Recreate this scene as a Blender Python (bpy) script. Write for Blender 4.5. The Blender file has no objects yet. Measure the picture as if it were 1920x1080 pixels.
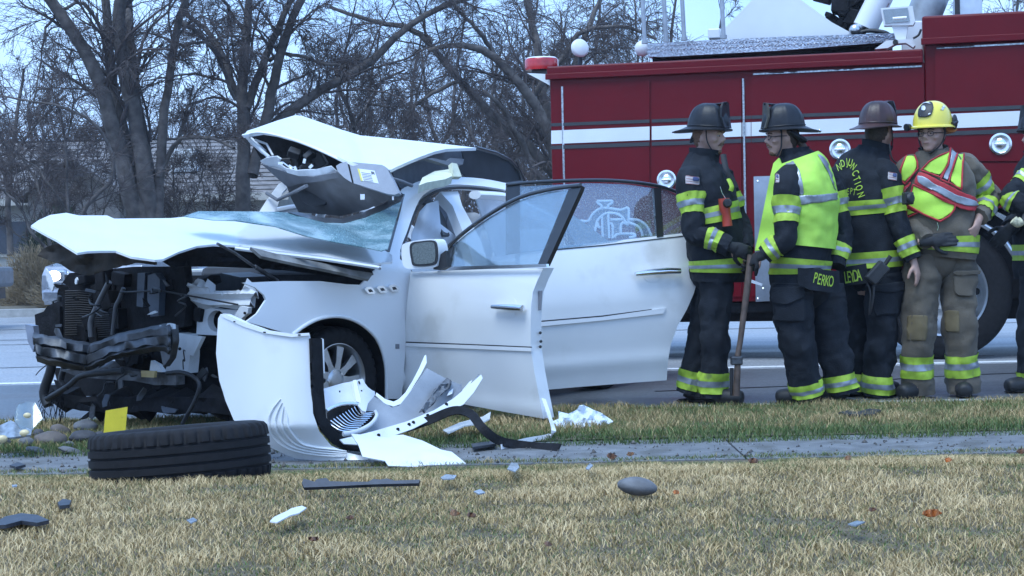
import bpy, bmesh, math, random
import numpy as np
from mathutils import Vector, Matrix, noise
from mathutils.geometry import delaunay_2d_cdt
from mathutils.bvhtree import BVHTree
random.seed(7); np.random.seed(7)
PI = math.pi
SC = bpy.context.scene
COL = SC.collection
# ---------------------------------------------------------------- camera, sky, sun, exposure
FPX = 3200.0                      # focal length in pixels of a 1920-wide picture
CAMZ, ROLL, PITCH = 1.08, 0.022, math.atan(85 / 3200.0)
cd = bpy.data.cameras.new('camera'); cam = bpy.data.objects.new('camera', cd); COL.objects.link(cam)
cd.sensor_width = 36; cd.lens = FPX / 1920 * 36; cd.clip_start = .05; cd.clip_end = 2000
RM = Matrix.Rotation(PI / 2 - PITCH, 3, 'X') @ Matrix.Rotation(-ROLL, 3, 'Z')
cam.matrix_world = Matrix.Translation((0, 0, CAMZ)) @ RM.to_4x4()
SC.camera = cam
SC.render.resolution_x, SC.render.resolution_y = 1024, 576
w = bpy.data.worlds.new('World'); SC.world = w; w.use_nodes = True
nt = w.node_tree; nt.nodes.clear()
sky = nt.nodes.new('ShaderNodeTexSky'); sky.sky_type = 'NISHITA'; sky.sun_disc = False
SUN_EL, SUN_AZ = math.radians(66), math.radians(215)
sky.sun_elevation = SUN_EL; sky.sun_rotation = SUN_AZ; sky.air_density = 1.4; sky.dust_density = 2.0
bg1 = nt.nodes.new('ShaderNodeBackground'); bg1.inputs[1].default_value = .05
bg2 = nt.nodes.new('ShaderNodeBackground'); bg2.inputs[1].default_value = .54     # the closed cloud cover
tcw = nt.nodes.new('ShaderNodeTexCoord'); nz = nt.nodes.new('ShaderNodeTexNoise'); nz.inputs['Scale'].default_value = 3.5; nz.inputs['Detail'].default_value = 4
crw = nt.nodes.new('ShaderNodeValToRGB')
crw.color_ramp.elements[0].position = .3; crw.color_ramp.elements[0].color = (.19, .53, 1.32, 1)
crw.color_ramp.elements[1].position = .7; crw.color_ramp.elements[1].color = (.56, .97, 1.74, 1)
addw = nt.nodes.new('ShaderNodeAddShader'); ow = nt.nodes.new('ShaderNodeOutputWorld')
nt.links.new(sky.outputs[0], bg1.inputs[0]); nt.links.new(tcw.outputs['Generated'], nz.inputs['Vector'])
nt.links.new(nz.outputs['Fac'], crw.inputs[0]); nt.links.new(crw.outputs[0], bg2.inputs[0])
nt.links.new(bg1.outputs[0], addw.inputs[0]); nt.links.new(bg2.outputs[0], addw.inputs[1]); nt.links.new(addw.outputs[0], ow.inputs[0])
sd = bpy.data.lights.new('sun', 'SUN'); sd.energy = 1.5; sd.angle = math.radians(35); sd.color = (.78, .93, 1.0)
sun = bpy.data.objects.new('sun', sd); COL.objects.link(sun)
sun.rotation_euler = (PI / 2 - SUN_EL, 0, PI - SUN_AZ + 0)
sun.location = (0, 0, 12)
SC.view_settings.view_transform = 'Standard'; SC.view_settings.look = 'None'; SC.view_settings.gamma = 1
SC.view_settings.exposure = .80; SC.view_settings.use_curve_mapping = False
SC.cycles.max_bounces = 8; SC.cycles.transparent_max_bounces = 24; SC.cycles.use_denoising = True
# ---------------------------------------------------------------- picture rays -> places in the world
CAMP = Vector((0, 0, CAMZ))
def ray(px, py): return RM @ Vector(((px - 960) / FPX, (540 - py) / FPX, -1))
def at(px, py, Y):
    d = ray(px, py); return CAMP + d * (Y / d.y)
def plane(P, N):
    def f(px, py):
        d = ray(px, py); return CAMP + d * ((P - CAMP).dot(N) / d.dot(N))
    return f
def P3(a, b, c):
    A, B, C_ = (at(*q) if not isinstance(q, Vector) else q for q in (a, b, c))
    return plane(A, (B - A).cross(C_ - A).normalized())
def level(z): return plane(Vector((0, 0, z)), Vector((0, 0, 1)))
def bulge(s, fn):
    def f(px, py):
        p = s(px, py); return at(px, py, p.y + fn(px, py))
    return f
def fbm(p, o=3): return noise.fractal(p, 1.0, 2.0, o)
# ---------------------------------------------------------------- curves and meshes
def cr(pts, n=8, closed=False):
    P = [Vector(p) for p in pts]; out = []; N = len(P)
    for i in range(N if closed else N - 1):
        if closed: a, b, c, d = P[i - 1], P[i], P[(i + 1) % N], P[(i + 2) % N]
        else: a, b, c, d = P[max(i - 1, 0)], P[i], P[i + 1], P[min(i + 2, N - 1)]
        for k in range(n):
            t = k / n
            out.append(.5 * ((2 * b) + (c - a) * t + (2 * a - 5 * b + 4 * c - d) * t * t + (3 * b - a - 3 * c + d) * t ** 3))
    if not closed: out.append(P[-1])
    return out
def inpoly(x, y, P):
    c = False; j = len(P) - 1
    for i in range(len(P)):
        if (P[i][1] > y) != (P[j][1] > y) and x < (P[j][0] - P[i][0]) * (y - P[i][1]) / (P[j][1] - P[i][1]) + P[i][0]: c = not c
        j = i
    return c
def fastmesh(name, V, Fq, attrs=None):
    """V (n,3) array, Fq (m,k) int array of same-size faces"""
    me = bpy.data.meshes.new(name); V = np.asarray(V, dtype=np.float32); Fq = np.asarray(Fq, dtype=np.int32); k = Fq.shape[1]
    me.vertices.add(len(V)); me.vertices.foreach_set('co', V.ravel())
    me.loops.add(Fq.size); me.loops.foreach_set('vertex_index', Fq.ravel())
    me.polygons.add(len(Fq)); me.polygons.foreach_set('loop_start', np.arange(0, Fq.size, k, dtype=np.int32))
    me.polygons.foreach_set('loop_total', np.full(len(Fq), k, dtype=np.int32))
    me.update(calc_edges=True)
    for n, a in (attrs or {}).items():
        at_ = me.attributes.new(n, 'FLOAT', 'POINT'); at_.data.foreach_set('value', np.asarray(a, dtype=np.float32))
    return me
def link(name, me, m, parent=None, smooth=False):
    o = bpy.data.objects.new(name, me); COL.objects.link(o)
    if m is not None: me.materials.append(m)
    if smooth: me.polygons.foreach_set('use_smooth', [True] * len(me.polygons))
    if parent is not None:
        o.parent = parent
        if parent.type == 'EMPTY': o.matrix_parent_inverse = Matrix.Translation(parent.location).inverted()
    return o
def thing(name, label, cat, loc, group=None):
    o = bpy.data.objects.new(name, None); COL.objects.link(o); o.location = loc; o.empty_display_size = .1
    return tag(o, label, cat, group)
def tag(o, label, cat, group=None, kind=None):
    o['label'] = label; o['category'] = cat
    if group: o['group'] = group
    if kind: o['kind'] = kind
    return o
def struct(o): o['kind'] = 'structure'; return o
def each(name, runs, r, m, parent, seg=8, flat=1.0):
    for k, q in enumerate(runs): MB().tube(q, r[k] if hasattr(r, '__len__') else r, seg, flat).build(name, m, parent, True)
class MB:
    def __init__(s): s.v = []; s.f = []
    def add(s, V, Fs):
        n = len(s.v); s.v += [Vector(v) for v in V]; s.f += [[i + n for i in f] for f in Fs]; return s
    def box(s, c, size, rot=None, taper=1.0):
        c = Vector(c); hx, hy, hz = (q / 2 for q in size); V = []
        for z in (-1, 1):
            k = 1 if z < 0 else taper
            for x, y in ((-1, -1), (1, -1), (1, 1), (-1, 1)):
                p = Vector((x * hx * k, y * hy * k, z * hz)); V.append(c + (rot @ p if rot else p))
        return s.add(V, [(3, 2, 1, 0), (4, 5, 6, 7), (0, 1, 5, 4), (1, 2, 6, 5), (2, 3, 7, 6), (3, 0, 4, 7)])
    def tube(s, pts, rad, seg=8, flat=1.0, up=None, cap=True):
        pts = [Vector(p) for p in pts]; n = len(pts)
        if not hasattr(rad, '__len__'): rad = [rad] * n
        V = []; ref = Vector(up) if up is not None else None; prev = None
        for i, p in enumerate(pts):
            t = (pts[min(i + 1, n - 1)] - pts[max(i - 1, 0)]).normalized()
            if ref is not None: a = t.cross(ref)
            elif prev is None: a = t.cross(Vector((0, 0, 1)) if abs(t.z) < .9 else Vector((1, 0, 0)))
            else: a = prev - t * prev.dot(t)
            a.normalize(); prev = a; b = t.cross(a)
            for k in range(seg):
                th = 2 * PI * k / seg; V.append(p + a * (math.cos(th) * rad[i]) + b * (math.sin(th) * rad[i] * flat))
        Fs = [(i * seg + k, i * seg + (k + 1) % seg, (i + 1) * seg + (k + 1) % seg, (i + 1) * seg + k) for i in range(n - 1) for k in range(seg)]
        if cap: Fs += [tuple(range(seg))[::-1], tuple(range((n - 1) * seg, n * seg))]
        return s.add(V, Fs)
    def revolve(s, prof, c, axis, seg=32, fn=None):
        """prof: list of (r, h); axis unit vector"""
        ax = Vector(axis).normalized(); a = ax.cross(Vector((0, 0, 1)) if abs(ax.z) < .9 else Vector((1, 0, 0))).normalized(); b = ax.cross(a); c = Vector(c); V = []; n = len(prof)
        for k in range(seg):
            th = 2 * PI * k / seg; d = a * math.cos(th) + b * math.sin(th)
            for i, (r, h) in enumerate(prof):
                if fn: r, h = fn(r, h, i, k)
                V.append(c + d * r + ax * h)
        return s.add(V, [(k * n + i, k * n + i + 1, ((k + 1) % seg) * n + i + 1, ((k + 1) % seg) * n + i) for k in range(seg) for i in range(n - 1)])
    def ball(s, c, r, rot=None, u=14, v=9, fn=None):
        c = Vector(c); r = Vector(r) if hasattr(r, '__len__') else Vector((r, r, r)); V = []
        for i in range(v + 1):
            ph = PI * i / v
            for k in range(u):
                th = 2 * PI * k / u; p = Vector((math.sin(ph) * math.cos(th), math.sin(ph) * math.sin(th), math.cos(ph)))
                q = Vector((p.x * r.x, p.y * r.y, p.z * r.z))
                if fn: q = q * fn(p)
                V.append(c + (rot @ q if rot else q))
        return s.add(V, [(i * u + k, (i + 1) * u + k, (i + 1) * u + (k + 1) % u, i * u + (k + 1) % u) for i in range(v) for k in range(u)])
    def prism(s, poly, surf, depth):
        """solid from a flat outline (points) pushed along vector depth"""
        P = [surf(*p) if surf else Vector(p) for p in poly]; n = len(P); d = Vector(depth)
        return s.add(P + [p + d for p in P], [tuple(range(n)), tuple(range(n, 2 * n))[::-1]] + [(i, i + n, (i + 1) % n + n, (i + 1) % n) for i in range(n)])
    def mesh(s, name):
        me = bpy.data.meshes.new(name); me.from_pydata([tuple(v) for v in s.v], [], s.f); me.update()
        bm = bmesh.new(); bm.from_mesh(me); bmesh.ops.recalc_face_normals(bm, faces=bm.faces); bm.to_mesh(me); bm.free()
        return me
    def build(s, name, m, parent=None, smooth=False, bev=0):
        o = link(name, s.mesh(name), m, parent, smooth)
        if bev:
            b = o.modifiers.new('bevel', 'BEVEL'); b.width = bev; b.segments = 2; b.limit_method = 'ANGLE'; b.angle_limit = .6
        if smooth:
            try: o.data.set_sharp_from_angle(angle=math.radians(50))
            except Exception: pass
        return o
def refine(poly, step):
    out = []
    for i in range(len(poly)):
        a, b = Vector(poly[i][:2]), Vector(poly[(i + 1) % len(poly)][:2]); n = max(1, int((b - a).length / step))
        out += [a.lerp(b, k / n) for k in range(n)]
    return out
def fill2(poly, step, holes=()):
    V = [Vector(p) for p in poly]; E = [(i, (i + 1) % len(V)) for i in range(len(V))]
    for h in holes:
        n = len(V); V += [Vector(p) for p in h]; E += [(n + i, n + (i + 1) % len(h)) for i in range(len(h))]
    xs = [p.x for p in V]; ys = [p.y for p in V]; rnd = random.Random(3)
    y = min(ys) + step * .5; row = 0
    while y < max(ys):
        x = min(xs) + step * (.5 if row % 2 else 0)
        while x < max(xs):
            q = (x + rnd.uniform(-.12, .12) * step, y + rnd.uniform(-.12, .12) * step)
            if inpoly(q[0], q[1], poly) and not any(inpoly(q[0], q[1], h) for h in holes): V.append(Vector(q))
            x += step
        y += step * .87; row += 1
    r = delaunay_2d_cdt(V, E, [], 0, 1e-3)
    vs = r[0]; fs = []
    for f in r[2]:
        c = sum((vs[i] for i in f), Vector((0, 0))) / len(f)
        if inpoly(c.x, c.y, poly) and not any(inpoly(c.x, c.y, h) for h in holes): fs.append(list(f))
    return vs, fs
def shell(P, fs, thick, toward=None):
    """thicken a triangle sheet away from the camera; returns V, F"""
    ok = []
    for f in fs:
        a, b, c = (P[i] for i in f[:3]); nrm = (b - a).cross(c - a)
        ok.append(f if nrm.dot(CAMP - a) > 0 else f[::-1])
    fs = ok; N = [Vector((0, 0, 0)) for _ in P]
    for f in fs:
        a, b, c = (P[i] for i in f[:3]); nn = (b - a).cross(c - a)
        for i in f: N[i] += nn
    n = len(P); B = []
    for p, q in zip(P, N):
        q = toward if toward is not None else (q.normalized() if q.length > 0 else Vector((0, -1, 0)))
        B.append(p - q * thick)
    cnt = {}
    for f in fs:
        for i in range(len(f)):
            a, b = f[i], f[(i + 1) % len(f)]; cnt[(a, b)] = 1
    side = [(b, a, a + n, b + n) for (a, b) in cnt if (b, a) not in cnt]
    return P + B, fs + [[i + n for i in f[::-1]] for f in fs] + side
def trace(name, poly, surf, m, parent=None, step=10, holes=(), thick=.004, curve=False, smooth=True, toward=None):
    pl = [(p.x, p.y) for p in cr(poly, 4, True)] if curve else poly
    pl = refine(pl, step); hs = [refine([(p.x, p.y) for p in cr(h, 4, True)], step) for h in holes]
    vs, fs = fill2(pl, step, hs)
    V, Fs = shell([surf(v.x, v.y) for v in vs], fs, thick, toward)
    me = bpy.data.meshes.new(name); me.from_pydata([tuple(v) for v in V], [], Fs); me.update()
    o = link(name, me, m, parent, smooth)
    if smooth: me.set_sharp_from_angle(angle=math.radians(42))
    return o
def strip(name, pts, width, m, parent=None, thick=.006, up=None, n=6):
    """a flat band along world points, width in metres; up = face normal"""
    P = cr(pts, n); mb = MB(); V = []; wd = width
    for i, p in enumerate(P):
        t = (P[min(i + 1, len(P) - 1)] - P[max(i - 1, 0)]).normalized(); nn = Vector(up) if up is not None else Vector((0, -1, 0))
        a = t.cross(nn).normalized() * (wd / 2); b = a.cross(t).normalized() * (thick / 2)
        V += [p + a + b, p - a + b, p - a - b, p + a - b]
    Fs = [(i * 4 + k, i * 4 + (k + 1) % 4, i * 4 + 4 + (k + 1) % 4, i * 4 + 4 + k) for i in range(len(P) - 1) for k in range(4)]
    Fs += [(3, 2, 1, 0), tuple(len(V) - 4 + k for k in range(4))]
    return mb.add(V, Fs).build(name, m, parent, True)
def bvh_of(objs):
    V = []; Fs = []
    for o in objs:
        n = len(V); V += [v.co.copy() for v in o.data.vertices]; Fs += [[i + n for i in p.vertices] for p in o.data.polygons]
    return BVHTree.FromPolygons(V, Fs)
def drape(name, poly, tree, m, parent=None, off=.004, step=4, curve=False, thick=.002, holes=()):
    """a patch sewn or stuck on a surface: outline laid on the surface the camera sees there"""
    pl = [(p.x, p.y) for p in cr(poly, 4, True)] if curve else poly
    vs, fs = fill2(refine(pl, step), step, holes)
    P = []; ok = []
    for v in vs:
        d = ray(v.x, v.y).normalized(); h = tree.ray_cast(CAMP, d)
        if h[0] is None: P.append(CAMP); ok.append(False)
        else:
            nn = h[1] if h[1].dot(d) < 0 else -h[1]; P.append(h[0] + nn * off); ok.append(True)
    fs = [f for f in fs if all(ok[i] for i in f) and max((P[f[0]] - P[f[1]]).length, (P[f[1]] - P[f[2]]).length, (P[f[2]] - P[f[0]]).length) < .16]
    if not fs: return None
    nb = {}
    for f in fs:
        for a, b in ((f[0], f[1]), (f[1], f[2]), (f[2], f[0])): nb.setdefault(a, set()).add(b); nb.setdefault(b, set()).add(a)
    for _ in range(3 if off > .008 else 1): P = [(p * .4 + sum((P[j] for j in nb[i]), Vector()) * (.6 / len(nb[i]))) if i in nb else p for i, p in enumerate(P)]
    used = sorted({i for f in fs for i in f}); mp = {u: k for k, u in enumerate(used)}
    V, Fs = shell([P[i] for i in used], [[mp[i] for i in f] for f in fs], thick)
    me = bpy.data.meshes.new(name); me.from_pydata([tuple(v) for v in V], [], Fs); me.update()
    return link(name, me, m, parent, True)
FONT = {}
def glyph(ch):
    """outline mesh of one character, centred, height about 1"""
    if ch not in FONT:
        cu = bpy.data.curves.new('g', 'FONT'); cu.body = ch; cu.align_x = 'CENTER'; cu.size = 1.0 / .7; cu.offset = .012
        o = bpy.data.objects.new('g', cu); COL.objects.link(o); dg = bpy.context.evaluated_depsgraph_get()
        me = o.evaluated_get(dg).to_mesh(); FONT[ch] = ([v.co.copy() for v in me.vertices], [list(p.vertices) for p in me.polygons])
        bpy.data.objects.remove(o)
    return FONT[ch]
def lettering(name, chars, tree, m, parent, off=.006):
    """chars: (character, px, py, height px, width factor, rotation) laid on a surface"""
    mb = MB()
    for ch, px, py, h, wf, rot in chars:
        V, Fs = glyph(ch); c, s_ = math.cos(rot), math.sin(rot); P = []
        for v in V:
            x, y = v.x * h * wf, (v.y - .5) * h; q = (px + x * c + y * s_, py + x * s_ - y * c)
            d = ray(*q).normalized(); hit = tree.ray_cast(CAMP, d)
            if hit[0] is None: P = None; break
            P.append(hit[0] - d * off)
        if P: mb.add(P, Fs)
    if mb.v: return mb.build(name, m, parent)
# ---------------------------------------------------------------- materials
MATS = {}
def mat(name, col, rough=.6, metal=0, var=.15, scale=12, bump=0, bscale=60, coat=0, col2=None, c2s=3, c2f=.5, spec=.5, sheen=0):
    if name in MATS: return MATS[name]
    m = bpy.data.materials.new(name); MATS[name] = m; m.use_nodes = True; n = m.node_tree; b = n.nodes['Principled BSDF']
    tc = n.nodes.new('ShaderNodeTexCoord'); nz = n.nodes.new('ShaderNodeTexNoise'); nz.inputs['Scale'].default_value = scale; nz.inputs['Detail'].default_value = 5
    n.links.new(tc.outputs['Object'], nz.inputs['Vector'])
    r = n.nodes.new('ShaderNodeValToRGB'); r.color_ramp.elements[0].position = .3; r.color_ramp.elements[1].position = .7
    r.color_ramp.elements[0].color = (*[c * (1 - var) for c in col], 1); r.color_ramp.elements[1].color = (*[min(1, c * (1 + var)) for c in col], 1)
    n.links.new(nz.outputs['Fac'], r.inputs[0]); out = r.outputs[0]
    if col2:
        n2 = n.nodes.new('ShaderNodeTexNoise'); n2.inputs['Scale'].default_value = c2s; n2.inputs['Detail'].default_value = 6; n.links.new(tc.outputs['Object'], n2.inputs['Vector'])
        r2 = n.nodes.new('ShaderNodeValToRGB'); r2.color_ramp.elements[0].position = c2f; r2.color_ramp.elements[1].position = c2f + .12; n.links.new(n2.outputs['Fac'], r2.inputs[0])
        mx = n.nodes.new('ShaderNodeMixRGB'); n.links.new(r2.outputs[0], mx.inputs[0]); n.links.new(out, mx.inputs[1]); mx.inputs[2].default_value = (*col2, 1); out = mx.outputs[0]
    n.links.new(out, b.inputs['Base Color'])
    b.inputs['Roughness'].default_value = rough; b.inputs['Metallic'].default_value = metal; b.inputs['Coat Weight'].default_value = coat; b.inputs['Coat Roughness'].default_value = .08
    b.inputs['Specular IOR Level'].default_value = spec
    if sheen: b.inputs['Sheen Weight'].default_value = sheen
    if bump:
        n3 = n.nodes.new('ShaderNodeTexNoise'); n3.inputs['Scale'].default_value = bscale; n3.inputs['Detail'].default_value = 4; n.links.new(tc.outputs['Object'], n3.inputs['Vector'])
        bp = n.nodes.new('ShaderNodeBump'); bp.inputs['Strength'].default_value = bump; bp.inputs['Distance'].default_value = .01
        n.links.new(n3.outputs['Fac'], bp.inputs['Height']); n.links.new(bp.outputs[0], b.inputs['Normal'])
    return m
def glass(name, tint=(.75, .85, .88), refl=.12, drops=0.0, milk=0.0):
    m = bpy.data.materials.new(name); m.use_nodes = True; n = m.node_tree; n.nodes.clear(); o = n.nodes.new('ShaderNodeOutputMaterial')
    t = n.nodes.new('ShaderNodeBsdfTransparent'); t.inputs[0].default_value = (*tint, 1); g = n.nodes.new('ShaderNodeBsdfGlossy'); g.inputs['Roughness'].default_value = .06
    lw = n.nodes.new('ShaderNodeLayerWeight'); lw.inputs[0].default_value = .35; ad = n.nodes.new('ShaderNodeMath'); ad.operation = 'MULTIPLY_ADD'; ad.inputs[1].default_value = .6; ad.inputs[2].default_value = refl
    n.links.new(lw.outputs['Fresnel'], ad.inputs[0]); mx = n.nodes.new('ShaderNodeMixShader'); n.links.new(ad.outputs[0], mx.inputs[0]); n.links.new(t.outputs[0], mx.inputs[1]); n.links.new(g.outputs[0], mx.inputs[2])
    last = mx.outputs[0]
    if drops or milk:
        tc = n.nodes.new('ShaderNodeTexCoord'); vo = n.nodes.new('ShaderNodeTexNoise'); vo.inputs['Scale'].default_value = 170; vo.inputs['Detail'].default_value = 1; n.links.new(tc.outputs['Object'], vo.inputs['Vector'])
        r = n.nodes.new('ShaderNodeValToRGB'); r.color_ramp.elements[0].position = .56; r.color_ramp.elements[1].position = .66; n.links.new(vo.outputs['Fac'], r.inputs[0])
        m2 = n.nodes.new('ShaderNodeMath'); m2.operation = 'MULTIPLY_ADD'; m2.inputs[1].default_value = drops; m2.inputs[2].default_value = milk; n.links.new(r.outputs[0], m2.inputs[0])
        df = n.nodes.new('ShaderNodeBsdfDiffuse'); df.inputs[0].default_value = (.62, .72, .78, 1); mx2 = n.nodes.new('ShaderNodeMixShader')
        n.links.new(m2.outputs[0], mx2.inputs[0]); n.links.new(last, mx2.inputs[1]); n.links.new(df.outputs[0], mx2.inputs[2]); last = mx2.outputs[0]
    n.links.new(last, o.inputs[0]); MATS[name] = m; return m
def emit(name, col, s):
    m = bpy.data.materials.new(name); m.use_nodes = True; b = m.node_tree.nodes['Principled BSDF']; b.inputs['Base Color'].default_value = (*col, 1)
    b.inputs['Emission Color'].default_value = (*col, 1); b.inputs['Emission Strength'].default_value = s; return m
# ================================================================ SETTING
def gz(x, y):                                     # height of the ground
    k = .012 * math.sin(x * 1.3 + y * .7) + .008 * math.sin(x * 3.1 - y * 2.2)
    if y > 10.95: return 0.0
    if y > 8.55: return .08 - .078 * (y - 8.55) / 2.4 + k * .4
    if y > 7.75: return .07
    return .05 + .113 * min(1.35, 7.75 - y) * (1 if y > 7.6 else 1) + k * min(1, max(0, (7.75 - y) * 3)) * .6
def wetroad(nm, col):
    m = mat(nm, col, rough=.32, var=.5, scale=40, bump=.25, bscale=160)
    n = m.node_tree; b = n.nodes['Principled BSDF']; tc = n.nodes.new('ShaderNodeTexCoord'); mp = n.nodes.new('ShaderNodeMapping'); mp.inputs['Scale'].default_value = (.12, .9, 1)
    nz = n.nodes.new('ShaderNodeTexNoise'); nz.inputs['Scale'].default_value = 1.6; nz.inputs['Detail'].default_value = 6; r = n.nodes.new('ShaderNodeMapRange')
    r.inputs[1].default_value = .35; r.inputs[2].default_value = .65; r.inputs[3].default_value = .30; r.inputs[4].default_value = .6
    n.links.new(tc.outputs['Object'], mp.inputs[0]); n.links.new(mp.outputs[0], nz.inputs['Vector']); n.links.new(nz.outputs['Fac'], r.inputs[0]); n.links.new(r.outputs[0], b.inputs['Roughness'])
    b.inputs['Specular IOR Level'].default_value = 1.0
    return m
def gridmesh(name, xs, ys, zf, m):
    V = [(x, y, zf(x, y)) for y in ys for x in xs]; n = len(xs)
    return link(name, fastmesh(name, V, [(j * n + i, j * n + i + 1, (j + 1) * n + i + 1, (j + 1) * n + i) for j in range(len(ys) - 1) for i in range(n - 1)]), m, None, True)
lin = lambda a, b, n: [a + (b - a) * i / (n - 1) for i in range(n)]
struct(gridmesh('terrain', lin(-170, 170, 9), lin(-40, 230, 9), lambda x, y: -.12, mat('far_ground', (.16, .14, .10), .95, var=.3, scale=.6)))
struct(gridmesh('road', lin(-160, 160, 5), [14.0, 20, 29], lambda x, y: 0.0, wetroad('asphalt_painted_sheen', (.27, .28, .295))))  # paler than the shoulder: the sky's sheen is painted into the base colour
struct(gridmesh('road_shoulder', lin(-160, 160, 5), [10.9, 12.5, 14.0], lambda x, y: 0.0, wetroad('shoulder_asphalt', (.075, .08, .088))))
struct(gridmesh('verge', lin(-160, 160, 41), lin(29.3, 90, 20), lambda x, y: .1 + .15 * fbm(Vector((x * .1, y * .1, 0))), mat('verge_earth', (.13, .115, .085), .95, var=.4, scale=2.5, bump=.6, bscale=9)))
kb = MB(); kb.box((0, 29.15, .05), (320, .3, .16)); struct(kb.build('far_kerb', mat('concrete', (.36, .36, .35), .8, var=.2, scale=9, bump=.3, bscale=50)))
kb = MB(); kb.box((0, 10.96, -.044), (60, .1, .10)); struct(kb.build('kerb', MATS['concrete']))
wl = mat('road_paint', (.72, .73, .74), .5, var=.12, scale=20, col2=(.1, .1, .11), c2s=30, c2f=.62)
kb = MB(); kb.box((0, 14.15, .004), (120, .11, .004)); struct(kb.build('edge_line', wl))
wf = mat('worn_paint', (.22, .23, .24), .5, var=.2, scale=8, col2=(.1, .1, .11), c2s=9, c2f=.5)
kb = MB(); kb.box((-20, 20.2, .004), (120, .11, .004)); struct(kb.build('lane_line', wf))
kb = MB()
for x0 in range(-60, 60, 9): kb.box((x0, 24.2, .004), (3, .11, .004))
struct(kb.build('dashed_line', wf))
for pts in ([(1, 12.1), (2.2, 12.35), (3.4, 12.9), (5.6, 13.2)], [(.8, 15.9), (2.6, 15.2), (4.2, 14.9)], [(-9, 16.4), (-5, 16.1), (-2, 16.6)], [(-8, 21.4), (-4, 21.2), (0, 21.5)]):
    o = strip('tar_seam', [(x, y, .0035) for x, y in pts], .03, mat('tar', (.012, .012, .014), .35), None, .002, (0, 0, 1)); struct(o)
soil = mat('lawn_soil', (.11, .085, .05), .95, var=.4, scale=14, bump=.7, bscale=40)
struct(gridmesh('lawn', lin(-16, 16, 130), lin(-3, 7.76, 60), gz, soil))
struct(gridmesh('verge_lawn', lin(-16, 16, 100), lin(8.56, 10.92, 14), gz, soil))
# pavement slabs
pv = struct(gridmesh('pavement', lin(-16, 16, 3), [7.6, 8.7], lambda x, y: .035, mat('joint_dirt', (.09, .08, .065), .95)))
sm = mat('pavement_concrete', (.15, .15, .15), .6, var=.3, scale=9, bump=.6, bscale=90, col2=(.10, .095, .085), c2s=4, c2f=.55); slab = None
for i in range(-7, 8):
    if slab is None:
        b_ = MB(); b_.box((0, 0, 0), (1.488, .82, .05)); slab = b_.mesh('slab'); slab.materials.append(sm)
    o = bpy.data.objects.new('slab', slab); COL.objects.link(o); o.location = (i * 1.5 + .3, 8.15, .05 + .002 * math.sin(i * 2.3)); o.rotation_euler = (0, .004 * math.sin(i * 5), 0); o.parent = pv
# ---------------------------------------------------------------- grass
def grassmat(name):
    m = bpy.data.materials.new(name); m.use_nodes = True; n = m.node_tree; b = n.nodes['Principled BSDF']; b.inputs['Roughness'].default_value = .7
    a = n.nodes.new('ShaderNodeAttribute'); a.attribute_name = 'tint'; r = n.nodes.new('ShaderNodeValToRGB'); e = r.color_ramp.elements
    e[0].position = 0; e[0].color = (.045, .085, .018, 1); e[1].position = 1; e[1].color = (.66, .50, .27, 1)
    for p, c in ((.25, (.10, .155, .035, 1)), (.45, (.185, .17, .065, 1)), (.7, (.47, .325, .145, 1))):
        q = e.new(p); q.color = c
    n.links.new(a.outputs['Fac'], r.inputs[0]); n.links.new(r.outputs[0], b.inputs['Base Color']); return m
GM = grassmat('grass_blades')
def nz2(x, y, s, seed): return np.array([noise.noise(Vector((a * s, b * s, seed))) for a, b in zip(x, y)])
def grass(name, label, n, x0, x1, y0, y1, hmin, hmax, wid, tintf, lean=.6):
    x = np.random.uniform(x0, x1, n); u = np.random.rand(n); y = y0 + (y1 - y0) * u
    keep = (np.abs(x) < .335 * y + .35) ; x, y = x[keep], y[keep]; n = len(x)
    # patchy colour on a coarse grid, looked up per blade
    gx, gy = np.meshgrid(np.linspace(x0, x1, 220), np.linspace(y0, y1, 120)); 
    def field(s, sd):
        f = nz2(gx.ravel(), gy.ravel(), s, sd).reshape(gx.shape)
        i = np.clip(((y - y0) / (y1 - y0) * 119).astype(int), 0, 119); j = np.clip(((x - x0) / (x1 - x0) * 219).astype(int), 0, 219); return f[i, j]
    f1, f2 = field(1.1, 3), field(4.5, 9)
    z = np.array([gz(a, b) for a, b in zip(x, y)]) - .004
    h = np.random.uniform(hmin, hmax, n) * (1 + .7 * f2 + .35 * f1); w_ = np.random.uniform(.6, 1.2, n) * wid
    th = np.random.uniform(0, 2 * PI, n); ln = np.random.uniform(.15, 1, n) * lean * h; la = np.random.uniform(0, 2 * PI, n)
    P = np.stack([x, y, z], 1); D = np.stack([np.cos(th), np.sin(th), 0 * th], 1) * w_[:, None] / 2; Ld = np.stack([np.cos(la), np.sin(la), 0 * la], 1) * ln[:, None]
    up = np.stack([0 * h, 0 * h, h], 1)
    V = np.stack([P - D, P + D, P + Ld * .35 + up * .6 - D * .7, P + Ld * .35 + up * .6 + D * .7, P + Ld + up * .93], 1).reshape(-1, 3)
    i = np.arange(n)[:, None] * 5; T = np.concatenate([i + [0, 1, 3], i + [0, 3, 2], i + [2, 3, 4]], 0)
    t = np.clip(tintf(x, y, f1, f2) + np.random.normal(0, .17, n), 0, 1)
    o = link(name, fastmesh(name, V, T, {'tint': np.repeat(t, 5)}), GM)
    return tag(o, label, 'grass', None, 'stuff')
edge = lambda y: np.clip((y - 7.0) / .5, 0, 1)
grass('lawn_grass', 'dry straw coloured mown grass of the near lawn', 300000, -3.1, 3.1, 3.9, 7.86, .012, .030, .0040, lambda x, y, a, b: .68 + .28 * a + .3 * b - .36 * edge(y) - .25 * np.exp(-((x + 1.35) / .8) ** 2 - ((y - 7.2) / .5) ** 2), 1.25)
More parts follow.
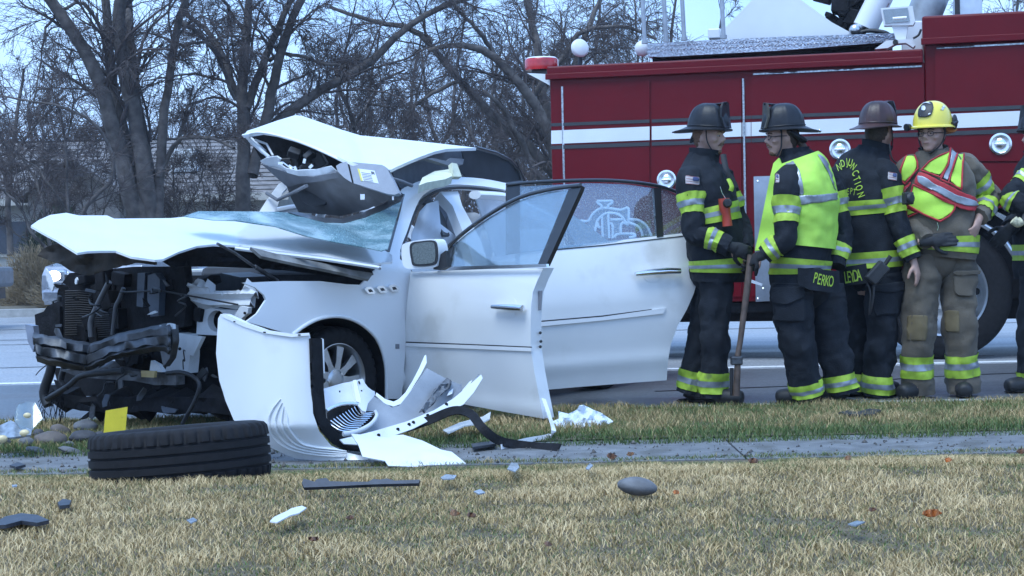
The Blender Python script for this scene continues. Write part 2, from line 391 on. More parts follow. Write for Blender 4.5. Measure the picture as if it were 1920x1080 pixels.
grass('verge_grass', 'greener grass strip between the pavement and the road', 125000, -4.2, 4.2, 8.36, 10.93, .018, .05, .005, lambda x, y, a, b: .45 + .25 * a + .3 * b - .34 * np.clip((9.0 - y) / .4, 0, 1), .9)
# grit, soil crumbs and glass crumbs too small to count
n = 1500; gx_ = np.random.uniform(-3.4, 3.2, n); gy_ = np.random.uniform(7.72, 8.6, n); far = np.random.rand(n) < .35; gx_[far] = np.random.normal(-1.2, 1.0, far.sum()); gy_[far] = np.random.normal(8.0, .5, far.sum())
gh = np.array([gz(a, b) if not 7.75 < b < 8.55 else .076 for a, b in zip(gx_, gy_)]) + .004; sz = np.random.gamma(2, .002, n) + .0015
tet = np.array([[1, 0, -.4], [-.6, .8, -.3], [-.5, -.9, -.4], [.1, .1, .8]]); A_ = np.random.uniform(.6, 1.3, (n, 4, 3)); V = np.stack([gx_, gy_, gh], 1)[:, None] + tet[None] * A_ * sz[:, None, None]
i = np.arange(n)[:, None] * 4; T_ = np.concatenate([i + [0, 1, 3], i + [1, 2, 3], i + [2, 0, 3], i + [0, 2, 1]], 0)
tag(link('grit', fastmesh('grit', V.reshape(-1, 3), T_), mat('grit_mix', (.10, .09, .08), .8, var=.8, scale=25, col2=(.45, .48, .5), c2s=40, c2f=.64)), 'soil crumbs, grit and glass crumbs scattered along the pavement', 'grit', None, 'stuff')
# ---------------------------------------------------------------- trees
def tubes(paths, rad, S):
    N, K, _ = paths.shape; t = np.gradient(paths, axis=1); t /= np.linalg.norm(t, axis=2, keepdims=True) + 1e-9
    ref = np.where(np.abs(t[:, :1, 2:3]) > .8, np.array([[[1., 0, 0]]]), np.array([[[0, 0, 1.]]])); a = np.cross(t, np.broadcast_to(ref, t.shape)); a /= np.linalg.norm(a, axis=2, keepdims=True) + 1e-9; b = np.cross(t, a)
    th = np.arange(S) * 2 * PI / S
    V = paths[:, :, None, :] + rad[:, :, None, None] * (a[:, :, None, :] * np.cos(th)[None, None, :, None] + b[:, :, None, :] * np.sin(th)[None, None, :, None])
    idx = np.arange(N * K * S).reshape(N, K, S); q = np.stack([idx[:, :-1], np.roll(idx, -1, 2)[:, :-1], np.roll(idx, -1, 2)[:, 1:], idx[:, 1:]], -1)
    return V.reshape(-1, 3), q.reshape(-1, 4)
RG = np.random.default_rng(11)
def sprout(paths, rad, per, lfrac, ang, K, tmin=.25, droop=0.0, up=.15, wig=.12, rk=.5, lmin=.05):
    N, Kp, _ = paths.shape; t = RG.uniform(tmin, 1, (N, per)); f = t * (Kp - 1); i = np.minimum(f.astype(int), Kp - 2); fr = (f - i)[..., None]; n_ = np.arange(N)[:, None]
    P0 = paths[n_, i] * (1 - fr) + paths[n_, i + 1] * fr; T = paths[n_, i + 1] - paths[n_, i]; T /= np.linalg.norm(T, axis=2, keepdims=True) + 1e-9
    L = np.linalg.norm(np.diff(paths, axis=1), axis=2).sum(1)[:, None] * lfrac * RG.uniform(.5, 1.25, (N, per)) * (1.15 - .55 * t) + lmin
    R = RG.normal(size=(N, per, 3)); R -= T * (R * T).sum(2, keepdims=True); R /= np.linalg.norm(R, axis=2, keepdims=True) + 1e-9
    A = RG.uniform(.7, 1.3, (N, per))[..., None] * ang; D = T * np.cos(A) + R * np.sin(A); D[..., 2] += up; D /= np.linalg.norm(D, axis=2, keepdims=True)
    r0 = (rad[n_, i] * (1 - fr[..., 0]) + rad[n_, i + 1] * fr[..., 0]) * rk
    M = N * per; P0 = P0.reshape(M, 3); D = D.reshape(M, 3); L = L.reshape(M); r0 = r0.reshape(M)
    s = np.linspace(0, 1, K); out = np.zeros((M, K, 3)); out[:, 0] = P0; d = D.copy()
    for k in range(1, K):
        d = d + RG.normal(size=(M, 3)) * wig; d[:, 2] += (-droop * s[k]); d /= np.linalg.norm(d, axis=1, keepdims=True); out[:, k] = out[:, k - 1] + d * (L / (K - 1))[:, None]
    return out, r0[:, None] * np.linspace(1, .35, K)[None, :]
BARK = mat('bark', (.095, .082, .076), .9, var=.45, scale=6, bump=1.0, bscale=14)
TWIG = mat('twigs', (.075, .060, .058), .9, var=.3, scale=4)
def resamp(P, K):
    P = np.array(P, float); d = np.r_[0, np.cumsum(np.linalg.norm(np.diff(P, axis=0), axis=1))]; s = np.linspace(0, d[-1], K); return np.stack([np.interp(s, d, P[:, k]) for k in range(P.shape[1])], 1)
def tree(label, Y, limbs, per=(9, 8, 8), lf=(.42, .5, .55), droop=(.05, .12, .25), up=(.25, .1, 0), rmin=.0048, cat='tree', extra=0, group=None, name='bare_tree', tmin=.2, spread=1.6):
    """limbs: (points px, width px from, width px to, depth drift); first limb is the trunk"""
    paths = []; rads = []
    for pts, w0, w1, dz in limbs:
        p = [(q.x, q.y) for q in cr(pts, 5)]; n = len(p); P = [at(x, y, Y + dz * (i / (n - 1)) ** 1.2 + .12 * math.sin(i * 1.1 + dz)) for i, (x, y) in enumerate(p)]
        if P[0].z < .6 : P[0] = Vector((P[0].x, P[0].y, min(P[0].z, 0)))
        Q = resamp(P, 16); Q += RG.normal(size=Q.shape) * .012; paths.append(Q); rads.append(np.linspace(w0, w1, 16) * .80 * Y / FPX / 2)
    paths = np.array(paths); rads = np.array(rads); base = paths[0, 0]
    t = thing(name, label, cat, (base[0], base[1], 0), group)
    V, Fq = tubes(paths, rads, 10); 
    V = V + .0
    link('trunk', fastmesh('trunk', V, Fq), BARK, t, True)
    p1, r1 = sprout(paths, rads, per[0], lf[0], .75, 9, tmin, droop[0], up[0], .14, .42); r1 = np.clip(r1 * .75, rmin * 1.6, .045)
    p2, r2 = sprout(p1, r1, per[1], lf[1], .7, 5, .15, droop[1], up[1], .18, .55); r2 = np.maximum(r2, rmin * 1.15)
    p3, r3 = sprout(p2, r2, per[2], lf[2], .65, 3, .1, droop[2], up[2], .2, .6); r3 = np.maximum(r3, rmin * .8)
    Vs = []; Fs = []; o = 0
    for p, r, S in ((p1, r1, 4), (p2, r2, 3), (p3, r3, 3)):
        v, f = tubes(p, r, S); Vs.append(v); Fs.append(f + o); o += len(v)
    link('crown', fastmesh('crown', np.concatenate(Vs), np.concatenate(Fs)), TWIG, t)
    return t
tree('bare multi stemmed tree left of the wreck, thick stems fanning from one base', 34, [
    ([(268, 470), (240, 345), (212, 240), (192, 160), (150, 82), (95, 0), (55, -70)], 46, 22, -1), ([(280, 470), (250, 320), (216, 190), (205, 110), (198, 0), (195, -80)], 34, 18, 1),
    ([(290, 470), (268, 300), (245, 190), (228, 100), (222, 20), (240, -60)], 44, 26, -.6), ([(290, 470), (275, 300), (255, 190), (243, 70), (236, -60)], 34, 20, .8),
    ([(296, 440), (305, 240), (318, 140), (340, 25), (362, -50)], 26, 15, -.5), ([(296, 330), (335, 262), (390, 258), (440, 278)], 13, 6, -1.5), ([(300, 320), (335, 258), (352, 200), (362, 160)], 12, 5, 1),
    ([(192, 60), (160, 8), (120, 15), (88, 50), (76, 120), (60, 200)], 10, 3, -1.2), ([(335, 40), (372, 62), (410, 110), (440, 190)], 13, 8, 1.2), ([(325, 85), (370, 80), (430, 68), (465, 72)], 8, 4, -1),
    ([(240, 130), (290, 95), (330, 130)], 6, 3, -1)], per=(8, 9, 10), tmin=.3)
tree('bare tree with straight grey trunk and leaning limbs behind the raised roof', 36, [
    ([(452, 470), (456, 320), (455, 200), (460, 80), (470, -10), (480, -70)], 40, 14, 0), ([(462, 205), (498, 110), (522, 55), (560, -40)], 22, 12, -1), ([(450, 195), (418, 105), (385, 55), (340, 22)], 18, 10, 1),
    ([(470, 330), (500, 220), (520, 120), (545, 40), (590, -40)], 30, 16, -.8), ([(488, 260), (560, 195), (640, 148), (705, 108), (760, 52), (850, 5), (930, -15)], 26, 11, 1.2),
    ([(495, 255), (585, 180), (650, 140), (700, 118)], 20, 9, .6), ([(505, 110), (540, 100), (600, 118), (650, 125)], 10, 6, -1), ([(460, 60), (425, 10), (400, -40)], 10, 6, -1), ([(470, 20), (500, -5), (530, 10), (560, 60)], 6, 3, -1)], per=(8, 9, 10))
tree('tangled bare tree with arching drooping limbs just left of the fire truck', 37, [
    ([(1075, 480), (1050, 330), (1030, 250), (995, 185), (930, 110), (870, 82), (800, 95)], 42, 10, -1), ([(1045, 320), (1020, 190), (1008, 90), (985, -20)], 30, 16, 1), ([(1040, 330), (985, 270), (925, 215), (860, 150), (780, 60), (700, 40), (620, 15)], 26, 8, .5),
    ([(1050, 350), (1010, 330), (975, 260), (940, 200), (905, 170)], 20, 8, -1.2), ([(930, 110), (900, 60), (860, 20), (840, -30)], 12, 6, -1), ([(995, 185), (1060, 100), (1090, 60), (1170, 50), (1230, 75)], 16, 7, 1), ([(1040, 230), (1100, 60), (1130, -10)], 18, 10, 1.5),
    ([(860, 150), (800, 180), (740, 240), (720, 300)], 10, 4, -1)], per=(10, 9, 9), droop=(.08, .2, .35), lf=(.4, .5, .55))
tree('small forked bare tree between the two larger trees, above the roof panel', 39, [
    ([(668, 470), (664, 262), (662, 225), (640, 170), (625, 110)], 16, 6, 0), ([(664, 235), (690, 195), (720, 150), (760, 130)], 10, 5, .8), ([(663, 240), (650, 180), (660, 120)], 8, 4, -1), ([(690, 195), (740, 200), (800, 190)], 6, 3, .5)], per=(8, 8, 7), rmin=.006)
tree('thin dark young tree at the far left in front of the house', 30, [
    ([(132, 470), (126, 380), (125, 300), (115, 220), (98, 170)], 9, 4, 0), ([(126, 262), (138, 190), (126, 130)], 6, 3, -.4), ([(140, 470), (165, 380), (215, 330), (190, 250), (130, 205), (0, 180)], 12, 4, -.8), ([(98, 470), (70, 350), (35, 290), (-20, 235)], 9, 4, .5),
    ([(90, 470), (62, 440), (30, 380), (0, 352), (-60, 300)], 9, 4, -.6), ([(140, 420), (80, 330), (50, 300), (0, 285)], 7, 3, .3)], per=(7, 7, 6), rmin=.005, group=None)
tree('bare tree at the left edge with fine dense twigs reaching the sky', 42, [
    ([(20, 480), (15, 350), (30, 230), (45, 130)], 16, 6, 0), ([(18, 360), (-10, 260), (-40, 160)], 10, 5, 1), ([(22, 300), (70, 230), (120, 180)], 9, 4, -1), ([(20, 330), (80, 300), (150, 280)], 8, 3, .7)], per=(11, 9, 9), rmin=.005)
for lab, x, Y in (('fine twigged sapling before the house gable', 60, 36), ('fine twigged sapling left of the multi stemmed tree', 175, 38), ('fine twigged sapling between the two big trees', 385, 40), ('low twiggy sapling under the roof cooler', 330, 37)):
    tree(lab, Y, [([(x, 480), (x + 4, 400), (x - 6, 330), (x + 5, 270)], 5, 2, 0), ([(x + 2, 440), (x - 30, 360), (x - 45, 300)], 4, 2, .6), ([(x + 2, 430), (x + 32, 370), (x + 55, 310)], 4, 2, -.6), ([(x, 460), (x - 50, 420), (x - 80, 370)], 4, 2, .3), ([(x, 460), (x + 50, 420), (x + 85, 380)], 4, 2, -.3)], per=(9, 8, 8), rmin=.0045, group='twiggy saplings')

for i, (x, Y, top, lab) in enumerate([(700, 46, 60, 'far bare tree seen over the lifted roof panel'), (860, 50, 30, 'far dense bare tree behind the tangled limbs'), (930, 44, 90, 'far bare tree right behind the roof panel edge'), (1120, 48, -40, 'bare tree rising behind the rear end of the fire truck'), (1260, 52, -60, 'bare tree showing between the posts on the fire truck roof'),
        (1900, 50, -40, 'russet twigged tree above the raised red box of the truck'), (560, 52, 190, 'far bare tree low behind the straight grey trunk'), (640, 58, 100, 'far twiggy tree over the crease of the roof panel'), (780, 56, 60, 'far twiggy tree above the middle of the roof panel'), (990, 52, 20, 'far twiggy tree just left of the red beacon'), (1050, 57, 40, 'far twiggy tree behind the white spot lamp'), (60, 54, 270, 'far twiggy tree at the left edge above the house'), (350, 55, 265, 'far bare tree above the house roof'), (200, 56, 270, 'far bare tree behind the multi stemmed tree')]):
    tree(lab, Y, [([(x, 480), (x + 8, 330), (x - 10, 200), (x + 12, top)], 14, 5, 0), ([(x + 5, 340), (x - 50, 240), (x - 70, top + 60)], 9, 4, 1), ([(x + 2, 350), (x + 60, 250), (x + 95, top + 70)], 9, 4, -1), ([(x, 380), (x - 90, 300), (x - 130, 220)], 8, 3, -.5), ([(x, 390), (x + 90, 320), (x + 150, 240)], 8, 3, .5)], per=(9, 9, 8), rmin=.0062, group='far bare trees')
# a far thicket that reads as one mass
n = 3000; bx = RG.uniform(-27, 30, n); by = RG.uniform(58, 80, n)
p0 = np.stack([bx, by, RG.uniform(0, 2.6, n)], 1); d = np.stack([RG.normal(0, .45, n), RG.normal(0, .3, n), RG.uniform(.6, 1, n)], 1); L = RG.uniform(1.2, 3.8, n)
pp = p0[:, None] + d[:, None] * (L[:, None] * np.linspace(0, 1, 5)[None])[..., None] + RG.normal(0, .06, (n, 5, 3)); rr = RG.uniform(.008, .022, n)[:, None] * np.linspace(1, .4, 5)[None]
q2, r2 = sprout(pp, rr, 7, .55, .6, 3, .15, .1, .1, .2, .6); r2 = np.maximum(r2, .011)
v1, f1 = tubes(pp, rr, 4); v2, f2 = tubes(q2, r2, 3)
tag(link('distant_thicket', fastmesh('distant_thicket', np.concatenate([v1, v2]), np.concatenate([f1, f2 + len(v1)])), mat('thicket', (.085, .07, .066), .95, var=.35, scale=.4)), 'far grey brown thicket of bare brush closing the view', 'thicket', None, 'stuff')
# low rise of brush-covered ground far behind
struct(gridmesh('hill', lin(-60, 75, 60), lin(82, 150, 20), lambda x, y: -1 + 4.6 * min(1, max(0, (y - 82) / 40)) * (.8 + .35 * fbm(Vector((x * .06, y * .05, 2)))) + .3 * fbm(Vector((x * .4, y * .4, 1))), mat('hill_brush', (.10, .09, .08), .95, var=.4, scale=1.2, bump=1, bscale=2)))
# bushes
def bush(name, label, c, rx, rz, n, m, L=.35, r=.006, cat='bush', upb=.5):
    t = thing(name, label, cat, (c[0], c[1], 0)); u = RG.normal(size=(n, 3)); u /= np.linalg.norm(u, axis=1, keepdims=True); u[:, 2] = np.abs(u[:, 2])
    rr = RG.uniform(.15, 1, (n, 1)) ** .6; P = np.array([[c[0], c[1], .1]]) + u * rr * np.array([[rx, rx * .8, rz]]); D = u + RG.normal(0, .35, (n, 3)); D[:, 2] += upb; D /= np.linalg.norm(D, axis=1, keepdims=True)
    pa = P[:, None] + D[:, None] * (np.linspace(0, 1, 4)[None, :, None] * L * RG.uniform(.5, 1.2, n)[:, None, None]) + RG.normal(0, .012, (n, 4, 3)); q, r_ = sprout(pa, np.full((n, 4), r), 3, .6, .6, 3, .2, 0, .1, .15, .7)
    v1, f1 = tubes(pa, np.full((n, 4), r), 3); v2, f2 = tubes(q, r_, 3); link('foliage', fastmesh('foliage', np.concatenate([v1, v2]), np.concatenate([f1, f2 + len(v1)])), m, t)
    st = MB()
    for k in range(7):
        a = k * .9; st.tube([(c[0] + .08 * math.cos(a), c[1] + .08 * math.sin(a), -.05), (c[0] + .3 * rx * math.cos(a), c[1] + .3 * rx * math.sin(a), rz * .35), (c[0] + .55 * rx * math.cos(a + .2), c[1] + .5 * rx * math.sin(a), rz * .75)], [.03, .02, .008], 6)
    st.build('stem', BARK, t, True); return t
c = at(118, 560, 33); bush('juniper_bush', 'dark evergreen bush behind the tip of the crumpled bonnet', (c.x, c.y), .75, 1.6, 1500, mat('juniper', (.03, .045, .025), .9, var=.4), .3, .012)
c = at(78, 560, 31.5); bush('straw_bush', 'pale straw coloured winter bush beside the passing trailer', (c.x, c.y), .75, .95, 1000, mat('straw', (.30, .235, .15), .9, var=.3), .3, .008)
c = at(145, 570, 30.5); bush('dry_grass_clump', 'low tan clump of dry grass near the oncoming car', (c.x, c.y), .7, .45, 600, MATS['straw'], .3, .008)
# ---------------------------------------------------------------- house
H = thing('house', 'low pale house with brown shingle roof behind the bare trees', 'house', tuple(at(200, 480, 46)))
hx0, hx1 = at(-160, 480, 45).x, at(520, 480, 45).x; ez, rz = 2.55, 4.3
m_ = MB(); m_.box(((hx0 + hx1) / 2, 49, ez / 2), (hx1 - hx0, 8, ez)); m_.build('wall', mat('stucco', (.42, .42, .40), .9, var=.12, scale=2, bump=.3), H)
rm = mat('shingles', (.19, .175, .17), .9, var=.35, scale=5); V = []
for k in range(14):                                # lapped shingle courses
    y0, y1 = 44.5 + 4.6 * k / 14, 44.5 + 4.6 * (k + 1) / 14 + .12; z0, z1 = ez - .05 + (rz - ez) * k / 14, ez - .05 + (rz - ez) * (k + 1) / 14
    c_ = MB(); c_.add([(hx0 - .4, y0, z0 + .012), (hx1 + .4, y0, z0 + .012), (hx1 + .4, y1, z1 + .02), (hx0 - .4, y1, z1 + .02), (hx0 - .4, y0, z0), (hx1 + .4, y0, z0), (hx1 + .4, y1, z1 - .05), (hx0 - .4, y1, z1 - .05)], [(0, 1, 2, 3), (7, 6, 5, 4), (0, 4, 5, 1), (1, 5, 6, 2), (2, 6, 7, 3), (3, 7, 4, 0)])
    c_.build('shingle_course', rm, H)
m_ = MB(); m_.add([(hx0 - .4, 49.1, rz), (hx1 + .4, 49.1, rz), (hx1 + .4, 53.6, ez), (hx0 - .4, 53.6, ez)], [(0, 1, 2, 3)]); m_.build('rear_roof', rm, H)
m_ = MB(); m_.box(((hx0 + hx1) / 2, 44.48, ez - .12), (hx1 - hx0 + .8, .05, .2)); m_.build('fascia', mat('trim_paint', (.5, .48, .44), .7), H)
g0, g1 = at(60, 480, 43.6).x, at(230, 480, 43.6).x; gm = (g0 + g1) / 2
m_ = MB(); m_.prism([(g0, 43.4, 0), (g1, 43.4, 0), (g1, 43.4, ez), (gm, 43.4, 3.4), (g0, 43.4, ez)], None, (0, 2.6, 0)); m_.build('gable', mat('brick_tan', (.26, .24, .225), .9, var=.2, scale=8), H)
for s in (-1, 1):
    m_ = MB(); e = g0 - .3 if s < 0 else g1 + .3
    m_.prism([(gm, 43.1, 3.46), (e, 43.1, ez - .05), (e, 43.1, ez - .17), (gm, 43.1, 3.33)], None, (0, 3, 0)); m_.build('gable_roof', rm, H)
for px in (20, 330, 430):
    c_ = at(px, 480, 45).x; m_ = MB(); m_.box((c_, 44.97, 1.5), (1.2, .08, 1.0)); f_ = m_.build('window', MATS['trim_paint'], H); m_ = MB(); m_.box((c_, 44.92, 1.5), (1.02, .03, .84)); m_.build('pane', mat('dark_pane', (.05, .06, .08), .1), f_)
c_ = at(347, 310, 46.5); t = thing('roof_cooler', 'white evaporative cooler box standing on the house roof', 'cooler', (c_.x, 46.5, 3.2))
m_ = MB(); m_.box((c_.x, 46.5, c_.z + .12), (.72, .7, .62), taper=.93); m_.build('cabinet', mat('cooler_white', (.62, .63, .63), .6), t, bev=.02)
m_ = MB()
for k in range(5): m_.box((c_.x, 46.14, c_.z - .1 + k * .1), (.58, .03, .05))
m_.build('louvre', MATS['cooler_white'], t)
m_ = MB(); m_.box((c_.x, 46.5, c_.z - .3), (.78, .78, .1)); m_.box((c_.x - .3, 46.5, c_.z - .5), (.05, .7, .4)); m_.box((c_.x + .3, 46.5, c_.z - .5), (.05, .7, .4)); m_.build('stand', mat('galv', (.35, .36, .37), .4, .8), t)
# ---------------------------------------------------------------- far traffic
def wheel_simple(mb, c, r, w_, ax): mb.revolve([(r * .55, -w_ / 2), (r * .93, -w_ / 2), (r, -w_ * .3), (r, w_ * .3), (r * .93, w_ / 2), (r * .55, w_ / 2)], c, ax, 28)
cb = at(170, 575, 27); cb.z = 0; dx = Vector((.34, .94, 0)); dy = Vector((.94, -.34, 0)); RV = Matrix((dx, dy, Vector((0, 0, 1)))).transposed()
K = lambda x, y, z: cb + dx * (x + 1) + dy * y + Vector((0, 0, z))      # x runs backwards from the nose
T = thing('oncoming_car', 'silver car with lit headlight coming along the road behind the wreck', 'car', tuple(K(1.2, 0, 0))); gm_ = mat('silver_paint', (.34, .36, .40), .25, .7, coat=.6)
prof = [(-.95, .25), (-1.02, .45), (-1.0, .72), (-.9, .86), (-.1, 1.0), (.55, 1.45), (1.1, 1.52), (2.1, 1.48), (2.9, 1.06), (3.3, .98), (3.38, .5), (3.3, .25)]; V = []
for s_, k in ((-.86, .9), (-.9, 1), (.9, 1), (.86, .9)): V += [K(1.2 + (x - 1.2) * (1 if k == 1 else .985), s_ * (1 if z < 1.02 else .8), z) for x, z in prof]
n = len(prof); mb = MB(); mb.add(V, [(j * n + i, j * n + (i + 1) % n, (j + 1) * n + (i + 1) % n, (j + 1) * n + i) for j in range(3) for i in range(n)] + [tuple(range(n)), tuple(range(3 * n, 4 * n))]); mb.build('body', gm_, T, bev=.03)
LIT = emit('lit_lamp', (1, .93, .86), 5.0); wax = tuple(dy)
for s_ in (-1, 1):
    m_ = MB(); m_.box(K(-.97, s_ * .62, .70), (.14, .36, .22), RV); hs_ = m_.build('lamp_housing', mat('lamp_chrome', (.6, .62, .65), .2, .9), T, bev=.04); m_ = MB(); m_.ball(K(-1.03, s_ * .64, .71), (.05, .13, .085), RV); m_.build('headlight', LIT, hs_, True)
    for x in (-.1, 2.5):
        m_ = MB(); wheel_simple(m_, K(x, s_ * .8, .33), .33, .22, wax); ww = m_.build('wheel', mat('rubber', (.012, .012, .014), .8, var=.3, scale=30, spec=.25), T, True)
        m_ = MB(); m_.revolve([(0, .02), (.19, .06), (.2, 0)], K(x, s_ * .84, .33), dy * s_, 20); m_.build('rim', mat('alloy', (.5, .51, .53), .3, .9), ww, True)
m_ = MB(); m_.box(K(1.25, 0, 1.24), (1.5, 1.46, .3), RV, .86); m_.build('window', MATS['dark_pane'], T, bev=.04)
m_ = MB(); m_.box(K(-1.01, 0, .62), (.05, .9, .22), RV); m_.build('grille', mat('black_plastic', (.02, .021, .024), .5, var=.3, scale=30), T, bev=.01)
m_ = MB(); m_.box(K(-1.0, 0, .40), (.16, 1.74, .2), RV); m_.build('bumper', gm_, T, bev=.05)
oc = at(0, 580, 24.0); T = thing('passing_trailer', 'dark grey flatbed trailer with orange load leaving at the left edge', 'trailer', (oc.x - 1.5, 24, 0)); x1 = at(30, 540, 25.6).x
m_ = MB(); m_.box((x1 - 2.6, 24.6, .74), (5.2, 1.9, .30)); m_.build('side_wall', mat('trailer_grey', (.13, .14, .155), .6, var=.2), T, bev=.06)
m_ = MB(); m_.box((x1 - 3.0, 24.6, .97), (4.6, 1.6, .13)); m_.build('load', mat('orange_load', (.55, .25, .06), .7, var=.25), T, bev=.04)
m_ = MB(); m_.box((x1 - 2.6, 24.6, .5), (5.0, 1.6, .16)); m_.build('chassis', MATS['black_plastic'], T)
m_ = MB(); m_.box((x1 - .3, 23.63, .5), (.22, .04, .1)); m_.build('tail_light', mat('red_lens', (.35, .02, .02), .25, var=.2), T, bev=.01)
for k in (0, .8):
    for s_ in (-.85, .85):
        m_ = MB(); wheel_simple(m_, (x1 - 1.3 - k, 24.6 + s_, .33), .33, .2, (0, 1, 0)); m_.build('wheel', MATS['rubber'], T, True)

# ---------------------------------------------------------------- damp air
hz = MB(); hz.box((0, 95, 9), (350, 280, 24)); ho = hz.build('haze', None); vm = bpy.data.materials.new('damp_air'); vm.use_nodes = True; vn = vm.node_tree; vn.nodes.clear(); vo_ = vn.nodes.new('ShaderNodeOutputMaterial'); pv_ = vn.nodes.new('ShaderNodeVolumePrincipled')
pv_.inputs['Color'].default_value = (.86, .92, 1, 1); pv_.inputs['Density'].default_value = .0007; pv_.inputs['Anisotropy'].default_value = .3; vn.links.new(pv_.outputs[0], vo_.inputs['Volume']); ho.data.materials.append(vm); tag(ho, 'thin damp air lying over the whole street', 'haze', None, 'stuff')
# ================================================================ WRECKED CAR
X0, Y0, CA_ = -1.738, 10.507, math.radians(55.65); ca, sa = math.cos(CA_), math.sin(CA_)
def C(u, v, z): return Vector((X0 + u * ca + v * sa, Y0 + u * sa - v * ca, z))
UD = Vector((ca, sa, 0)); VD = Vector((sa, -ca, 0)); RC = Matrix((UD, VD, Vector((0, 0, 1)))).transposed()
def sp(v): return plane(C(0, v, 0), VD)
def fp(u): return plane(C(u, 0, 0), UD)
def side(px, py):                                  # rounded near flank of the body
    v = .93
    for _ in range(6):
        p = sp(v)(px, py); z = p.z; v = .93 - .9 * max(0, z - .93) ** 1.25 - .10 * max(0, .55 - z) ** 1.5 - .05 * max(0, z - .62) ** 1.3
    return p
PAINT = mat('white_paint', (.76, .77, .78), .38, var=.03, scale=3, coat=.6, bump=.03, bscale=220, spec=.4)
PAINTD = mat('white_paint_soiled', (.72, .73, .73), .38, var=.04, scale=3, coat=.6, bump=.04, bscale=220, col2=(.60, .60, .58), c2s=2.6, c2f=.58)
BARE = mat('primer_white', (.62, .64, .66), .5, var=.1, scale=8, bump=.1, bscale=60, col2=(.3, .29, .28), c2s=9, c2f=.66)
BLK = MATS['black_plastic']; DK = mat('engine_black', (.010, .010, .012), .75, var=.5, scale=18, bump=.4, bscale=50, spec=.2)
CHR = mat('chrome', (.82, .83, .85), .2, 1.0, var=.04); RUB = MATS['rubber']; ALLOY = MATS['alloy']
TRIM = mat('black_trim', (.022, .023, .026), .28, var=.2, scale=10, coat=.3)
GREY = mat('grey_plastic', (.20, .21, .235), .55, var=.12, scale=9); HEAD = mat('headliner', (.14, .15, .17), .9, var=.1, scale=20)
CLOTH = mat('seat_cloth', (.33, .34, .36), .85, var=.12, scale=15, bump=.2); BAG = mat('airbag_cloth', (.62, .65, .69), .9, var=.06, scale=8, bump=.25, bscale=26)
WIN = glass('wet_window', (.74, .84, .9), .14, .34, .07); WINF = glass('front_window', (.78, .88, .93), .10, .16, .03); SHAT = None
STEEL = mat('dark_steel', (.10, .105, .115), .42, .75, var=.45, scale=14, bump=.25, bscale=40, col2=(.05, .045, .042), c2s=10, c2f=.55)
CAR = thing('wrecked_car', 'white sedan with torn off front, lifted roof and both near doors open', 'car', tuple(C(1.4, 0, .06)))
GZ = .06
# --- near front fender
arch = [(725, 748), (724, 690), (716, 655), (702, 629), (672, 604), (636, 593), (600, 597), (572, 610), (548, 628)]
FEN = trace('front_fender', [(455, 530), (530, 527), (600, 527), (650, 533), (676, 534), (690, 520), (703, 506), (728, 488), (748, 484), (770, 502), (773, 540), (769, 590), (761, 650), (753, 748)] + arch + [(462, 603), (482, 588), (499, 562), (495, 553), (478, 539)],
    side, PAINT, CAR, 9, thick=.012)
for k in range(3):                                  # three chrome portholes
    x = 694 + k * 22.5; y = 545 - k * 2.2
    f_ = trace('porthole', [(x - 10, y - 3), (x - 6, y - 7), (x + 3, y - 7), (x + 10, y + 2), (x + 9, y + 6), (x - 3, y + 6)], bulge(side, lambda a, b: -.03), CHR, FEN, 5, thick=.02)
    trace('porthole_slot', [(x - 3, y - 2), (x + 2, y - 3), (x + 6, y + 2), (x, y + 3)], bulge(side, lambda a, b: -.034), BLK, f_, 5, thick=.003)
trace('marker_lamp', [(742, 645), (749, 645), (749, 654), (742, 654)], bulge(side, lambda a, b: -.004), GREY, FEN, 5, thick=.006)
tor = MB(); tor.tube([side(x, y) for x, y in [(p.x, p.y) for p in cr(arch, 4)]], .012, 8); tor.build('arch_lip', PAINT, FEN, True)
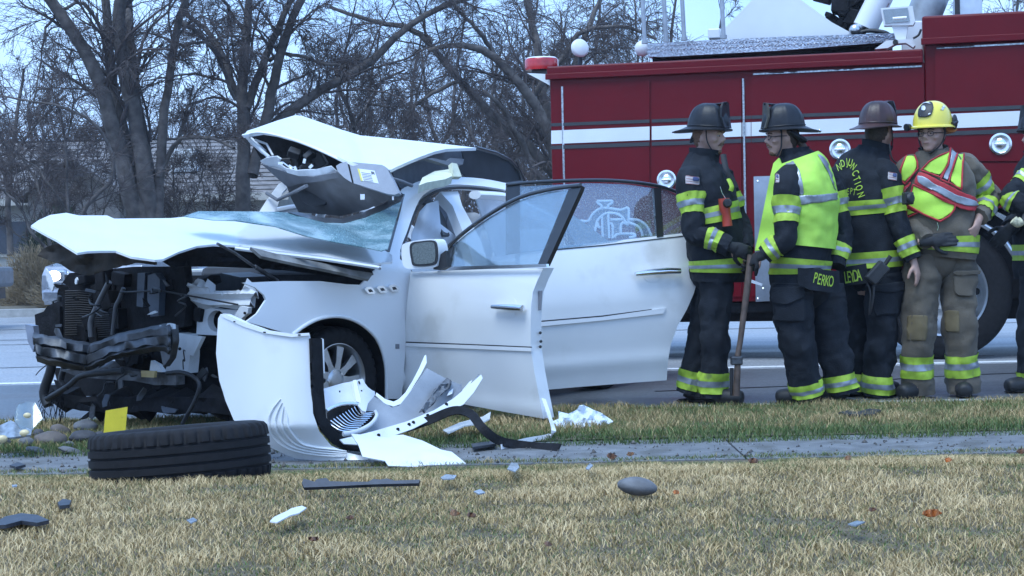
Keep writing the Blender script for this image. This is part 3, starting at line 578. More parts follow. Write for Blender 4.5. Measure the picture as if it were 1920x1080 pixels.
# --- wheels
def alloy_wheel(parent, c, ax, r=.335, w_=.225, seg=192, spokes=9, fancy=True):
    """tyre with grooved tread (sub-part rim with spokes); ax points to the outer face"""
    ax = Vector(ax).normalized(); h = w_ / 2; gr = [-.055, -.019, .019, .055]; prof = [(r * .66, -h * .8), (r * .74, -h), (r * .86, -h * 1.04), (r * .95, -h * .98), (r * .985, -h * .86)]
    ys = [-h * .8]
    for g in gr: prof += [(r, g - .006), (r - .009, g - .0045), (r - .009, g + .0045), (r, g + .006)]
    prof += [(r * .985, h * .86), (r * .95, h * .98), (r * .86, h * 1.04), (r * .74, h), (r * .66, h * .8)]; N = len(prof)
    def sipe(rr, hh, i, k): return (rr - .011, hh) if fancy and k % 6 < 2 and (2 < i < 5 or N - 6 < i < N - 3 or i in (5, N - 6)) else (rr, hh)
    ty = MB(); ty.revolve(prof, c, ax, seg, sipe); t = ty.build('tyre', RUB, parent, True)
    rm_ = MB(); R_ = r * .69
    rm_.revolve([(R_ * .97, h * .80), (R_ * 1.02, h * .86), (R_ * .98, h * .88), (R_ * .92, h * .7), (R_ * .86, h * .2), (R_ * .84, -h * .4), (R_ * .95, -h * .85), (R_ * 1.0, -h * .8)], c, ax, 64)
    a = ax.cross(Vector((0, 0, 1)) if abs(ax.z) < .9 else Vector((1, 0, 0))).normalized(); b = ax.cross(a)
    for k in range(spokes):
        th = 2 * PI * k / spokes + .3; d = a * math.cos(th) + b * math.sin(th); e = ax.cross(d)
        P = []
        for q, (rr, hw, hh) in enumerate(((.05, .026, h * .62), (R_ * .5, .019, h * .66), (R_ * .93, .03, h * .64))):
            base = Vector(c) + d * rr + ax * hh; P += [base - e * hw, base + e * hw, base + e * hw * .7 - ax * .035, base - e * hw * .7 - ax * .035]
        rm_.add(P, [(q * 4 + i, q * 4 + (i + 1) % 4, q * 4 + 4 + (i + 1) % 4, q * 4 + 4 + i) for q in range(2) for i in range(4)] + [(0, 1, 2, 3), (8, 9, 10, 11)])
    rm_.revolve([(0, h * .72), (.035, h * .72), (.06, h * .66), (.075, h * .55), (.075, h * .2)], c, ax, 32)
    rm = rm_.build('rim', ALLOY, t, True)
    bd = MB(); bd.revolve([(0, 0.0), (R_ * .8, 0.0)], Vector(c) - ax * .01, ax, 40); bd.build('brake_disc', DK, t)
    for k in range(5):
        th = 2 * PI * k / 5; d = a * math.cos(th) + b * math.sin(th); n_ = MB(); n_.revolve([(0, h * .68), (.009, h * .68), (.011, h * .55)], Vector(c) + d * .056, ax, 10); n_.build('lug_nut', CHR, t, True)
    return t
AXF = (VD * .97 - UD * .10).normalized()
wc = sp(.74)(614, 712); alloy_wheel(CAR, wc, AXF, .318)
alloy_wheel(CAR, C(2.936, .82, .335), VD, seg=64, fancy=False)
alloy_wheel(CAR, C(2.936, -.82, .335), -VD, seg=64, fancy=False)
liner = trace('wheel_liner', [(735, 752), (733, 690), (722, 645), (700, 612), (660, 590), (600, 586), (550, 606), (470, 610), (430, 700), (430, 800), (735, 800)], sp(.45), DK, CAR, 16, thick=.02)
li = MB(); A_ = [side(p.x, p.y) + VD * -.012 for p in cr(arch, 4)]; n = len(A_); li.add(A_ + [p - VD * .5 for p in A_], [(i, i + 1, i + 1 + n, i + n) for i in range(n - 1)]); li.build('inner_arch', DK, CAR, True)
# --- sills, rear body, floor in car coordinates
def cl(name, secs, m, mirror=True, sm=True):
    """loft of half sections [(u,[(v,z)..])] mirrored to both sides"""
    mb = MB(); n = len(secs[0][1]); V = []
    for u, q in secs: V += [C(u, v, z) for v, z in q] + ([C(u, -v, z) for v, z in q[::-1]] if mirror else [])
    k = n * (2 if mirror else 1)
    mb.add(V, [(j * k + i, j * k + (i + 1) % k, (j + 1) * k + (i + 1) % k, (j + 1) * k + i) for j in range(len(secs) - 1) for i in range(k)] + [tuple(range(k)), tuple(range((len(secs) - 1) * k, len(secs) * k))])
    return mb.build(name, m, CAR, sm)
cl('rear_body', [(1.95, [(.0, .30), (.80, .30), (.90, .42), (.925, .62), (.90, .92), (.86, .95), (.6, .955), (0, .96)]), (2.5, [(.0, .30), (.80, .30), (.91, .42), (.935, .62), (.91, .94), (.85, .98), (.6, .99), (0, 1.0)]),
    (3.2, [(.0, .32), (.80, .32), (.91, .44), (.935, .62), (.91, .94), (.82, 1.0), (.6, 1.03), (0, 1.04)]), (3.9, [(.0, .36), (.74, .36), (.86, .46), (.89, .62), (.86, .92), (.78, 1.0), (.6, 1.03), (0, 1.05)]), (4.08, [(.0, .42), (.6, .42), (.76, .5), (.8, .62), (.78, .88), (.7, .96), (.5, .99), (0, 1.0)])], PAINT)
for s_ in (1, -1):
    b_ = MB(); b_.tube([C(.42, s_ * .82, .27), C(1.2, s_ * .84, .25), C(2.0, s_ * .84, .25), C(2.48, s_ * .84, .27)], [.085, .09, .09, .085], 12); b_.build('sill', PAINT, CAR, True)
b_ = MB(); b_.box(C(1.25, 0, .26), (1.75, 1.5, .06), RC); b_.build('floor_pan', DK, CAR)
b_ = MB(); b_.box(C(.42, 0, .58), (.06, 1.62, .66), RC); b_.build('firewall', DK, CAR)
b_ = MB(); b_.box(C(.72, 0, .84), (.5, 1.46, .26), RC); b_.build('dashboard', mat('dash_black', (.035, .037, .042), .6), CAR, bev=.05)
SWC = C(1.02, .38, .95); b_ = MB(); b_.revolve([(.175 + .016 * math.cos(q), .016 * math.sin(q)) for q in [k * PI / 4 for k in range(9)]], SWC, (UD - Vector((0, 0, -.45))).normalized(), 32); b_.build('steering_wheel', BLK, CAR, True)
b_ = MB(); b_.ball(C(1.12, .38, .93), (.16, .22, .2), RC, fn=lambda p: 1 + .16 * fbm(p * 2.6)); b_.build('airbag', BAG, CAR, True)
for v in (.4, -.4):
    b_ = MB(); b_.box(C(1.5, v, .48), (.52, .50, .18), RC); b_.build('seat', CLOTH, CAR, True, bev=.06)
    b_ = MB(); b_.box(C(1.82, v, .82), (.18, .48, .62), RC @ Matrix.Rotation(.24, 3, 'Y')); sb = b_.build('seat_back', CLOTH, CAR, True, bev=.07)
    b_ = MB(); b_.box(C(1.92, v, 1.2), (.11, .27, .19), RC @ Matrix.Rotation(.2, 3, 'Y')); b_.build('headrest', CLOTH, sb, True, bev=.045)
b_ = MB(); b_.box(C(2.75, 0, .85), (.2, 1.4, .66), RC @ Matrix.Rotation(.3, 3, 'Y')); b_.build('rear_seat_back', CLOTH, CAR, True, bev=.06)
b_ = MB(); b_.box(C(2.5, 0, .48), (.6, 1.4, .2), RC); b_.build('rear_seat', CLOTH, CAR, True, bev=.06)
b_ = MB(); b_.box(C(3.0, 0, 1.04), (.42, 1.35, .03), RC); b_.build('parcel_shelf', GREY, CAR, bev=.01)
# --- pillars and roof rails
def bar(name, pts, rad, m, flat=.6, parent=CAR): b_ = MB(); b_.tube(cr(pts, 5), [rad] * (len(cr(pts, 5))), 10, flat); return b_.build(name, m, parent, True)
RAILO = [(724, 476), (732, 440), (748, 364), (770, 347), (794, 338), (850, 332), (905, 335), (952, 344)]
RAILI = [(949, 356), (905, 349), (850, 346), (813, 354), (790, 370), (776, 398), (763, 435), (751, 468), (749, 500), (735, 492)]
NR = trace('roof_rail', [(p.x, p.y) for p in cr(RAILO, 4)] + [(p.x, p.y) for p in cr(RAILI, 4)], side, PAINT, CAR, 8, thick=.05)
b_ = MB(); b_.tube([side(p.x, p.y) + VD * -.02 for p in cr([(757, 470), (770, 432), (783, 398), (800, 374), (825, 358), (860, 352), (905, 354), (950, 361)], 4)], .010, 8); b_.build('door_seal', BLK, NR, True)
inn = lambda d: (lambda px, py: side(px, py) - VD * d)
bp_ = trace('b_pillar', [(838, 359), (872, 358), (880, 385), (895, 412), (915, 450), (932, 500), (1000, 720), (960, 720), (905, 500), (880, 430), (862, 385)], inn(.06), PAINT, CAR, 9, thick=.07)
trace('b_pillar_trim', [(802, 385), (822, 368), (840, 367), (856, 382), (872, 412), (880, 440), (868, 440), (858, 410), (845, 385), (825, 376), (806, 392), (796, 420), (788, 420)], inn(.16), TRIM, bp_, 6, thick=.02)
bar('c_pillar', [C(2.25, .60, 1.36), C(2.7, .64, 1.22), C(3.15, .74, 1.02)], .07, PAINT)
bar('rear_roof_rail', [C(1.75, .62, 1.41), C(2.1, .61, 1.40), C(2.3, .6, 1.35)], .05, PAINT)
# far side: pillars, rail and doors with closed windows
bar('far_a_pillar', [C(.40, -.80, .98), C(.75, -.72, 1.18), C(1.1, -.64, 1.33)], .035, PAINT); bar('far_roof_rail', [C(1.1, -.64, 1.33), C(1.6, -.6, 1.38), C(2.3, -.58, 1.33)], .04, PAINT)
bar('far_c_pillar', [C(2.3, -.58, 1.33), C(3.1, -.74, 1.02)], .06, PAINT); bar('far_b_pillar', [C(1.62, -.62, 1.36), C(1.66, -.88, .9)], .04, PAINT)
for u0, u1 in ((.5, 1.6), (1.64, 2.6)):
    b_ = MB(); b_.box(C((u0 + u1) / 2, -.9, .62), (u1 - u0, .09, .66), RC); fd = b_.build('far_door', PAINT, CAR, bev=.02)
    b_ = MB(); b_.add([C(u0 + .25, -.86, .96), C(u1 - .05, -.86, .96), C(u1 - .05, -.66, 1.32), C(u0 + .55, -.68, 1.27)], [(0, 1, 2, 3)]); b_.build('window', WIN, fd)
trace('far_pillar_trim', [(484, 400), (500, 375), (522, 345), (540, 335), (552, 338), (530, 360), (515, 400)], P3((484, 400, 11.3), (540, 335, 11.6), (552, 400, 11.4)), PAINT, CAR, 8, thick=.03)
# hanging curtain airbag and interior cloth seen in the front opening
def cur(x, y): return .03 * math.sin(x * .14 + y * .03) + .03 * math.sin(x * .06 - y * .09)
trace('curtain_airbag', [(786, 398), (800, 382), (822, 376), (826, 420), (852, 440), (880, 462), (930, 500), (770, 500), (772, 440)], bulge(P3((786, 398, 11.2), (930, 500, 11.8), (770, 500, 11.05)), cur), BAG, CAR, 6, thick=.01)
trace('interior_side_cloth', [(826, 380), (850, 384), (870, 415), (884, 448), (930, 500), (842, 500), (824, 440)], bulge(P3((826, 380, 11.9), (930, 500, 12.3), (842, 500, 11.9)), cur), mat('interior_grey', (.24, .26, .30), .9, var=.12), CAR, 8, thick=.01)
trace('rear_curtain_cloth', [(893, 372), (940, 372), (960, 385), (962, 500), (938, 500), (915, 440)], bulge(P3((893, 372, 12.0), (962, 500, 12.5), (938, 500, 12.3)), cur), BAG, CAR, 8, thick=.01)
# --- bonnet, folded up and pushed back
HP = P3((75, 430, 9.35), (300, 486, 8.98), (560, 408, 11.0))
def hcr(x, y):
    return .03 * fbm(Vector((x * .008, y * .02, 1)), 2) * (1 if x < 450 else .4) + .035 * abs(noise.noise(Vector((x * .018, y * .05, 7)))) * max(0, min(1, (430 - x) / 120))
HOOD = trace('bonnet', [(58, 423), (72, 413), (94, 403), (124, 399), (148, 404), (201, 404), (214, 410), (320, 409), (420, 399), (540, 398), (640, 418), (735, 478), (736, 491), (700, 494), (600, 479), (500, 468), (440, 460), (400, 458), (370, 461), (335, 472), (305, 486), (290, 487), (246, 481), (217, 470), (189, 470), (164, 471), (145, 474), (126, 462), (107, 450), (84, 438)],
    bulge(HP, hcr), PAINT, CAR, 9, thick=.012)
b_ = MB(); lip = [bulge(HP, hcr)(p.x, p.y + 1) + Vector((0, .01, -.004)) for p in cr([(440, 463), (500, 471), (600, 483), (700, 498), (712, 500)], 6)]
b_.tube(lip, .012, 6); b_.build('bonnet_hem', BARE, HOOD, True)
INN = mat('hood_underside', (.05, .042, .035), .7, var=.6, scale=9, bump=.3, bscale=30, spec=.2)
trace('inner_frame', [(70, 480), (80, 466), (100, 458), (118, 456), (135, 470), (146, 476), (189, 471), (217, 471), (246, 482), (290, 488), (292, 497), (250, 492), (205, 505), (168, 517), (150, 514), (132, 508), (112, 494), (92, 488)], bulge(P3((70, 480, 9.75), (290, 490, 9.15), (168, 517, 9.5)), lambda x, y: .05 * fbm(Vector((x * .03, y * .05, 4)))), INN, HOOD, 7, thick=.01)
trace('underside_skin', [(300, 488), (340, 474), (380, 462), (440, 462), (560, 477), (690, 496), (700, 516), (640, 520), (520, 505), (400, 500), (320, 500)], bulge(P3((300, 488, 9.6), (700, 500, 10.15), (520, 530, 10.0)), lambda x, y: .06 * fbm(Vector((x * .02, y * .06, 5)))), DK, HOOD, 9, thick=.01)
HG = mat('hinge_grime', (.17, .17, .165), .6, var=.5, scale=12)
trace('hinge_bracket', [(470, 463), (520, 476), (600, 492), (660, 506), (700, 512), (692, 523), (676, 520), (640, 511), (560, 495), (490, 480)], P3((470, 463, 9.55), (700, 512, 9.9), (560, 500, 9.62)), HG, HOOD, 8, thick=.02)
b_ = MB(); b_.tube([at(408, 457, 9.0), at(440, 474, 9.3), at(475, 499, 9.6), at(520, 528, 9.8)], [.008, .008, .008, .006], 8); b_.tube([at(478, 500, 9.6), at(520, 527, 9.8)], .013, 8); b_.build('gas_strut', STEEL, HOOD, True)
# --- shattered windscreen sagging over the dash
def shatmat():
    m = bpy.data.materials.new('shattered_glass'); m.use_nodes = True; n = m.node_tree; b = n.nodes['Principled BSDF']; tc = n.nodes.new('ShaderNodeTexCoord')
    vo = n.nodes.new('ShaderNodeTexVoronoi'); vo.feature = 'DISTANCE_TO_EDGE'; vo.inputs['Scale'].default_value = 80; n.links.new(tc.outputs['Object'], vo.inputs['Vector'])
    r = n.nodes.new('ShaderNodeValToRGB'); r.color_ramp.elements[0].color = (.26, .40, .42, 1); r.color_ramp.elements[1].color = (.045, .13, .15, 1); r.color_ramp.elements[0].position = .0; r.color_ramp.elements[1].position = .10; n.links.new(vo.outputs[0], r.inputs[0])
    nz = n.nodes.new('ShaderNodeTexNoise'); nz.inputs['Scale'].default_value = 4.2; nz.inputs['Detail'].default_value = 4; n.links.new(tc.outputs['Object'], nz.inputs['Vector']); r2 = n.nodes.new('ShaderNodeValToRGB'); r2.color_ramp.elements[0].position = .46; r2.color_ramp.elements[1].position = .68; n.links.new(nz.outputs[0], r2.inputs[0])
    mx = n.nodes.new('ShaderNodeMixRGB'); n.links.new(r2.outputs[0], mx.inputs[0]); n.links.new(r.outputs[0], mx.inputs[1]); mx.inputs[2].default_value = (.42, .55, .58, 1); n.links.new(mx.outputs[0], b.inputs['Base Color'])
    b.inputs['Roughness'].default_value = .22; b.inputs['Alpha'].default_value = .86; b.inputs['Specular IOR Level'].default_value = .7
    bp = n.nodes.new('ShaderNodeBump'); bp.inputs['Strength'].default_value = .35; bp.inputs['Distance'].default_value = .01; n.links.new(vo.outputs[0], bp.inputs['Height']); n.links.new(bp.outputs[0], b.inputs['Normal']); return m
SHAT = shatmat()
WP = P3((350, 404, 9.75), (700, 466, 9.62), (745, 372, 11.0))
wcr = lambda x, y: .10 * math.sin(x * .021 + 1) + .12 * fbm(Vector((x * .012, y * .025, 8)), 3)
WS = trace('windscreen', [(345, 405), (372, 396), (430, 396), (520, 397), (560, 400), (600, 410), (640, 413), (683, 400), (720, 385), (750, 366), (752, 380), (740, 420), (727, 466), (715, 470), (677, 462), (620, 452), (576, 443), (516, 424), (440, 413), (400, 412)], bulge(WP, wcr), SHAT, CAR, 7, thick=.006)
trace('frit_band', [(540, 398), (560, 398), (600, 407), (640, 410), (683, 397), (720, 381), (752, 360), (757, 366), (752, 376), (722, 392), (685, 407), (645, 418), (610, 417), (570, 407)], bulge(WP, lambda x, y: wcr(x, y) - .012), TRIM, WS, 6, thick=.005)
trace('pillar_edge', [(752, 362), (759, 364), (745, 420), (731, 472), (722, 470), (737, 420)], bulge(side, lambda x, y: -.01), TRIM, WS, 6, thick=.004)
# --- roof peeled up
RP = P3((470, 250, 11.4), (740, 318, 10.6), (893, 277, 11.9))
rcr = lambda x, y: .05 * fbm(Vector((x * .009, y * .015, 3)), 2) + .10 * math.exp(-((x - 668 - (y - 254) * .4) / 16) ** 2)
ROOF = trace('roof_panel', [(457, 253), (464, 245), (480, 240), (520, 226), (553, 216), (566, 217), (640, 243), (676, 254), (760, 262), (850, 272), (893, 277), (865, 278), (838, 279), (815, 284), (790, 293), (770, 301), (745, 312), (733, 318), (700, 317), (653, 303), (600, 278), (560, 262), (520, 251), (495, 247)], bulge(RP, rcr), PAINT, CAR, 9, thick=.02)
fl = [(457, 254), (478, 249), (496, 249), (522, 254), (560, 265), (600, 281), (650, 305)]
b_ = MB(); b_.tube([at(p.x, p.y, 11.42 - (p.x - 457) * .0031) for p in cr(fl, 5)], .018, 8, .6); b_.build('roof_edge', PAINT, ROOF, True)
trace('headliner_rear', [(733, 319), (745, 313), (770, 302), (790, 294), (815, 285), (838, 280), (865, 279), (893, 278), (925, 286), (952, 300), (972, 320), (984, 344), (960, 360), (900, 352), (850, 345), (790, 350), (765, 362), (750, 352)], bulge(P3((740, 325, 11.25), (893, 278, 12.15), (970, 345, 12.7)), lambda x, y: .15 * math.sin((x - 740) * .012)), HEAD, ROOF, 9, thick=.02)
trace('headliner_dark', [(866, 281), (893, 279), (925, 287), (952, 301), (970, 320), (978, 338), (930, 344), (880, 336), (858, 318), (870, 300)], P3((866, 281, 11.95), (893, 279, 12.08), (970, 340, 12.5)), mat('blk_liner', (.035, .038, .045), .8), ROOF, 9, thick=.01)
trace('grab_handle', [(785, 300), (800, 297), (840, 310), (868, 308), (870, 298), (845, 296), (838, 302), (810, 296)], P3((785, 300, 11.25), (870, 300, 11.85), (840, 310, 11.6)), HEAD, ROOF, 7, thick=.03)
b_ = MB(); b_.tube([at(893, 277, 11.95), at(930, 287, 12.2), at(955, 300, 12.4), at(975, 322, 12.5), at(986, 346, 12.55)], .014, 8); b_.tube([at(968, 302, 12.4), at(984, 345, 12.5)], .006, 6); b_.build('roof_edge', TRIM, ROOF, True)
trace('foam_block', [(792, 333), (815, 321), (843, 317), (848, 330), (835, 336), (800, 342), (785, 348)], P3((792, 340, 11.0), (848, 325, 11.45), (815, 318, 11.5)), mat('foam', (.62, .64, .50), .9, var=.1, scale=20), ROOF, 7, thick=.05)
trace('foam_block', [(847, 305), (857, 307), (866, 331), (851, 331)], P3((847, 305, 11.45), (866, 331, 11.45), (851, 331, 11.4)), MATS['foam'], ROOF, 7, thick=.04)
# front lip: ruptured liner, overhead console, visor
cav = trace('cavity_back', [(462, 252), (500, 250), (560, 266), (620, 292), (655, 307), (650, 335), (580, 334), (520, 318), (490, 300)], P3((462, 252, 12.0), (655, 307, 11.5), (520, 330, 12.0)), DK, ROOF, 9, thick=.02)
trace('torn_liner', [(487, 302), (500, 296), (518, 293), (526, 298), (521, 306), (534, 315), (556, 320), (590, 318), (606, 314), (620, 312), (632, 322), (600, 331), (560, 330), (528, 321), (505, 312)], bulge(P3((487, 302, 11.3), (632, 322, 10.85), (540, 318, 11.15)), lambda x, y: .03 * math.sin(x * .1)), mat('liner_board', (.50, .53, .56), .9, var=.15, scale=9), ROOF, 6, thick=.012)
trace('headliner_front', [(490, 308), (528, 322), (560, 331), (600, 332), (632, 323), (655, 338), (740, 365), (735, 372), (690, 392), (640, 405), (560, 398), (545, 370), (538, 350), (515, 328)], bulge(P3((490, 308, 11.35), (740, 365, 10.62), (560, 398, 11.7)), lambda x, y: .05 * fbm(Vector((x * .02, y * .03, 6)))), mat('liner_dark', (.10, .105, .115), .9, var=.2, scale=8), ROOF, 9, thick=.015)
trace('liner_fold', [(490, 307), (505, 313), (540, 324), (585, 332), (632, 323), (640, 332), (600, 340), (560, 345), (545, 350), (538, 350), (515, 330)], bulge(P3((490, 307, 11.28), (640, 328, 10.80), (540, 350, 11.3)), lambda x, y: .02 * math.sin(x * .08)), HEAD, ROOF, 7, thick=.012)
oc_ = MB()
for k, (x, y, s_) in enumerate([(535, 305, .06), (548, 312, .05), (560, 300, .07), (575, 308, .06), (590, 312, .05), (552, 288, .06), (600, 300, .07), (567, 318, .04), (580, 292, .05)]): oc_.box(at(x, y, 11.5 - k * .02), (s_ * 1.4, s_, s_), Matrix.Rotation(k * .7, 3, 'Y') @ Matrix.Rotation(k * .5, 3, 'X'))
oc_.build('overhead_console', BLK, ROOF, bev=.008)
oc_ = MB()
for k, (x, y) in enumerate([(526, 306), (545, 313), (554, 316), (571, 302), (583, 312)]): MB().box(at(x, y, 11.15), (.03, .02, .018), Matrix.Rotation(k * .6, 3, 'Y')).build('console_clip', CHR, ROOF)
each('console_edge', [[at(530, 304, 11.2), at(550, 319, 11.12)]], .005, CHR, ROOF)
VP = P3((632, 315, 10.75), (725, 317, 10.45), (700, 350, 10.45))
VIS = trace('sun_visor', [(630, 311), (638, 306), (651, 303), (716, 309), (722, 312), (727, 318), (738, 340), (748, 362), (740, 365), (728, 364), (661, 343), (645, 333), (633, 321)], VP, mat('visor_grey', (.27, .29, .33), .8, var=.06, scale=14, bump=.15, bscale=90), ROOF, 7, thick=.025)
trace('visor_crease', [(651, 304), (654, 304), (663, 343), (660, 343)], bulge(VP, lambda x, y: -.003), DK, VIS, 6, thick=.002)
LB = trace('warning_label', [(672, 316), (702, 320), (710, 344), (678, 339)], bulge(VP, lambda x, y: -.004), mat('label_white', (.66, .70, .76), .6, var=.03), VIS, 5, thick=.002)
trace('label_edge', [(670, 316), (674, 316.5), (680, 339.5), (677, 339)], bulge(VP, lambda x, y: -.006), mat('label_yellow', (.62, .55, .12), .6), LB, 5, thick=.002)
for k in range(6): 
    y = 323 + k * 3; trace('print_line', [(677 + k, y), (695 + k, y + 2.6), (695.4 + k, y + 3.6), (677.3 + k, y + 1)], bulge(VP, lambda x, y: -.006), mat('ink', (.10, .11, .13), .7), LB, 6, thick=.001)
trace('print_symbol', [(695, 321), (701, 322), (703, 328), (699, 326), (697, 328)], bulge(VP, lambda x, y: -.006), MATS['ink'], LB, 4, thick=.001)
each('roof_brace', [[at(735, 335, 10.6), at(752, 340, 10.65), at(772, 348, 10.75)], [at(500, 362, 11.4), at(520, 375, 11.3), at(548, 362, 11.2), at(575, 348, 11.0)]], .012, HEAD, ROOF)
each('bent_brace', [[at(462, 256, 11.5), at(484, 277, 11.5), at(505, 295, 11.4)], [at(478, 262, 11.6), at(500, 270, 11.6), at(512, 292, 11.5)], [at(470, 262, 11.7), at(495, 285, 11.6)]], [.012, .008, .02], BARE, ROOF)
trace('rear_view_mirror', [(560, 352), (575, 347), (600, 346), (616, 352), (618, 372), (604, 384), (580, 384), (562, 372)], P3((560, 352, 11.35), (618, 352, 11.3), (580, 384, 11.3)), BLK, CAR, 8, thick=.03, curve=True)
MB().box(at(680, 369, 10.75), (.03, .02, .04)).build('latch', CHR, CAR, bev=.004); MB().box(at(737, 371, 10.5), (.012, .01, .03)).build('latch', CHR, CAR, bev=.003)
# --- front: crushed structure
trace('radiator', [(108, 545), (118, 528), (130, 512), (250, 500), (345, 500), (350, 560), (345, 612), (300, 620), (172, 650), (100, 642)], bulge(fp(-.60), lambda x, y: .12 * math.exp(-((x - 190) / 60) ** 2)), DK, CAR, 14, thick=.06)
fn_ = MB()
for k in range(20):
    y = 546 + k * 4.3; fn_.tube([fp(-.63)(122, y), fp(-.58)(150, y - 1), fp(-.55)(172, y + 1)], .004, 4)
for k in range(16):
    y = 572 + k * 4; fn_.tube([fp(-.60)(178, y), fp(-.62)(214, y - 2)], .004, 4)
fo_ = fn_.build('radiator_fin', mat('fin_grey', (.02, .021, .025), .6, .3), CAR); fo_['kind'] = 'stuff'
b_ = MB()
b_.tube([fp(-.68)(p.x, p.y) for p in cr([(205, 528), (192, 553), (178, 582), (170, 605), (171, 632)], 5)], .017, 10); b_.build('radiator_hose', mat('hose_grey', (.085, .088, .096), .4, var=.3), CAR, True)
b_ = MB(); b_.tube([fp(-.68)(p.x, p.y) for p in cr([(232, 540), (224, 560), (217, 575), (214, 600), (211, 628)], 5)], .013, 10); b_.build('radiator_hose', MATS['hose_grey'], CAR, True)
for q in ([(258, 512), (272, 512), (268, 576), (256, 574)], [(277, 516), (290, 512), (300, 524), (297, 592), (282, 594), (276, 560)]):
    trace('fan_shroud_post', q, fp(-.66), mat('shroud', (.055, .07, .095), .45, var=.3, scale=14), CAR, 8, thick=.05)
each('cable', [[fp(-.7)(225, 548), fp(-.7)(300, 545), fp(-.7)(330, 550), fp(-.7)(446, 571)], [fp(-.74)(112, 555), fp(-.74)(108, 590), fp(-.74)(106, 630)], [fp(-.74)(98, 590), fp(-.74)(100, 565), fp(-.74)(110, 562)]], [.005, .014, .007], BLK, CAR)
trace('engine_cover', [(370, 520), (415, 512), (450, 520), (452, 540), (420, 548), (372, 540)], fp(-.2), mat('engine_grey', (.04, .045, .055), .4, var=.3), CAR, 8, thick=.25)
b_ = MB(); b_.box(C(-.02, .0, .58), (.8, 1.15, .5), RC); b_.build('engine_block', DK, CAR, bev=.05)
b_ = MB(); b_.box(C(-.1, -.62, .62), (.8, .3, .4), RC); b_.build('inner_rail', DK, CAR, bev=.03); b_ = MB(); b_.box(C(-.02, .52, .5), (.8, .2, .4), RC); b_.build('inner_rail', DK, CAR, bev=.03)
eg = MB(); rnd = random.Random(5)
for k in range(46):
    eg.box(C(rnd.uniform(-.58, -.46), rnd.uniform(-.72, .35), rnd.uniform(.3, .92)), (rnd.uniform(.04, .12), rnd.uniform(.04, .16), rnd.uniform(.03, .13)), RC @ Matrix.Rotation(rnd.uniform(-.5, .5), 3, 'X'))
eg.build('engine_debris', DK, CAR, bev=.006)['kind'] = 'stuff'
trace('air_deflector', [(65, 590), (82, 584), (88, 574), (106, 566), (112, 575), (112, 632), (90, 640), (70, 652)], fp(-.78), DK, CAR, 8, thick=.03)
# bumper beam, bent to a V: three rolled ribs for each half
def beam(pts_top, pts_bot, nm):
    rows = [(0, 0), (.10, -.03), (.22, -.03), (.30, .0), (.42, .0), (.5, -.035), (.68, -.035), (.76, 0), (.86, 0), (.93, -.03), (1, 0)]
    T_ = cr(pts_top, 9); B_ = cr(pts_bot, 9); mb = MB(); V = []; n_ = len(T_)
    for i in range(n_):
        for f, o in rows:
            q = T_[i].lerp(B_[i], f); V.append(fp(q.z + o * 1.2 + .03 * noise.noise(Vector((q.x * .05, q.y * .09, 3))))(q.x, q.y + 3 * noise.noise(Vector((q.x * .06, f * 3, 1)))))
    k = len(rows); mb.add(V, [(i * k + j, i * k + j + 1, (i + 1) * k + j + 1, (i + 1) * k + j) for i in range(n_ - 1) for j in range(k - 1)])
    o = mb.build(nm, mat('beam_metal', (.085, .09, .10), .5, .55, var=.4, scale=16, bump=.2, bscale=30, col2=(.07, .06, .055), c2s=12, c2f=.6), CAR, True); s_ = o.modifiers.new('s', 'SOLIDIFY'); s_.thickness = .02; return o
beam([(62, 630, -1.02), (110, 638, -.98), (172, 650, -.88)], [(72, 674, -1.02), (118, 683, -.98), (160, 691, -.88)], 'bumper_beam')
beam([(172, 650, -.88), (230, 630, -.94), (300, 615, -1.0), (322, 612, -1.02)], [(160, 691, -.88), (225, 665, -.94), (300, 653, -1.0), (320, 660, -1.02)], 'bumper_beam')
trace('beam_end', [(300, 616), (322, 610), (324, 640), (318, 672), (306, 688), (300, 655)], fp(-1.02), STEEL, CAR, 8, thick=.05)
trace('crash_bracket', [(47, 608), (62, 611), (66, 640), (62, 660), (52, 640)], fp(-.98), mat('bright_bracket', (.3, .33, .4), .4, .6), CAR, 6, thick=.04)
# near headlamp support and wing rail
WS_ = BARE
trace('wing_rail', [(330, 527), (345, 527), (381, 541), (383, 536), (392, 540), (393, 548), (449, 550), (459, 536), (469, 541), (480, 547), (470, 560), (468, 573), (443, 580), (422, 577), (381, 570), (369, 566), (332, 556), (331, 539)], bulge(fp(-.58), lambda x, y: .02 * math.sin(y * .35)), WS_, CAR, 6, thick=.05)
trace('lamp_tower', [(371, 572), (410, 580), (448, 582), (446, 628), (410, 629), (368, 627)], fp(-.55), WS_, CAR, 6, holes=[[(406 + 17 * math.cos(a), 602 + 20 * math.sin(a)) for a in [k * PI / 5 for k in range(10)]]], thick=.05)
trace('lamp_bracket', [(450, 574), (466, 577), (464, 588), (455, 595), (448, 606), (436, 598), (444, 584)], fp(-.64), WS_, CAR, 5, thick=.03)
trace('rail_horn', [(322, 622), (351, 627), (356, 640), (356, 667), (353, 700), (308, 697), (320, 672)], fp(-.62), WS_, CAR, 6, thick=.08)
trace('rail_gusset', [(352, 628), (379, 632), (362, 667), (350, 664)], fp(-.66), WS_, CAR, 6, thick=.03)
trace('horn_foot', [(283, 676), (297, 684), (305, 698), (280, 698)], fp(-.8), WS_, CAR, 5, thick=.03)
for x, y, r_ in ((337, 654, 3), (459, 587, 2.5), (415, 617, 2)):
    b_ = MB(); b_.revolve([(0, .004), (r_ * .003, .004), (r_ * .003, -.004)], fp(-.655 if x < 450 else -.645)(x, y), -UD, 12); b_.build('bolt_hole', DK, CAR)
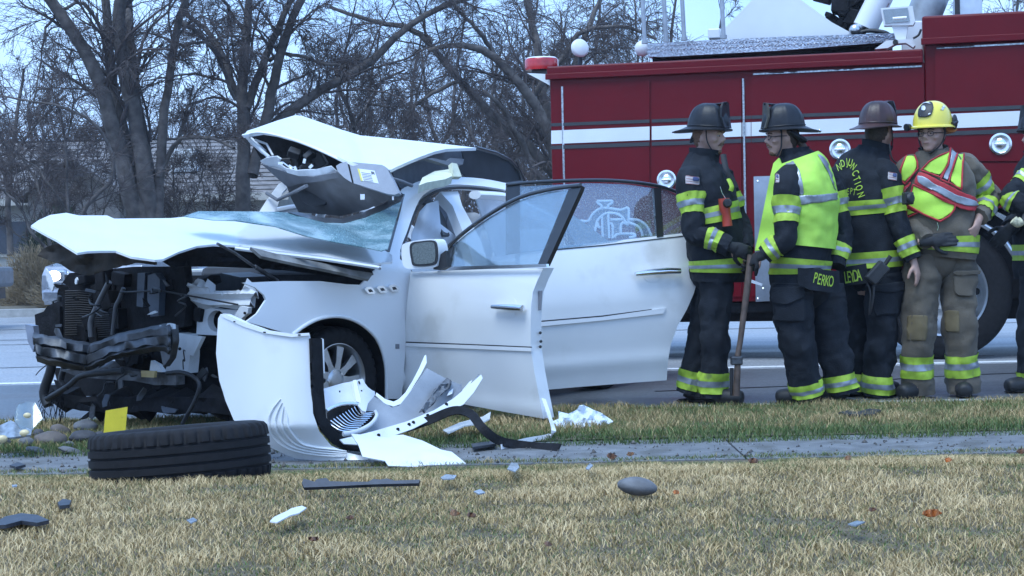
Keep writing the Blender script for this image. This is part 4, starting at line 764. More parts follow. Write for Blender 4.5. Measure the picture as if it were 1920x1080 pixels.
trace('beam_tab', [(299, 610), (310, 612), (314, 606), (324, 608), (325, 617), (300, 620)], fp(-1.04), WS_, CAR, 5, thick=.02)
# under structure
trace('subframe', [(78, 738), (92, 722), (112, 738), (160, 744), (200, 740), (260, 747), (320, 744), (430, 747), (430, 778), (380, 772), (330, 778), (270, 770), (220, 776), (150, 770), (102, 758)], bulge(fp(-.72), lambda x, y: .04 * fbm(Vector((x * .03, y * .05, 2)))), DK, CAR, 10, thick=.12)
trace('lower_crossbar', [(112, 694), (160, 690), (220, 688), (262, 697), (295, 702), (330, 697), (330, 722), (290, 722), (250, 714), (150, 708)], bulge(fp(-.78), lambda x, y: .03 * math.sin(x * .05)), STEEL, CAR, 8, thick=.06)
trace('amber_reflector', [(264, 695), (290, 696), (289, 708), (265, 707)], fp(-.83), mat('amber', (.45, .33, .14), .4), CAR, 5, thick=.02)
b_ = MB(); b_.tube([fp(-.85)(p.x, p.y) for p in cr([(230, 695), (180, 700), (150, 706), (130, 722), (110, 735), (88, 748)], 4)], .018, 8); b_.build('split_loom', BLK, CAR, True)
hr = []; hr.append([fp(-.8)(p.x, p.y) for p in cr([(312, 700), (338, 698), (362, 706), (374, 722), (366, 750), (350, 780), (342, 795)], 4)]); hr.append([fp(-.8)(p.x, p.y) for p in cr([(98, 640), (96, 690), (82, 735), (90, 760)], 4)]); hr.append([fp(-.6)(p.x, p.y) for p in cr([(118, 680), (120, 690), (115, 720), (140, 745)], 4)]); each('harness', hr, [.012, .03, .02], BLK, CAR)
b_ = MB()
for k in range(40):
    x = rnd.uniform(78, 130); y = 735 + rnd.uniform(0, 40); p = fp(-.8)(x, y); b_.tube([p, p + Vector((rnd.uniform(-.03, .03), rnd.uniform(-.02, .02), rnd.uniform(-.10, -.03)))], .0025, 3)
tf = b_.build('torn_fibre', DK, CAR); tf['kind'] = 'stuff'
SHM = [DK, STEEL, BLK, MATS['shroud'], BARE]
for k in range(44):
    x, y = rnd.uniform(80, 410), rnd.uniform(520, 785); L_ = rnd.uniform(8, 26); a = rnd.uniform(0, PI); c_, s2 = math.cos(a), math.sin(a); u0 = rnd.uniform(-.86, -.6); q = []
    for i in range(6):
        th = 2 * PI * i / 6; r_ = rnd.uniform(.35, 1.1); ex, ey = L_ * math.cos(th) * r_, L_ * .32 * math.sin(th) * r_; q.append((x + ex * c_ - ey * s2, y + ex * s2 + ey * c_))
    if x > 330 and y < 690: continue
    tl = rnd.uniform(-.004, .004); trace('torn_piece', q, bulge(fp(u0), lambda a_, b_, x=x, tl=tl: tl * (a_ - x)), SHM[(0, 0, 0, 1, 2, 2, 3, 0, 1, 4)[k % 10]], CAR, 8, thick=.008)
wr = []
for k in range(11):
    x, y = rnd.uniform(95, 350), rnd.uniform(525, 770); q = [(x, y)]
    for i in range(4): q.append((q[-1][0] + rnd.uniform(-22, 22), q[-1][1] + rnd.uniform(-8, 20)))
    u0 = rnd.uniform(-.88, -.68); wr.append([fp(u0 + .03 * math.sin(i_ * .9))(p_.x, p_.y) for i_, p_ in enumerate(cr(q, 4))])
each('loose_wire', wr, [rnd.uniform(.003, .006) for _ in wr], BLK, CAR, 6)
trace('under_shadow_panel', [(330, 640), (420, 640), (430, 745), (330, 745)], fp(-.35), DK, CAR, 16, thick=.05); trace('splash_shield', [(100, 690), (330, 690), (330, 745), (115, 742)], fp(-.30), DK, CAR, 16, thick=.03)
# --- front door, swung wide
H1 = side(766, 620); E1 = None; best = 9
for Yq in np.linspace(8.9, 10.2, 200):
    p = at(999, 640, Yq); d_ = abs((Vector((p.x - H1.x, p.y - H1.y, 0))).length - 1.10)
    if d_ < best: best = d_; E1 = p
ND1 = (E1 - H1); ND1.z = 0; ND1.normalize(); NN1 = Vector((ND1.y, -ND1.x, 0)); NN1 = NN1 if NN1.dot(CAMP - H1) > 0 else -NN1
DP1 = plane(H1, NN1)
def crease1(x, y):
    t = (x - 765) / 250; yb = 640 + 12 * t
    ym = 600
    return -.05 + .05 * max(0, (y - yb) / 120) ** 1.4 - .012 * math.exp(-((y - 742 - 28 * t) / 15) ** 2) + .075 * max(0, (ym - y) / 95) ** 1.7 + (.02 * max(0, (520 - y) / 18) if y < 520 else 0)
D1S = bulge(DP1, crease1)
D1 = trace('front_door', [(770, 509), (840, 507), (930, 504), (1019, 503), (1008, 525), (999, 548), (996, 575), (995, 600), (995, 652), (1002, 698), (1011, 745), (1019, 785), (950, 773), (875, 759), (810, 748), (752, 740), (752, 707), (757, 640), (763, 570)], D1S, PAINTD, CAR, 9, thick=.085, toward=NN1)
trace('latch_plate', [(1008, 545), (1016, 545), (1014, 582), (1004, 582)], bulge(DP1, lambda x, y: .035), GREY, D1, 5, thick=.004)
lt = MB()
for x, y in ((1004, 622), (1013, 624), (1003, 640), (1014, 640), (1013, 650), (1005, 632)): MB().ball(bulge(DP1, lambda a, b: .04)(x, y), .009, None, 8, 5).build('latch_bolt', BLK, D1)
trace('belt_moulding', [(768, 504), (840, 500), (1024, 495), (1025, 501), (930, 504), (775, 510)], bulge(DP1, lambda x, y: -.02), CHR, D1, 8, thick=.02)
trace('side_moulding', [(761, 643), (880, 647), (996, 652), (996, 659), (880, 654), (760, 649)], bulge(D1S, lambda x, y: -.014), PAINT, D1, 8, thick=.016)
trace('moulding_line', [(761, 640.5), (880, 645), (996, 650), (996, 652.5), (880, 647.5), (761, 643.5)], bulge(D1S, lambda x, y: -.012), TRIM, D1, 8, thick=.006)
trace('handle_cup', [(947, 560), (956, 557), (966, 562), (968, 575), (966, 592), (957, 596), (948, 590), (945, 575)], bulge(D1S, lambda x, y: -.002), PAINTD, D1, 5, thick=.002, curve=True)
b_ = MB(); b_.tube([bulge(D1S, lambda x, y: -.05)(x, y) for x, y in ((923, 575), (940, 575.5), (962, 577), (980, 578))], [.014, .019, .023, .020], 14, .9); b_.build('door_handle', CHR, D1, True)
def frame_tube(pts, r_, S_, nm, par, m=TRIM, flat=.7): b_ = MB(); q = [S_(p.x, p.y) for p in cr(pts, 5)]; b_.tube(q, r_, 10, flat); return b_.build(nm, m, par, True)
F1 = bulge(DP1, lambda x, y: .02 + .0011 * (505 - y))
frame_tube([(822, 503), (835, 470), (870, 436), (920, 400), (975, 370), (1030, 355), (1088, 347)], .017, F1, 'window_frame', D1)
trace('window_post', [(1066, 355), (1090, 348), (1088, 356), (1024, 497), (1008, 497)], F1, TRIM, D1, 6, thick=.03)
trace('quarter_trim', [(820, 504), (832, 470), (846, 455), (850, 462), (842, 500)], F1, TRIM, D1, 6, thick=.03)
trace('window', [(842, 500), (850, 460), (875, 438), (920, 406), (975, 376), (1030, 360), (1070, 356), (1012, 497)], bulge(F1, lambda x, y: .01), WINF, D1, 12, thick=.004)
MP = P3((760, 480, 9.55), (820, 480, 9.45), (790, 460, 9.5))
mi = trace('mirror', [(753, 463), (760, 456), (780, 451), (808, 448), (818, 452), (823, 470), (820, 492), (814, 501), (775, 504), (760, 502), (754, 490)], MP, PAINT, D1, 6, thick=.10, curve=True)
trace('mirror_rim', [(769, 458), (790, 452), (812, 451), (819, 460), (820, 485), (812, 497), (778, 499), (771, 488)], bulge(MP, lambda x, y: -.01), BLK, mi, 6, thick=.012, curve=True)
trace('mirror_glass', [(773, 461), (790, 455), (810, 454), (815, 462), (816, 484), (810, 493), (781, 495), (775, 486)], bulge(MP, lambda x, y: -.014), mat('mirror_glass', (.16, .18, .17), .2, .5, var=.35, scale=160), mi, 6, thick=.004, curve=True)
trace('mirror_arm', [(812, 505), (822, 480), (835, 470), (838, 500), (826, 507)], bulge(MP, lambda x, y: .02), BLK, mi, 6, thick=.05)
# --- rear door
R0, R1_ = at(985, 600, 10.75), at(1290, 600, 11.15); RDn = (R1_ - R0); RDn.z = 0; RDn.normalize(); NN2 = Vector((RDn.y, -RDn.x, 0)); NN2 = NN2 if NN2.dot(CAMP - R0) > 0 else -NN2; DP2 = plane(R0, NN2)
def crease2(x, y):
    t = (x - 1010) / 300; yb = 615 - 25 * t; w_ = 690 - 22 * t
    ym = 575 - 20 * t
    return -.05 + .045 * max(0, (y - yb) / 90) ** 1.4 - .014 * math.exp(-((y - w_) / 15) ** 2) + .085 * max(0, (ym - y) / 110) ** 1.6 + (.02 * max(0, (465 - 28 * t - y) / 18) if y < 465 - 28 * t else 0)
D2S = bulge(DP2, crease2)
D2 = trace('rear_door', [(975, 472), (1040, 463), (1130, 454), (1230, 443), (1319, 433), (1318, 470), (1311, 515), (1301, 550), (1288, 580), (1270, 612), (1258, 645), (1252, 680), (1250, 713), (1180, 718), (1080, 726), (1000, 733), (975, 733)], D2S, PAINTD, CAR, 9, thick=.085, toward=NN2)
trace('belt_line', [(1020, 469), (1130, 459), (1318, 437.5), (1318, 439), (1130, 461), (1020, 471)], bulge(D2S, lambda x, y: -.004), TRIM, D2, 8, thick=.004)
trace('side_moulding', [(1012, 604), (1130, 594), (1249, 577), (1244, 588), (1130, 601), (1012, 612)], bulge(D2S, lambda x, y: -.014), PAINT, D2, 8, thick=.016)
trace('moulding_line', [(1012, 601.5), (1130, 591.5), (1222, 579.5), (1222, 581.5), (1130, 594), (1012, 604.5)], bulge(D2S, lambda x, y: -.012), TRIM, D2, 8, thick=.006)
trace('handle_cup', [(1205, 500), (1220, 495), (1238, 500), (1240, 515), (1232, 527), (1215, 528), (1204, 515)], bulge(D2S, lambda x, y: -.002), PAINTD, D2, 5, thick=.002, curve=True)
b_ = MB(); b_.tube([bulge(D2S, lambda x, y: -.05)(x, y) for x, y in ((1191, 514), (1215, 511), (1250, 508), (1275, 508))], [.016, .023, .026, .022], 14, .9); b_.build('door_handle', CHR, D2, True)
F2 = bulge(DP2, lambda x, y: .02 + .0011 * (460 - y))
frame_tube([(950, 347), (1000, 342), (1100, 338), (1170, 340), (1230, 348), (1272, 362), (1295, 382), (1304, 410), (1306, 436)], .017, F2, 'window_frame', D2)
trace('window_post', [(1226, 352), (1239, 353), (1244, 443), (1232, 445)], F2, TRIM, D2, 6, thick=.03); trace('front_post', [(951, 347), (975, 346), (975, 472), (951, 476)], F2, TRIM, D2, 6, thick=.03)
trace('end_post', [(1288, 385), (1300, 395), (1306, 436), (1287, 440)], F2, TRIM, D2, 6, thick=.02)
trace('window', [(975, 350), (1100, 343), (1170, 345), (1228, 353), (1234, 445), (975, 474)], bulge(F2, lambda x, y: .01), WIN, D2, 14, thick=.004)
trace('quarter_window', [(1239, 354), (1272, 367), (1291, 386), (1300, 412), (1302, 437), (1243, 444)], bulge(F2, lambda x, y: .01), WIN, D2, 10, thick=.004)
for z in (.4, .8): MB().box((C(1.66, .9, z) + Vector((R0.x, R0.y, z))) / 2, (.22, .05, .05), RC).build('hinge', STEEL, D2)
trace('quarter_deck', [(1062, 397), (1085, 410), (1120, 436), (1142, 452), (1140, 470), (1066, 475)], P3((1062, 397, 11.9), (1142, 452, 12.4), (1066, 475, 12.1)), PAINT, CAR, 8, thick=.04)
trace('rear_frame_line', [(1048, 410), (1056, 412), (1072, 440), (1082, 470), (1074, 470), (1062, 440)], P3((1048, 410, 11.8), (1082, 470, 12.0), (1062, 440, 11.8)), TRIM, CAR, 8, thick=.03)
# ================================================================ FIRE TRUCK
TA = math.radians(14); TD = Vector((math.cos(TA), -math.sin(TA), 0)); TN = Vector((-math.sin(TA), -math.cos(TA), 0)); TO = at(1800, 600, 14.5); TO.z = 0; TP = plane(TO, TN)
RT = Matrix((TD, -TN, Vector((0, 0, 1)))).transposed()
def tw(s, d, z): return TO + TD * s - TN * d + Vector((0, 0, z))        # d: into the truck
def tsz(px, py, d=0.0):
    p = plane(tw(0, d, 0), TN)(px, py); return ((p - TO).dot(TD), p.z)
def tpl(d): return plane(tw(0, d, 0), TN)
RED = mat('truck_red', (.125, .004, .009), .3, var=.07, scale=4, coat=.0, bump=.05, bscale=300, spec=.2); REDD = RED
WHT = mat('truck_white', (.70, .72, .74), .35, var=.04, scale=4, coat=.2); ALU = mat('polished_aluminium', (.55, .57, .60), .28, 1.0, var=.12, scale=9, bump=.05)
TRK = thing('fire_truck', 'red fire truck with white stripe and ladder turntable parked behind the firefighters', 'fire truck', tuple(tw(-.4, 1.1, 0)))
def tbox(name, s0, s1, d0, d1, z0, z1, m, par=TRK, bev=.012):
    b_ = MB(); b_.box(tw((s0 + s1) / 2, (d0 + d1) / 2, (z0 + z1) / 2), (s1 - s0, d1 - d0, z1 - z0), RT); return b_.build(name, m, par, bev=bev)
sL, zt = tsz(1031, 148); sM, _ = tsz(1733, 110); s15, zs = tsz(1420, 565); zT = tsz(1400, 108)[1]; zLed = tsz(1400, 131)[1]; zU = tsz(1830, 26)[1]; zU2 = tsz(1830, 78)[1]
tbox('rear_body', sL, sM, 0, 2.35, .52, zLed, RED)
tbox('roof_ledge', sL - .02, sM - .01, -.045, 2.4, zLed + .002, zT, RED, bev=.015); tbox('ledge_lip', sL - .03, sM - .012, -.06, -.046, zLed - .012, zLed + .04, RED, bev=.006)
s8 = tsz(1729, 60)[0]
tbox('upper_box', s8, 7.6, -.045, 2.4, zU2, zU, RED, bev=.02); tbox('upper_lip', s8 - .01, 7.6, -.06, -.046, zU2 - .012, zU2 + .045, RED, bev=.006)
wx, wz = tsz(1768, 552); WR = .575
tbox('front_body', sM, 7.6, .012, 2.35, 1.28, zU2 - .002, RED); tbox('body_below', wx + .85, 7.6, .012, 2.35, .5, 1.278, RED); tbox('step_frame', sM - .02, wx - .8, .014, 2.3, .52, 1.278, RED) if wx - .8 > sM else None
tbox('wheel_house', wx - 1.2, wx + 1.0, .25, 2.2, .5, 1.27, DK); tbox('chassis', sL + .3, 7.4, .3, 2.0, .33, .53, DK)
tbox('undertray', sL + .6, wx - .75, .05, 2.2, .42, .518, DK)
# cab further along
tbox('cab', 7.62, 10.2, .0, 2.4, .55, zU - .1, RED, bev=.08); tbox('cab_window', 7.95, 9.9, -.008, .02, 1.75, zU - .4, MATS['dark_pane'], bev=.05)
def band(name, y, m, d, par=TRK):
    (xa, a0, a1), (xb, b0, b1) = y; return trace(name, [(xa, a0), (1400, a0 + (b0 - a0) * (1400 - xa) / (xb - xa)), (xb, b0), (xb, b1), (1400, a1 + (b1 - a1) * (1400 - xa) / (xb - xa)), (xa, a1)], tpl(d), m, par, 40, thick=.002)
ex = 2100
def yx(a, b, x): return a + (b - a) * (x - 1033) / (1920 - 1033)
# compartment doors stand proud of the body
def door(x0, x1, y0a, y0b, y1, nm='compartment_door'): return trace(nm, [(x0, y0a), (x1, y0b), (x1, y1), (x0, y1)], tpl(-.014), RED, TRK, 60, thick=.02)
door(1056, 1218, 158, 152, 556); door(1222, 1390, 152, 146, 556); door(1409, 1732, 142, 127, 556); door(1753, 2060, 93, 76, 302); door(1753, 2060, 306, 306, 360, 'lower_panel')
for nm, a0, b0, a1, b1, m, d in (('black_stripe', 231, 197, 237, 204, TRIM, -.018), ('white_stripe', 245, 207.5, 270, 235, WHT, -.018), ('black_stripe', 273, 241, 280, 249, TRIM, -.018)):
    segs = [(1033.5, 1054.5, .0), (1056, 1218, -.018), (1222, 1390, -.018), (1391, 1408, .0), (1409, 1732, -.018), (1734, 1752, .0), (1753, 2060, -.018)]
    for x0, x1, dd in segs:
        trace(nm, [(x0, yx(a0, b0, x0)), (x1, yx(a0, b0, x1)), (x1, yx(a1, b1, x1)), (x0, yx(a1, b1, x0))], tpl(dd - .0025), m, TRK, 80, thick=.002)
HNG = mat('hinge_metal', (.42, .43, .45), .35, .9, var=.5, scale=60)
for q in ([(1052, 162), (1055.5, 162), (1062, 470), (1058.5, 470)], [(1391.5, 147), (1395, 147), (1402, 556), (1398, 556)], [(1412, 137.5), (1728, 122.5), (1728, 125.5), (1412, 140.5)], [(1756, 88.5), (2060, 73), (2060, 76), (1756, 91.5)]):
    trace('piano_hinge', q, tpl(-.02), HNG, TRK, 12, thick=.008)
def latch(x, y, r_):
    c = tpl(-.016)(x, y); b_ = MB(); R_ = r_ / 218; b_.revolve([(R_, 0), (R_ * .98, .012), (R_ * .82, .016), (R_ * .76, .006), (R_ * .55, .004), (R_ * .5, .012), (R_ * .3, .02), (0, .02)], c, TN, 36); l_ = b_.build('round_latch', CHR, TRK, True)
    b_ = MB(); b_.box(c + TN * .022, (R_ * 1.05, .014, R_ * .18), RT); b_.build('pull_bar', CHR, l_, bev=.004)
for x, y, r_ in ((1575, 280, 20), (1876, 270, 20.5), (1250, 337, 19)): latch(x, y, r_)
trace('polished_plate', [(1413, 331), (1520, 327), (1520, 560), (1417, 566)], tpl(-.03), mat('brushed_plate', (.40, .42, .46), .35, .85, var=.25, scale=5, bump=.1), TRK, 30, thick=.006)
[MB().ball(tpl(-.035)(x, y), .01, None, 8, 5).build('rivet', CHR, TRK) for x, y in ((1421, 340), (1431, 541), (1421, 560))]
# emblem on the red side, seen through the rear door window of the car
EM = tpl(-.022); ew = mat('emblem_white', (.72, .75, .80), .5); eg_ = mat('emblem_grey', (.16, .17, .20), .5)
def eline(pts, nm='emblem_line'): b_ = MB(); b_.tube([EM(p.x, p.y) for p in cr([(1040 + x * .1458, 330 + y * .1458) for x, y in pts], 4)], .011, 6, .4, TN); b_.build(nm, ew, TRK, True)
def efill(pts): trace('emblem_fill', [(1040 + x * .1458, 330 + y * .1458) for x, y in pts], tpl(-.0185), eg_, TRK, 10, thick=.002)
efill([(545, 320), (735, 320), (730, 350), (690, 370), (690, 415), (600, 415), (600, 375), (560, 350)]); efill([(420, 620), (480, 500), (560, 430), (660, 410), (850, 435), (945, 410), (950, 560), (930, 630), (905, 580), (850, 510), (740, 475), (640, 490), (560, 560), (530, 650), (520, 740), (440, 720)])
efill([(610, 490), (690, 490), (700, 800), (620, 800)]); efill([(720, 560), (850, 560), (850, 740), (760, 800), (745, 640), (720, 600)]); efill([(960, 555), (1080, 570), (1180, 640), (1245, 770), (1130, 770), (1090, 660), (990, 600)])
for q in ([(545, 320), (640, 322), (735, 320), (732, 350), (692, 375), (690, 415)], [(545, 320), (560, 352), (600, 378), (600, 415)], [(330, 575), (430, 575), (480, 500), (560, 430), (660, 410), (850, 435), (945, 410), (950, 560), (940, 625), (910, 590), (850, 510), (740, 475), (640, 490), (560, 560), (530, 650), (522, 740), (560, 800)],
          [(610, 490), (612, 640), (620, 800)], [(690, 485), (694, 640), (705, 800)], [(710, 600), (745, 640), (745, 800)], [(715, 560), (800, 560), (900, 555)], [(850, 740), (852, 640), (880, 600), (930, 620)], [(960, 555), (1080, 570), (1180, 640), (1245, 770)], [(960, 600), (1060, 640), (1110, 700), (1130, 770)], [(770, 790), (800, 750), (900, 742), (1020, 745), (1030, 775), (960, 790)], [(560, 600), (560, 650), (590, 660)]): eline(q)
# dual wheel
def truck_wheel(s):
    c = tw(s, .16, WR); ax = TN; pr = [(WR * .62, .14), (WR * .7, .155), (WR * .9, .15), (WR * .97, .12), (WR, .10), (WR, .03), (WR - .015, .025), (WR - .015, .015), (WR, .01), (WR, -.05), (WR - .015, -.055), (WR - .015, -.065), (WR, -.07), (WR * .97, -.13), (WR * .8, -.15), (WR * .62, -.14)]
    b_ = MB(); b_.revolve(pr, c, ax, 96); ty = b_.build('wheel', RUB, TRK, True)
    b_ = MB(); R_ = WR * .64; b_.revolve([(R_, .14), (R_ * 1.01, .155), (R_ * .96, .15), (R_ * .93, .05), (R_ * .88, -.01), (R_ * .62, .02), (R_ * .55, .03), (R_ * .42, .035), (R_ * .4, .09), (R_ * .3, .11), (0, .115)], c, ax, 64); b_.build('rim', ALU, ty, True)
    for k in range(10):
        th = 2 * PI * k / 10; d = TD * math.cos(th) + Vector((0, 0, 1)) * math.sin(th)
        b_ = MB(); b_.revolve([(0, .065), (.016, .065), (.018, .03)], c + d * R_ * .5, ax, 8); b_.build('lug_nut', CHR, ty)
        b_ = MB(); b_.revolve([(0, .012), (.03, .012), (.034, -.02)], c + d * R_ * .75 + ax * .008, ax, 14); b_.build('hand_hole', DK, ty)
truck_wheel(wx); truck_wheel(6.4)
b_ = MB(); b_.tube([tw(wx + (WR + .09) * math.cos(a), -.01, WR + (WR + .09) * math.sin(a)) for a in [k * PI / 14 for k in range(15)]], .025, 8); b_.build('fender_trim', ALU, TRK, True)
trace('chrome_step', [(1565, 600), (1572, 592), (1578, 588), (1590, 590), (1592, 625), (1565, 628)], tpl(-.05), CHR, TRK, 6, thick=.2)
trace('hand_rail', [(1858, 398), (1864, 394), (1900, 412), (1898, 420), (1892, 420)], tpl(-.06), CHR, TRK, 8, thick=.04)
trace('rear_step', [(1290, 572), (1330, 566), (1340, 566), (1340, 575), (1290, 580)], tpl(.2), ALU, TRK, 10, thick=.3)
each('step_tread', [[tpl(.1)(1312, 545), tpl(.1)(1345, 541)], [tpl(.1)(1312, 560), tpl(.1)(1345, 557)]], .02, ALU, TRK)
# --- roof fittings
ba = MB(); ba.prism([(988, 137), (1031, 139), (1031, 160)], tpl(.0), -TN * .5); ba.build('light_bracket', WHT, TRK)
b_ = MB(); c0, c1 = tpl(.3)(985, 120), tpl(.3)(1046, 118); zl0, zl1 = tsz(1010, 132, .3)[1], tsz(1010, 109, .3)[1]; sA, sB = tsz(985, 120, .3)[0], tsz(1046, 118, .3)[0]
RL = mat('beacon_red', (.42, .02, .025), .15, var=.25, scale=12, coat=.5)
b_.revolve([(0, 0), (.15, 0), (.155, .02), (.155, zl1 - zl0 - .025), (.145, zl1 - zl0 - .008)], tw((sA + sB) / 2, .3, zl0), (0, 0, 1), 40); lb = b_.build('beacon', RL, TRK, True)
b_ = MB(); b_.revolve([(.146, zl1 - zl0 - .008), (.13, zl1 - zl0 + .004), (0, zl1 - zl0 + .008)], tw((sA + sB) / 2, .3, zl0), (0, 0, 1), 40); b_.build('beacon_cap', WHT, lb, True); tbox('beacon_foot', sA + .07, sB - .05, .22, .4, zl0 - .05, zl0 + .001, BLK, lb)
p = tpl(.5)(1085, 92); b_ = MB(); b_.revolve([(0, .06), (.07, .055), (.085, .04), (.085, .02), (.06, -.03), (.03, -.06), (0, -.065)], p, (.35, -.9, .2), 28); sl = b_.build('spot_lamp', WHT, TRK, True)
b_ = MB(); b_.tube([p + Vector((.02, .03, -.05)), p + Vector((.01, .03, -.16))], .02, 8); b_.build('lamp_stem', BLK, sl, True); b_ = MB(); b_.tube(cr([p + Vector((.07, .0, -.01)), p + Vector((.13, .01, -.02)), p + Vector((.12, 0, -.07)), p + Vector((.05, .02, -.13))], 5), .006, 6); b_.build('lamp_cord', BLK, sl, True)
DIA = mat('diamond_plate', (.46, .48, .52), .32, .95, var=.35, scale=45, bump=.8, bscale=60)
arc = lambda x, y: -.35 * (1 - ((x - 1440) / 260) ** 2)
dp = trace('turntable_rim', [(1205, 83), (1230, 81), (1330, 75), (1460, 69), (1560, 66), (1680, 62), (1680, 78), (1560, 87), (1460, 95), (1330, 102), (1240, 107), (1215, 106)], bulge(tpl(.75), arc), DIA, TRK, 10, thick=.25, toward=TN)
b_ = MB(); rr_ = random.Random(2)
S_ = bulge(tpl(.75), lambda x, y: arc(x, y) - .003)
for i in range(74):
    for j in range(2):
        x = 1222 + i * 6.1; yt = 82 - (x - 1205) * .044 + (4 if x < 1240 else 0); y = yt + 5 + j * 9; a = .8 if (i + j) % 2 else -.8; q = S_(x, y); e = (TD * math.cos(a) + Vector((0, 0, math.sin(a)))) * .016
        b_.tube([q - e, q, q + e], [.001, .005, .001], 4)
tr_ = b_.build('tread_bars', DIA, dp); tr_['kind'] = 'stuff'
b_ = MB(); b_.ball(tpl(.7)(1204, 91), (.07, .06, .075)); b_.build('rim_bumper', WHT, TRK, True)
tbox('turntable_base', tsz(1222, 100, .7)[0], tsz(1668, 90, .7)[0], .72, 1.9, zT, zT + .24, DK)
trace('ladder_pedestal', [(1327, 76), (1362, 50), (1412, -2), (1445, -50), (1470, -50), (1502, 0), (1560, 42), (1597, 62), (1597, 68)], tpl(.9), WHT, TRK, 20, thick=.75, smooth=False, toward=TN)
tbox('pedestal_box', tsz(1327, 60, .85)[0], tsz(1350, 60, .85)[0], .85, 1.2, tsz(1340, 72, .85)[1], tsz(1340, 53, .85)[1], WHT)
for x, yb in ((1209, 82), (1249, 79), (1283, 76), (1357, 72)):
    b_ = MB(); q = tpl(.45)(x, yb); b_.tube([q, tpl(.45)(x - 7, -60)], .020, 10); b_.revolve([(.03, 0), (.03, .03)], q, (0, 0, 1), 14); b_.build('rail_post', mat('post_grey', (.36, .38, .41), .35, .6), TRK, True)
b_ = MB(); b_.tube([tpl(1.0)(1622, 52), tpl(1.0)(1668, -40)], .115, 20); b_.build('lift_cylinder', WHT, TRK, True); b_ = MB(); b_.tube([tpl(.95)(1603, 62), tpl(.95)(1622, 40)], .05, 12); b_.ball(tpl(.9)(1603, 56), .055); b_.tube([tpl(.95)(1636, 56), tpl(.95)(1665, 5)], .018, 8); b_.build('cylinder_foot', ALU, TRK, True)
b_ = MB(); b_.tube([tpl(1.3)(1722, 55), tpl(1.3)(1760, -40)], .16, 20); b_.build('lift_cylinder', mat('cyl_grey', (.33, .36, .39), .45, .3), TRK, True)
mc = MB()
for k in range(26): mc.box(tpl(1.25)(rr_.uniform(1540, 1625), rr_.uniform(-20, 55)), (rr_.uniform(.05, .2), rr_.uniform(.05, .3), rr_.uniform(.04, .16)), RT @ Matrix.Rotation(rr_.uniform(-.8, .8), 3, 'Y'))
mc_ = mc.build('hydraulic_block', DK, TRK, bev=.01); mc_['kind'] = 'stuff'
each('hydraulic_hose', [[tpl(.9)(p.x, p.y) for p in cr([(1600, 66), (1625, 58), (1655, 60), (1668, 66)], 4)], [tpl(.9)(p.x, p.y) for p in cr([(1712, 72), (1722, 66), (1727, 55)], 4)]], [.02, .01], BLK, TRK)
tbox('ladder_base', tsz(1690, 60, 1.1)[0], tsz(1730, 60, 1.1)[0], 1.1, 1.6, zT, tsz(1700, 40, 1.1)[1], WHT)
tbox('equipment_rack', tsz(1788, 20, .8)[0], tsz(1842, 20, .8)[0], .8, 1.5, zU, zU + .25, ALU); tbox('rack_post', tsz(1790, 20, .75)[0], tsz(1800, 20, .75)[0], .74, .79, zU, zU + .35, BLK); tbox('rack_arm', tsz(1765, 20, .78)[0], tsz(1800, 20, .78)[0], .8, .9, zU + .04, zU + .08, BLK)
# flood light
FLH = trace('flood_light', [(1651, 15), (1711, 11), (1716, 40), (1712, 47), (1657, 48)], tpl(.2), WHT, TRK, 8, thick=.12, smooth=False); trace('flood_glass', [(1655, 18), (1702, 14), (1706, 40), (1660, 44)], tpl(.19), glass('lamp_glass', (.55, .6, .64), .25), FLH, 10, thick=.004); trace('flood_reflector', [(1656, 18), (1701, 15), (1705, 39), (1661, 43)], tpl(.197), mat('reflector', (.6, .62, .6), .25, .7, var=.3, scale=20), FLH, 10, thick=.002)
b_ = MB(); b_.tube([tpl(.193)(1674, 35), tpl(.193)(1700, 33)], .014, 8); b_.build('flood_tube', mat('lamp_tube', (.8, .8, .78), .3), FLH, True)
trace('flood_neck', [(1672, 48), (1703, 48), (1698, 75), (1680, 75)], tpl(.22), WHT, FLH, 8, thick=.1); trace('flood_base', [(1640, 92), (1662, 76), (1710, 73), (1716, 85), (1712, 89), (1698, 80), (1680, 82), (1664, 90)], tpl(.15), WHT, FLH, 8, thick=.15); b_ = MB(); b_.revolve([(0, .02), (.02, .02), (.024, 0)], tpl(.14)(1679, 79), TN, 12); b_.build('knob', BLK, FLH)
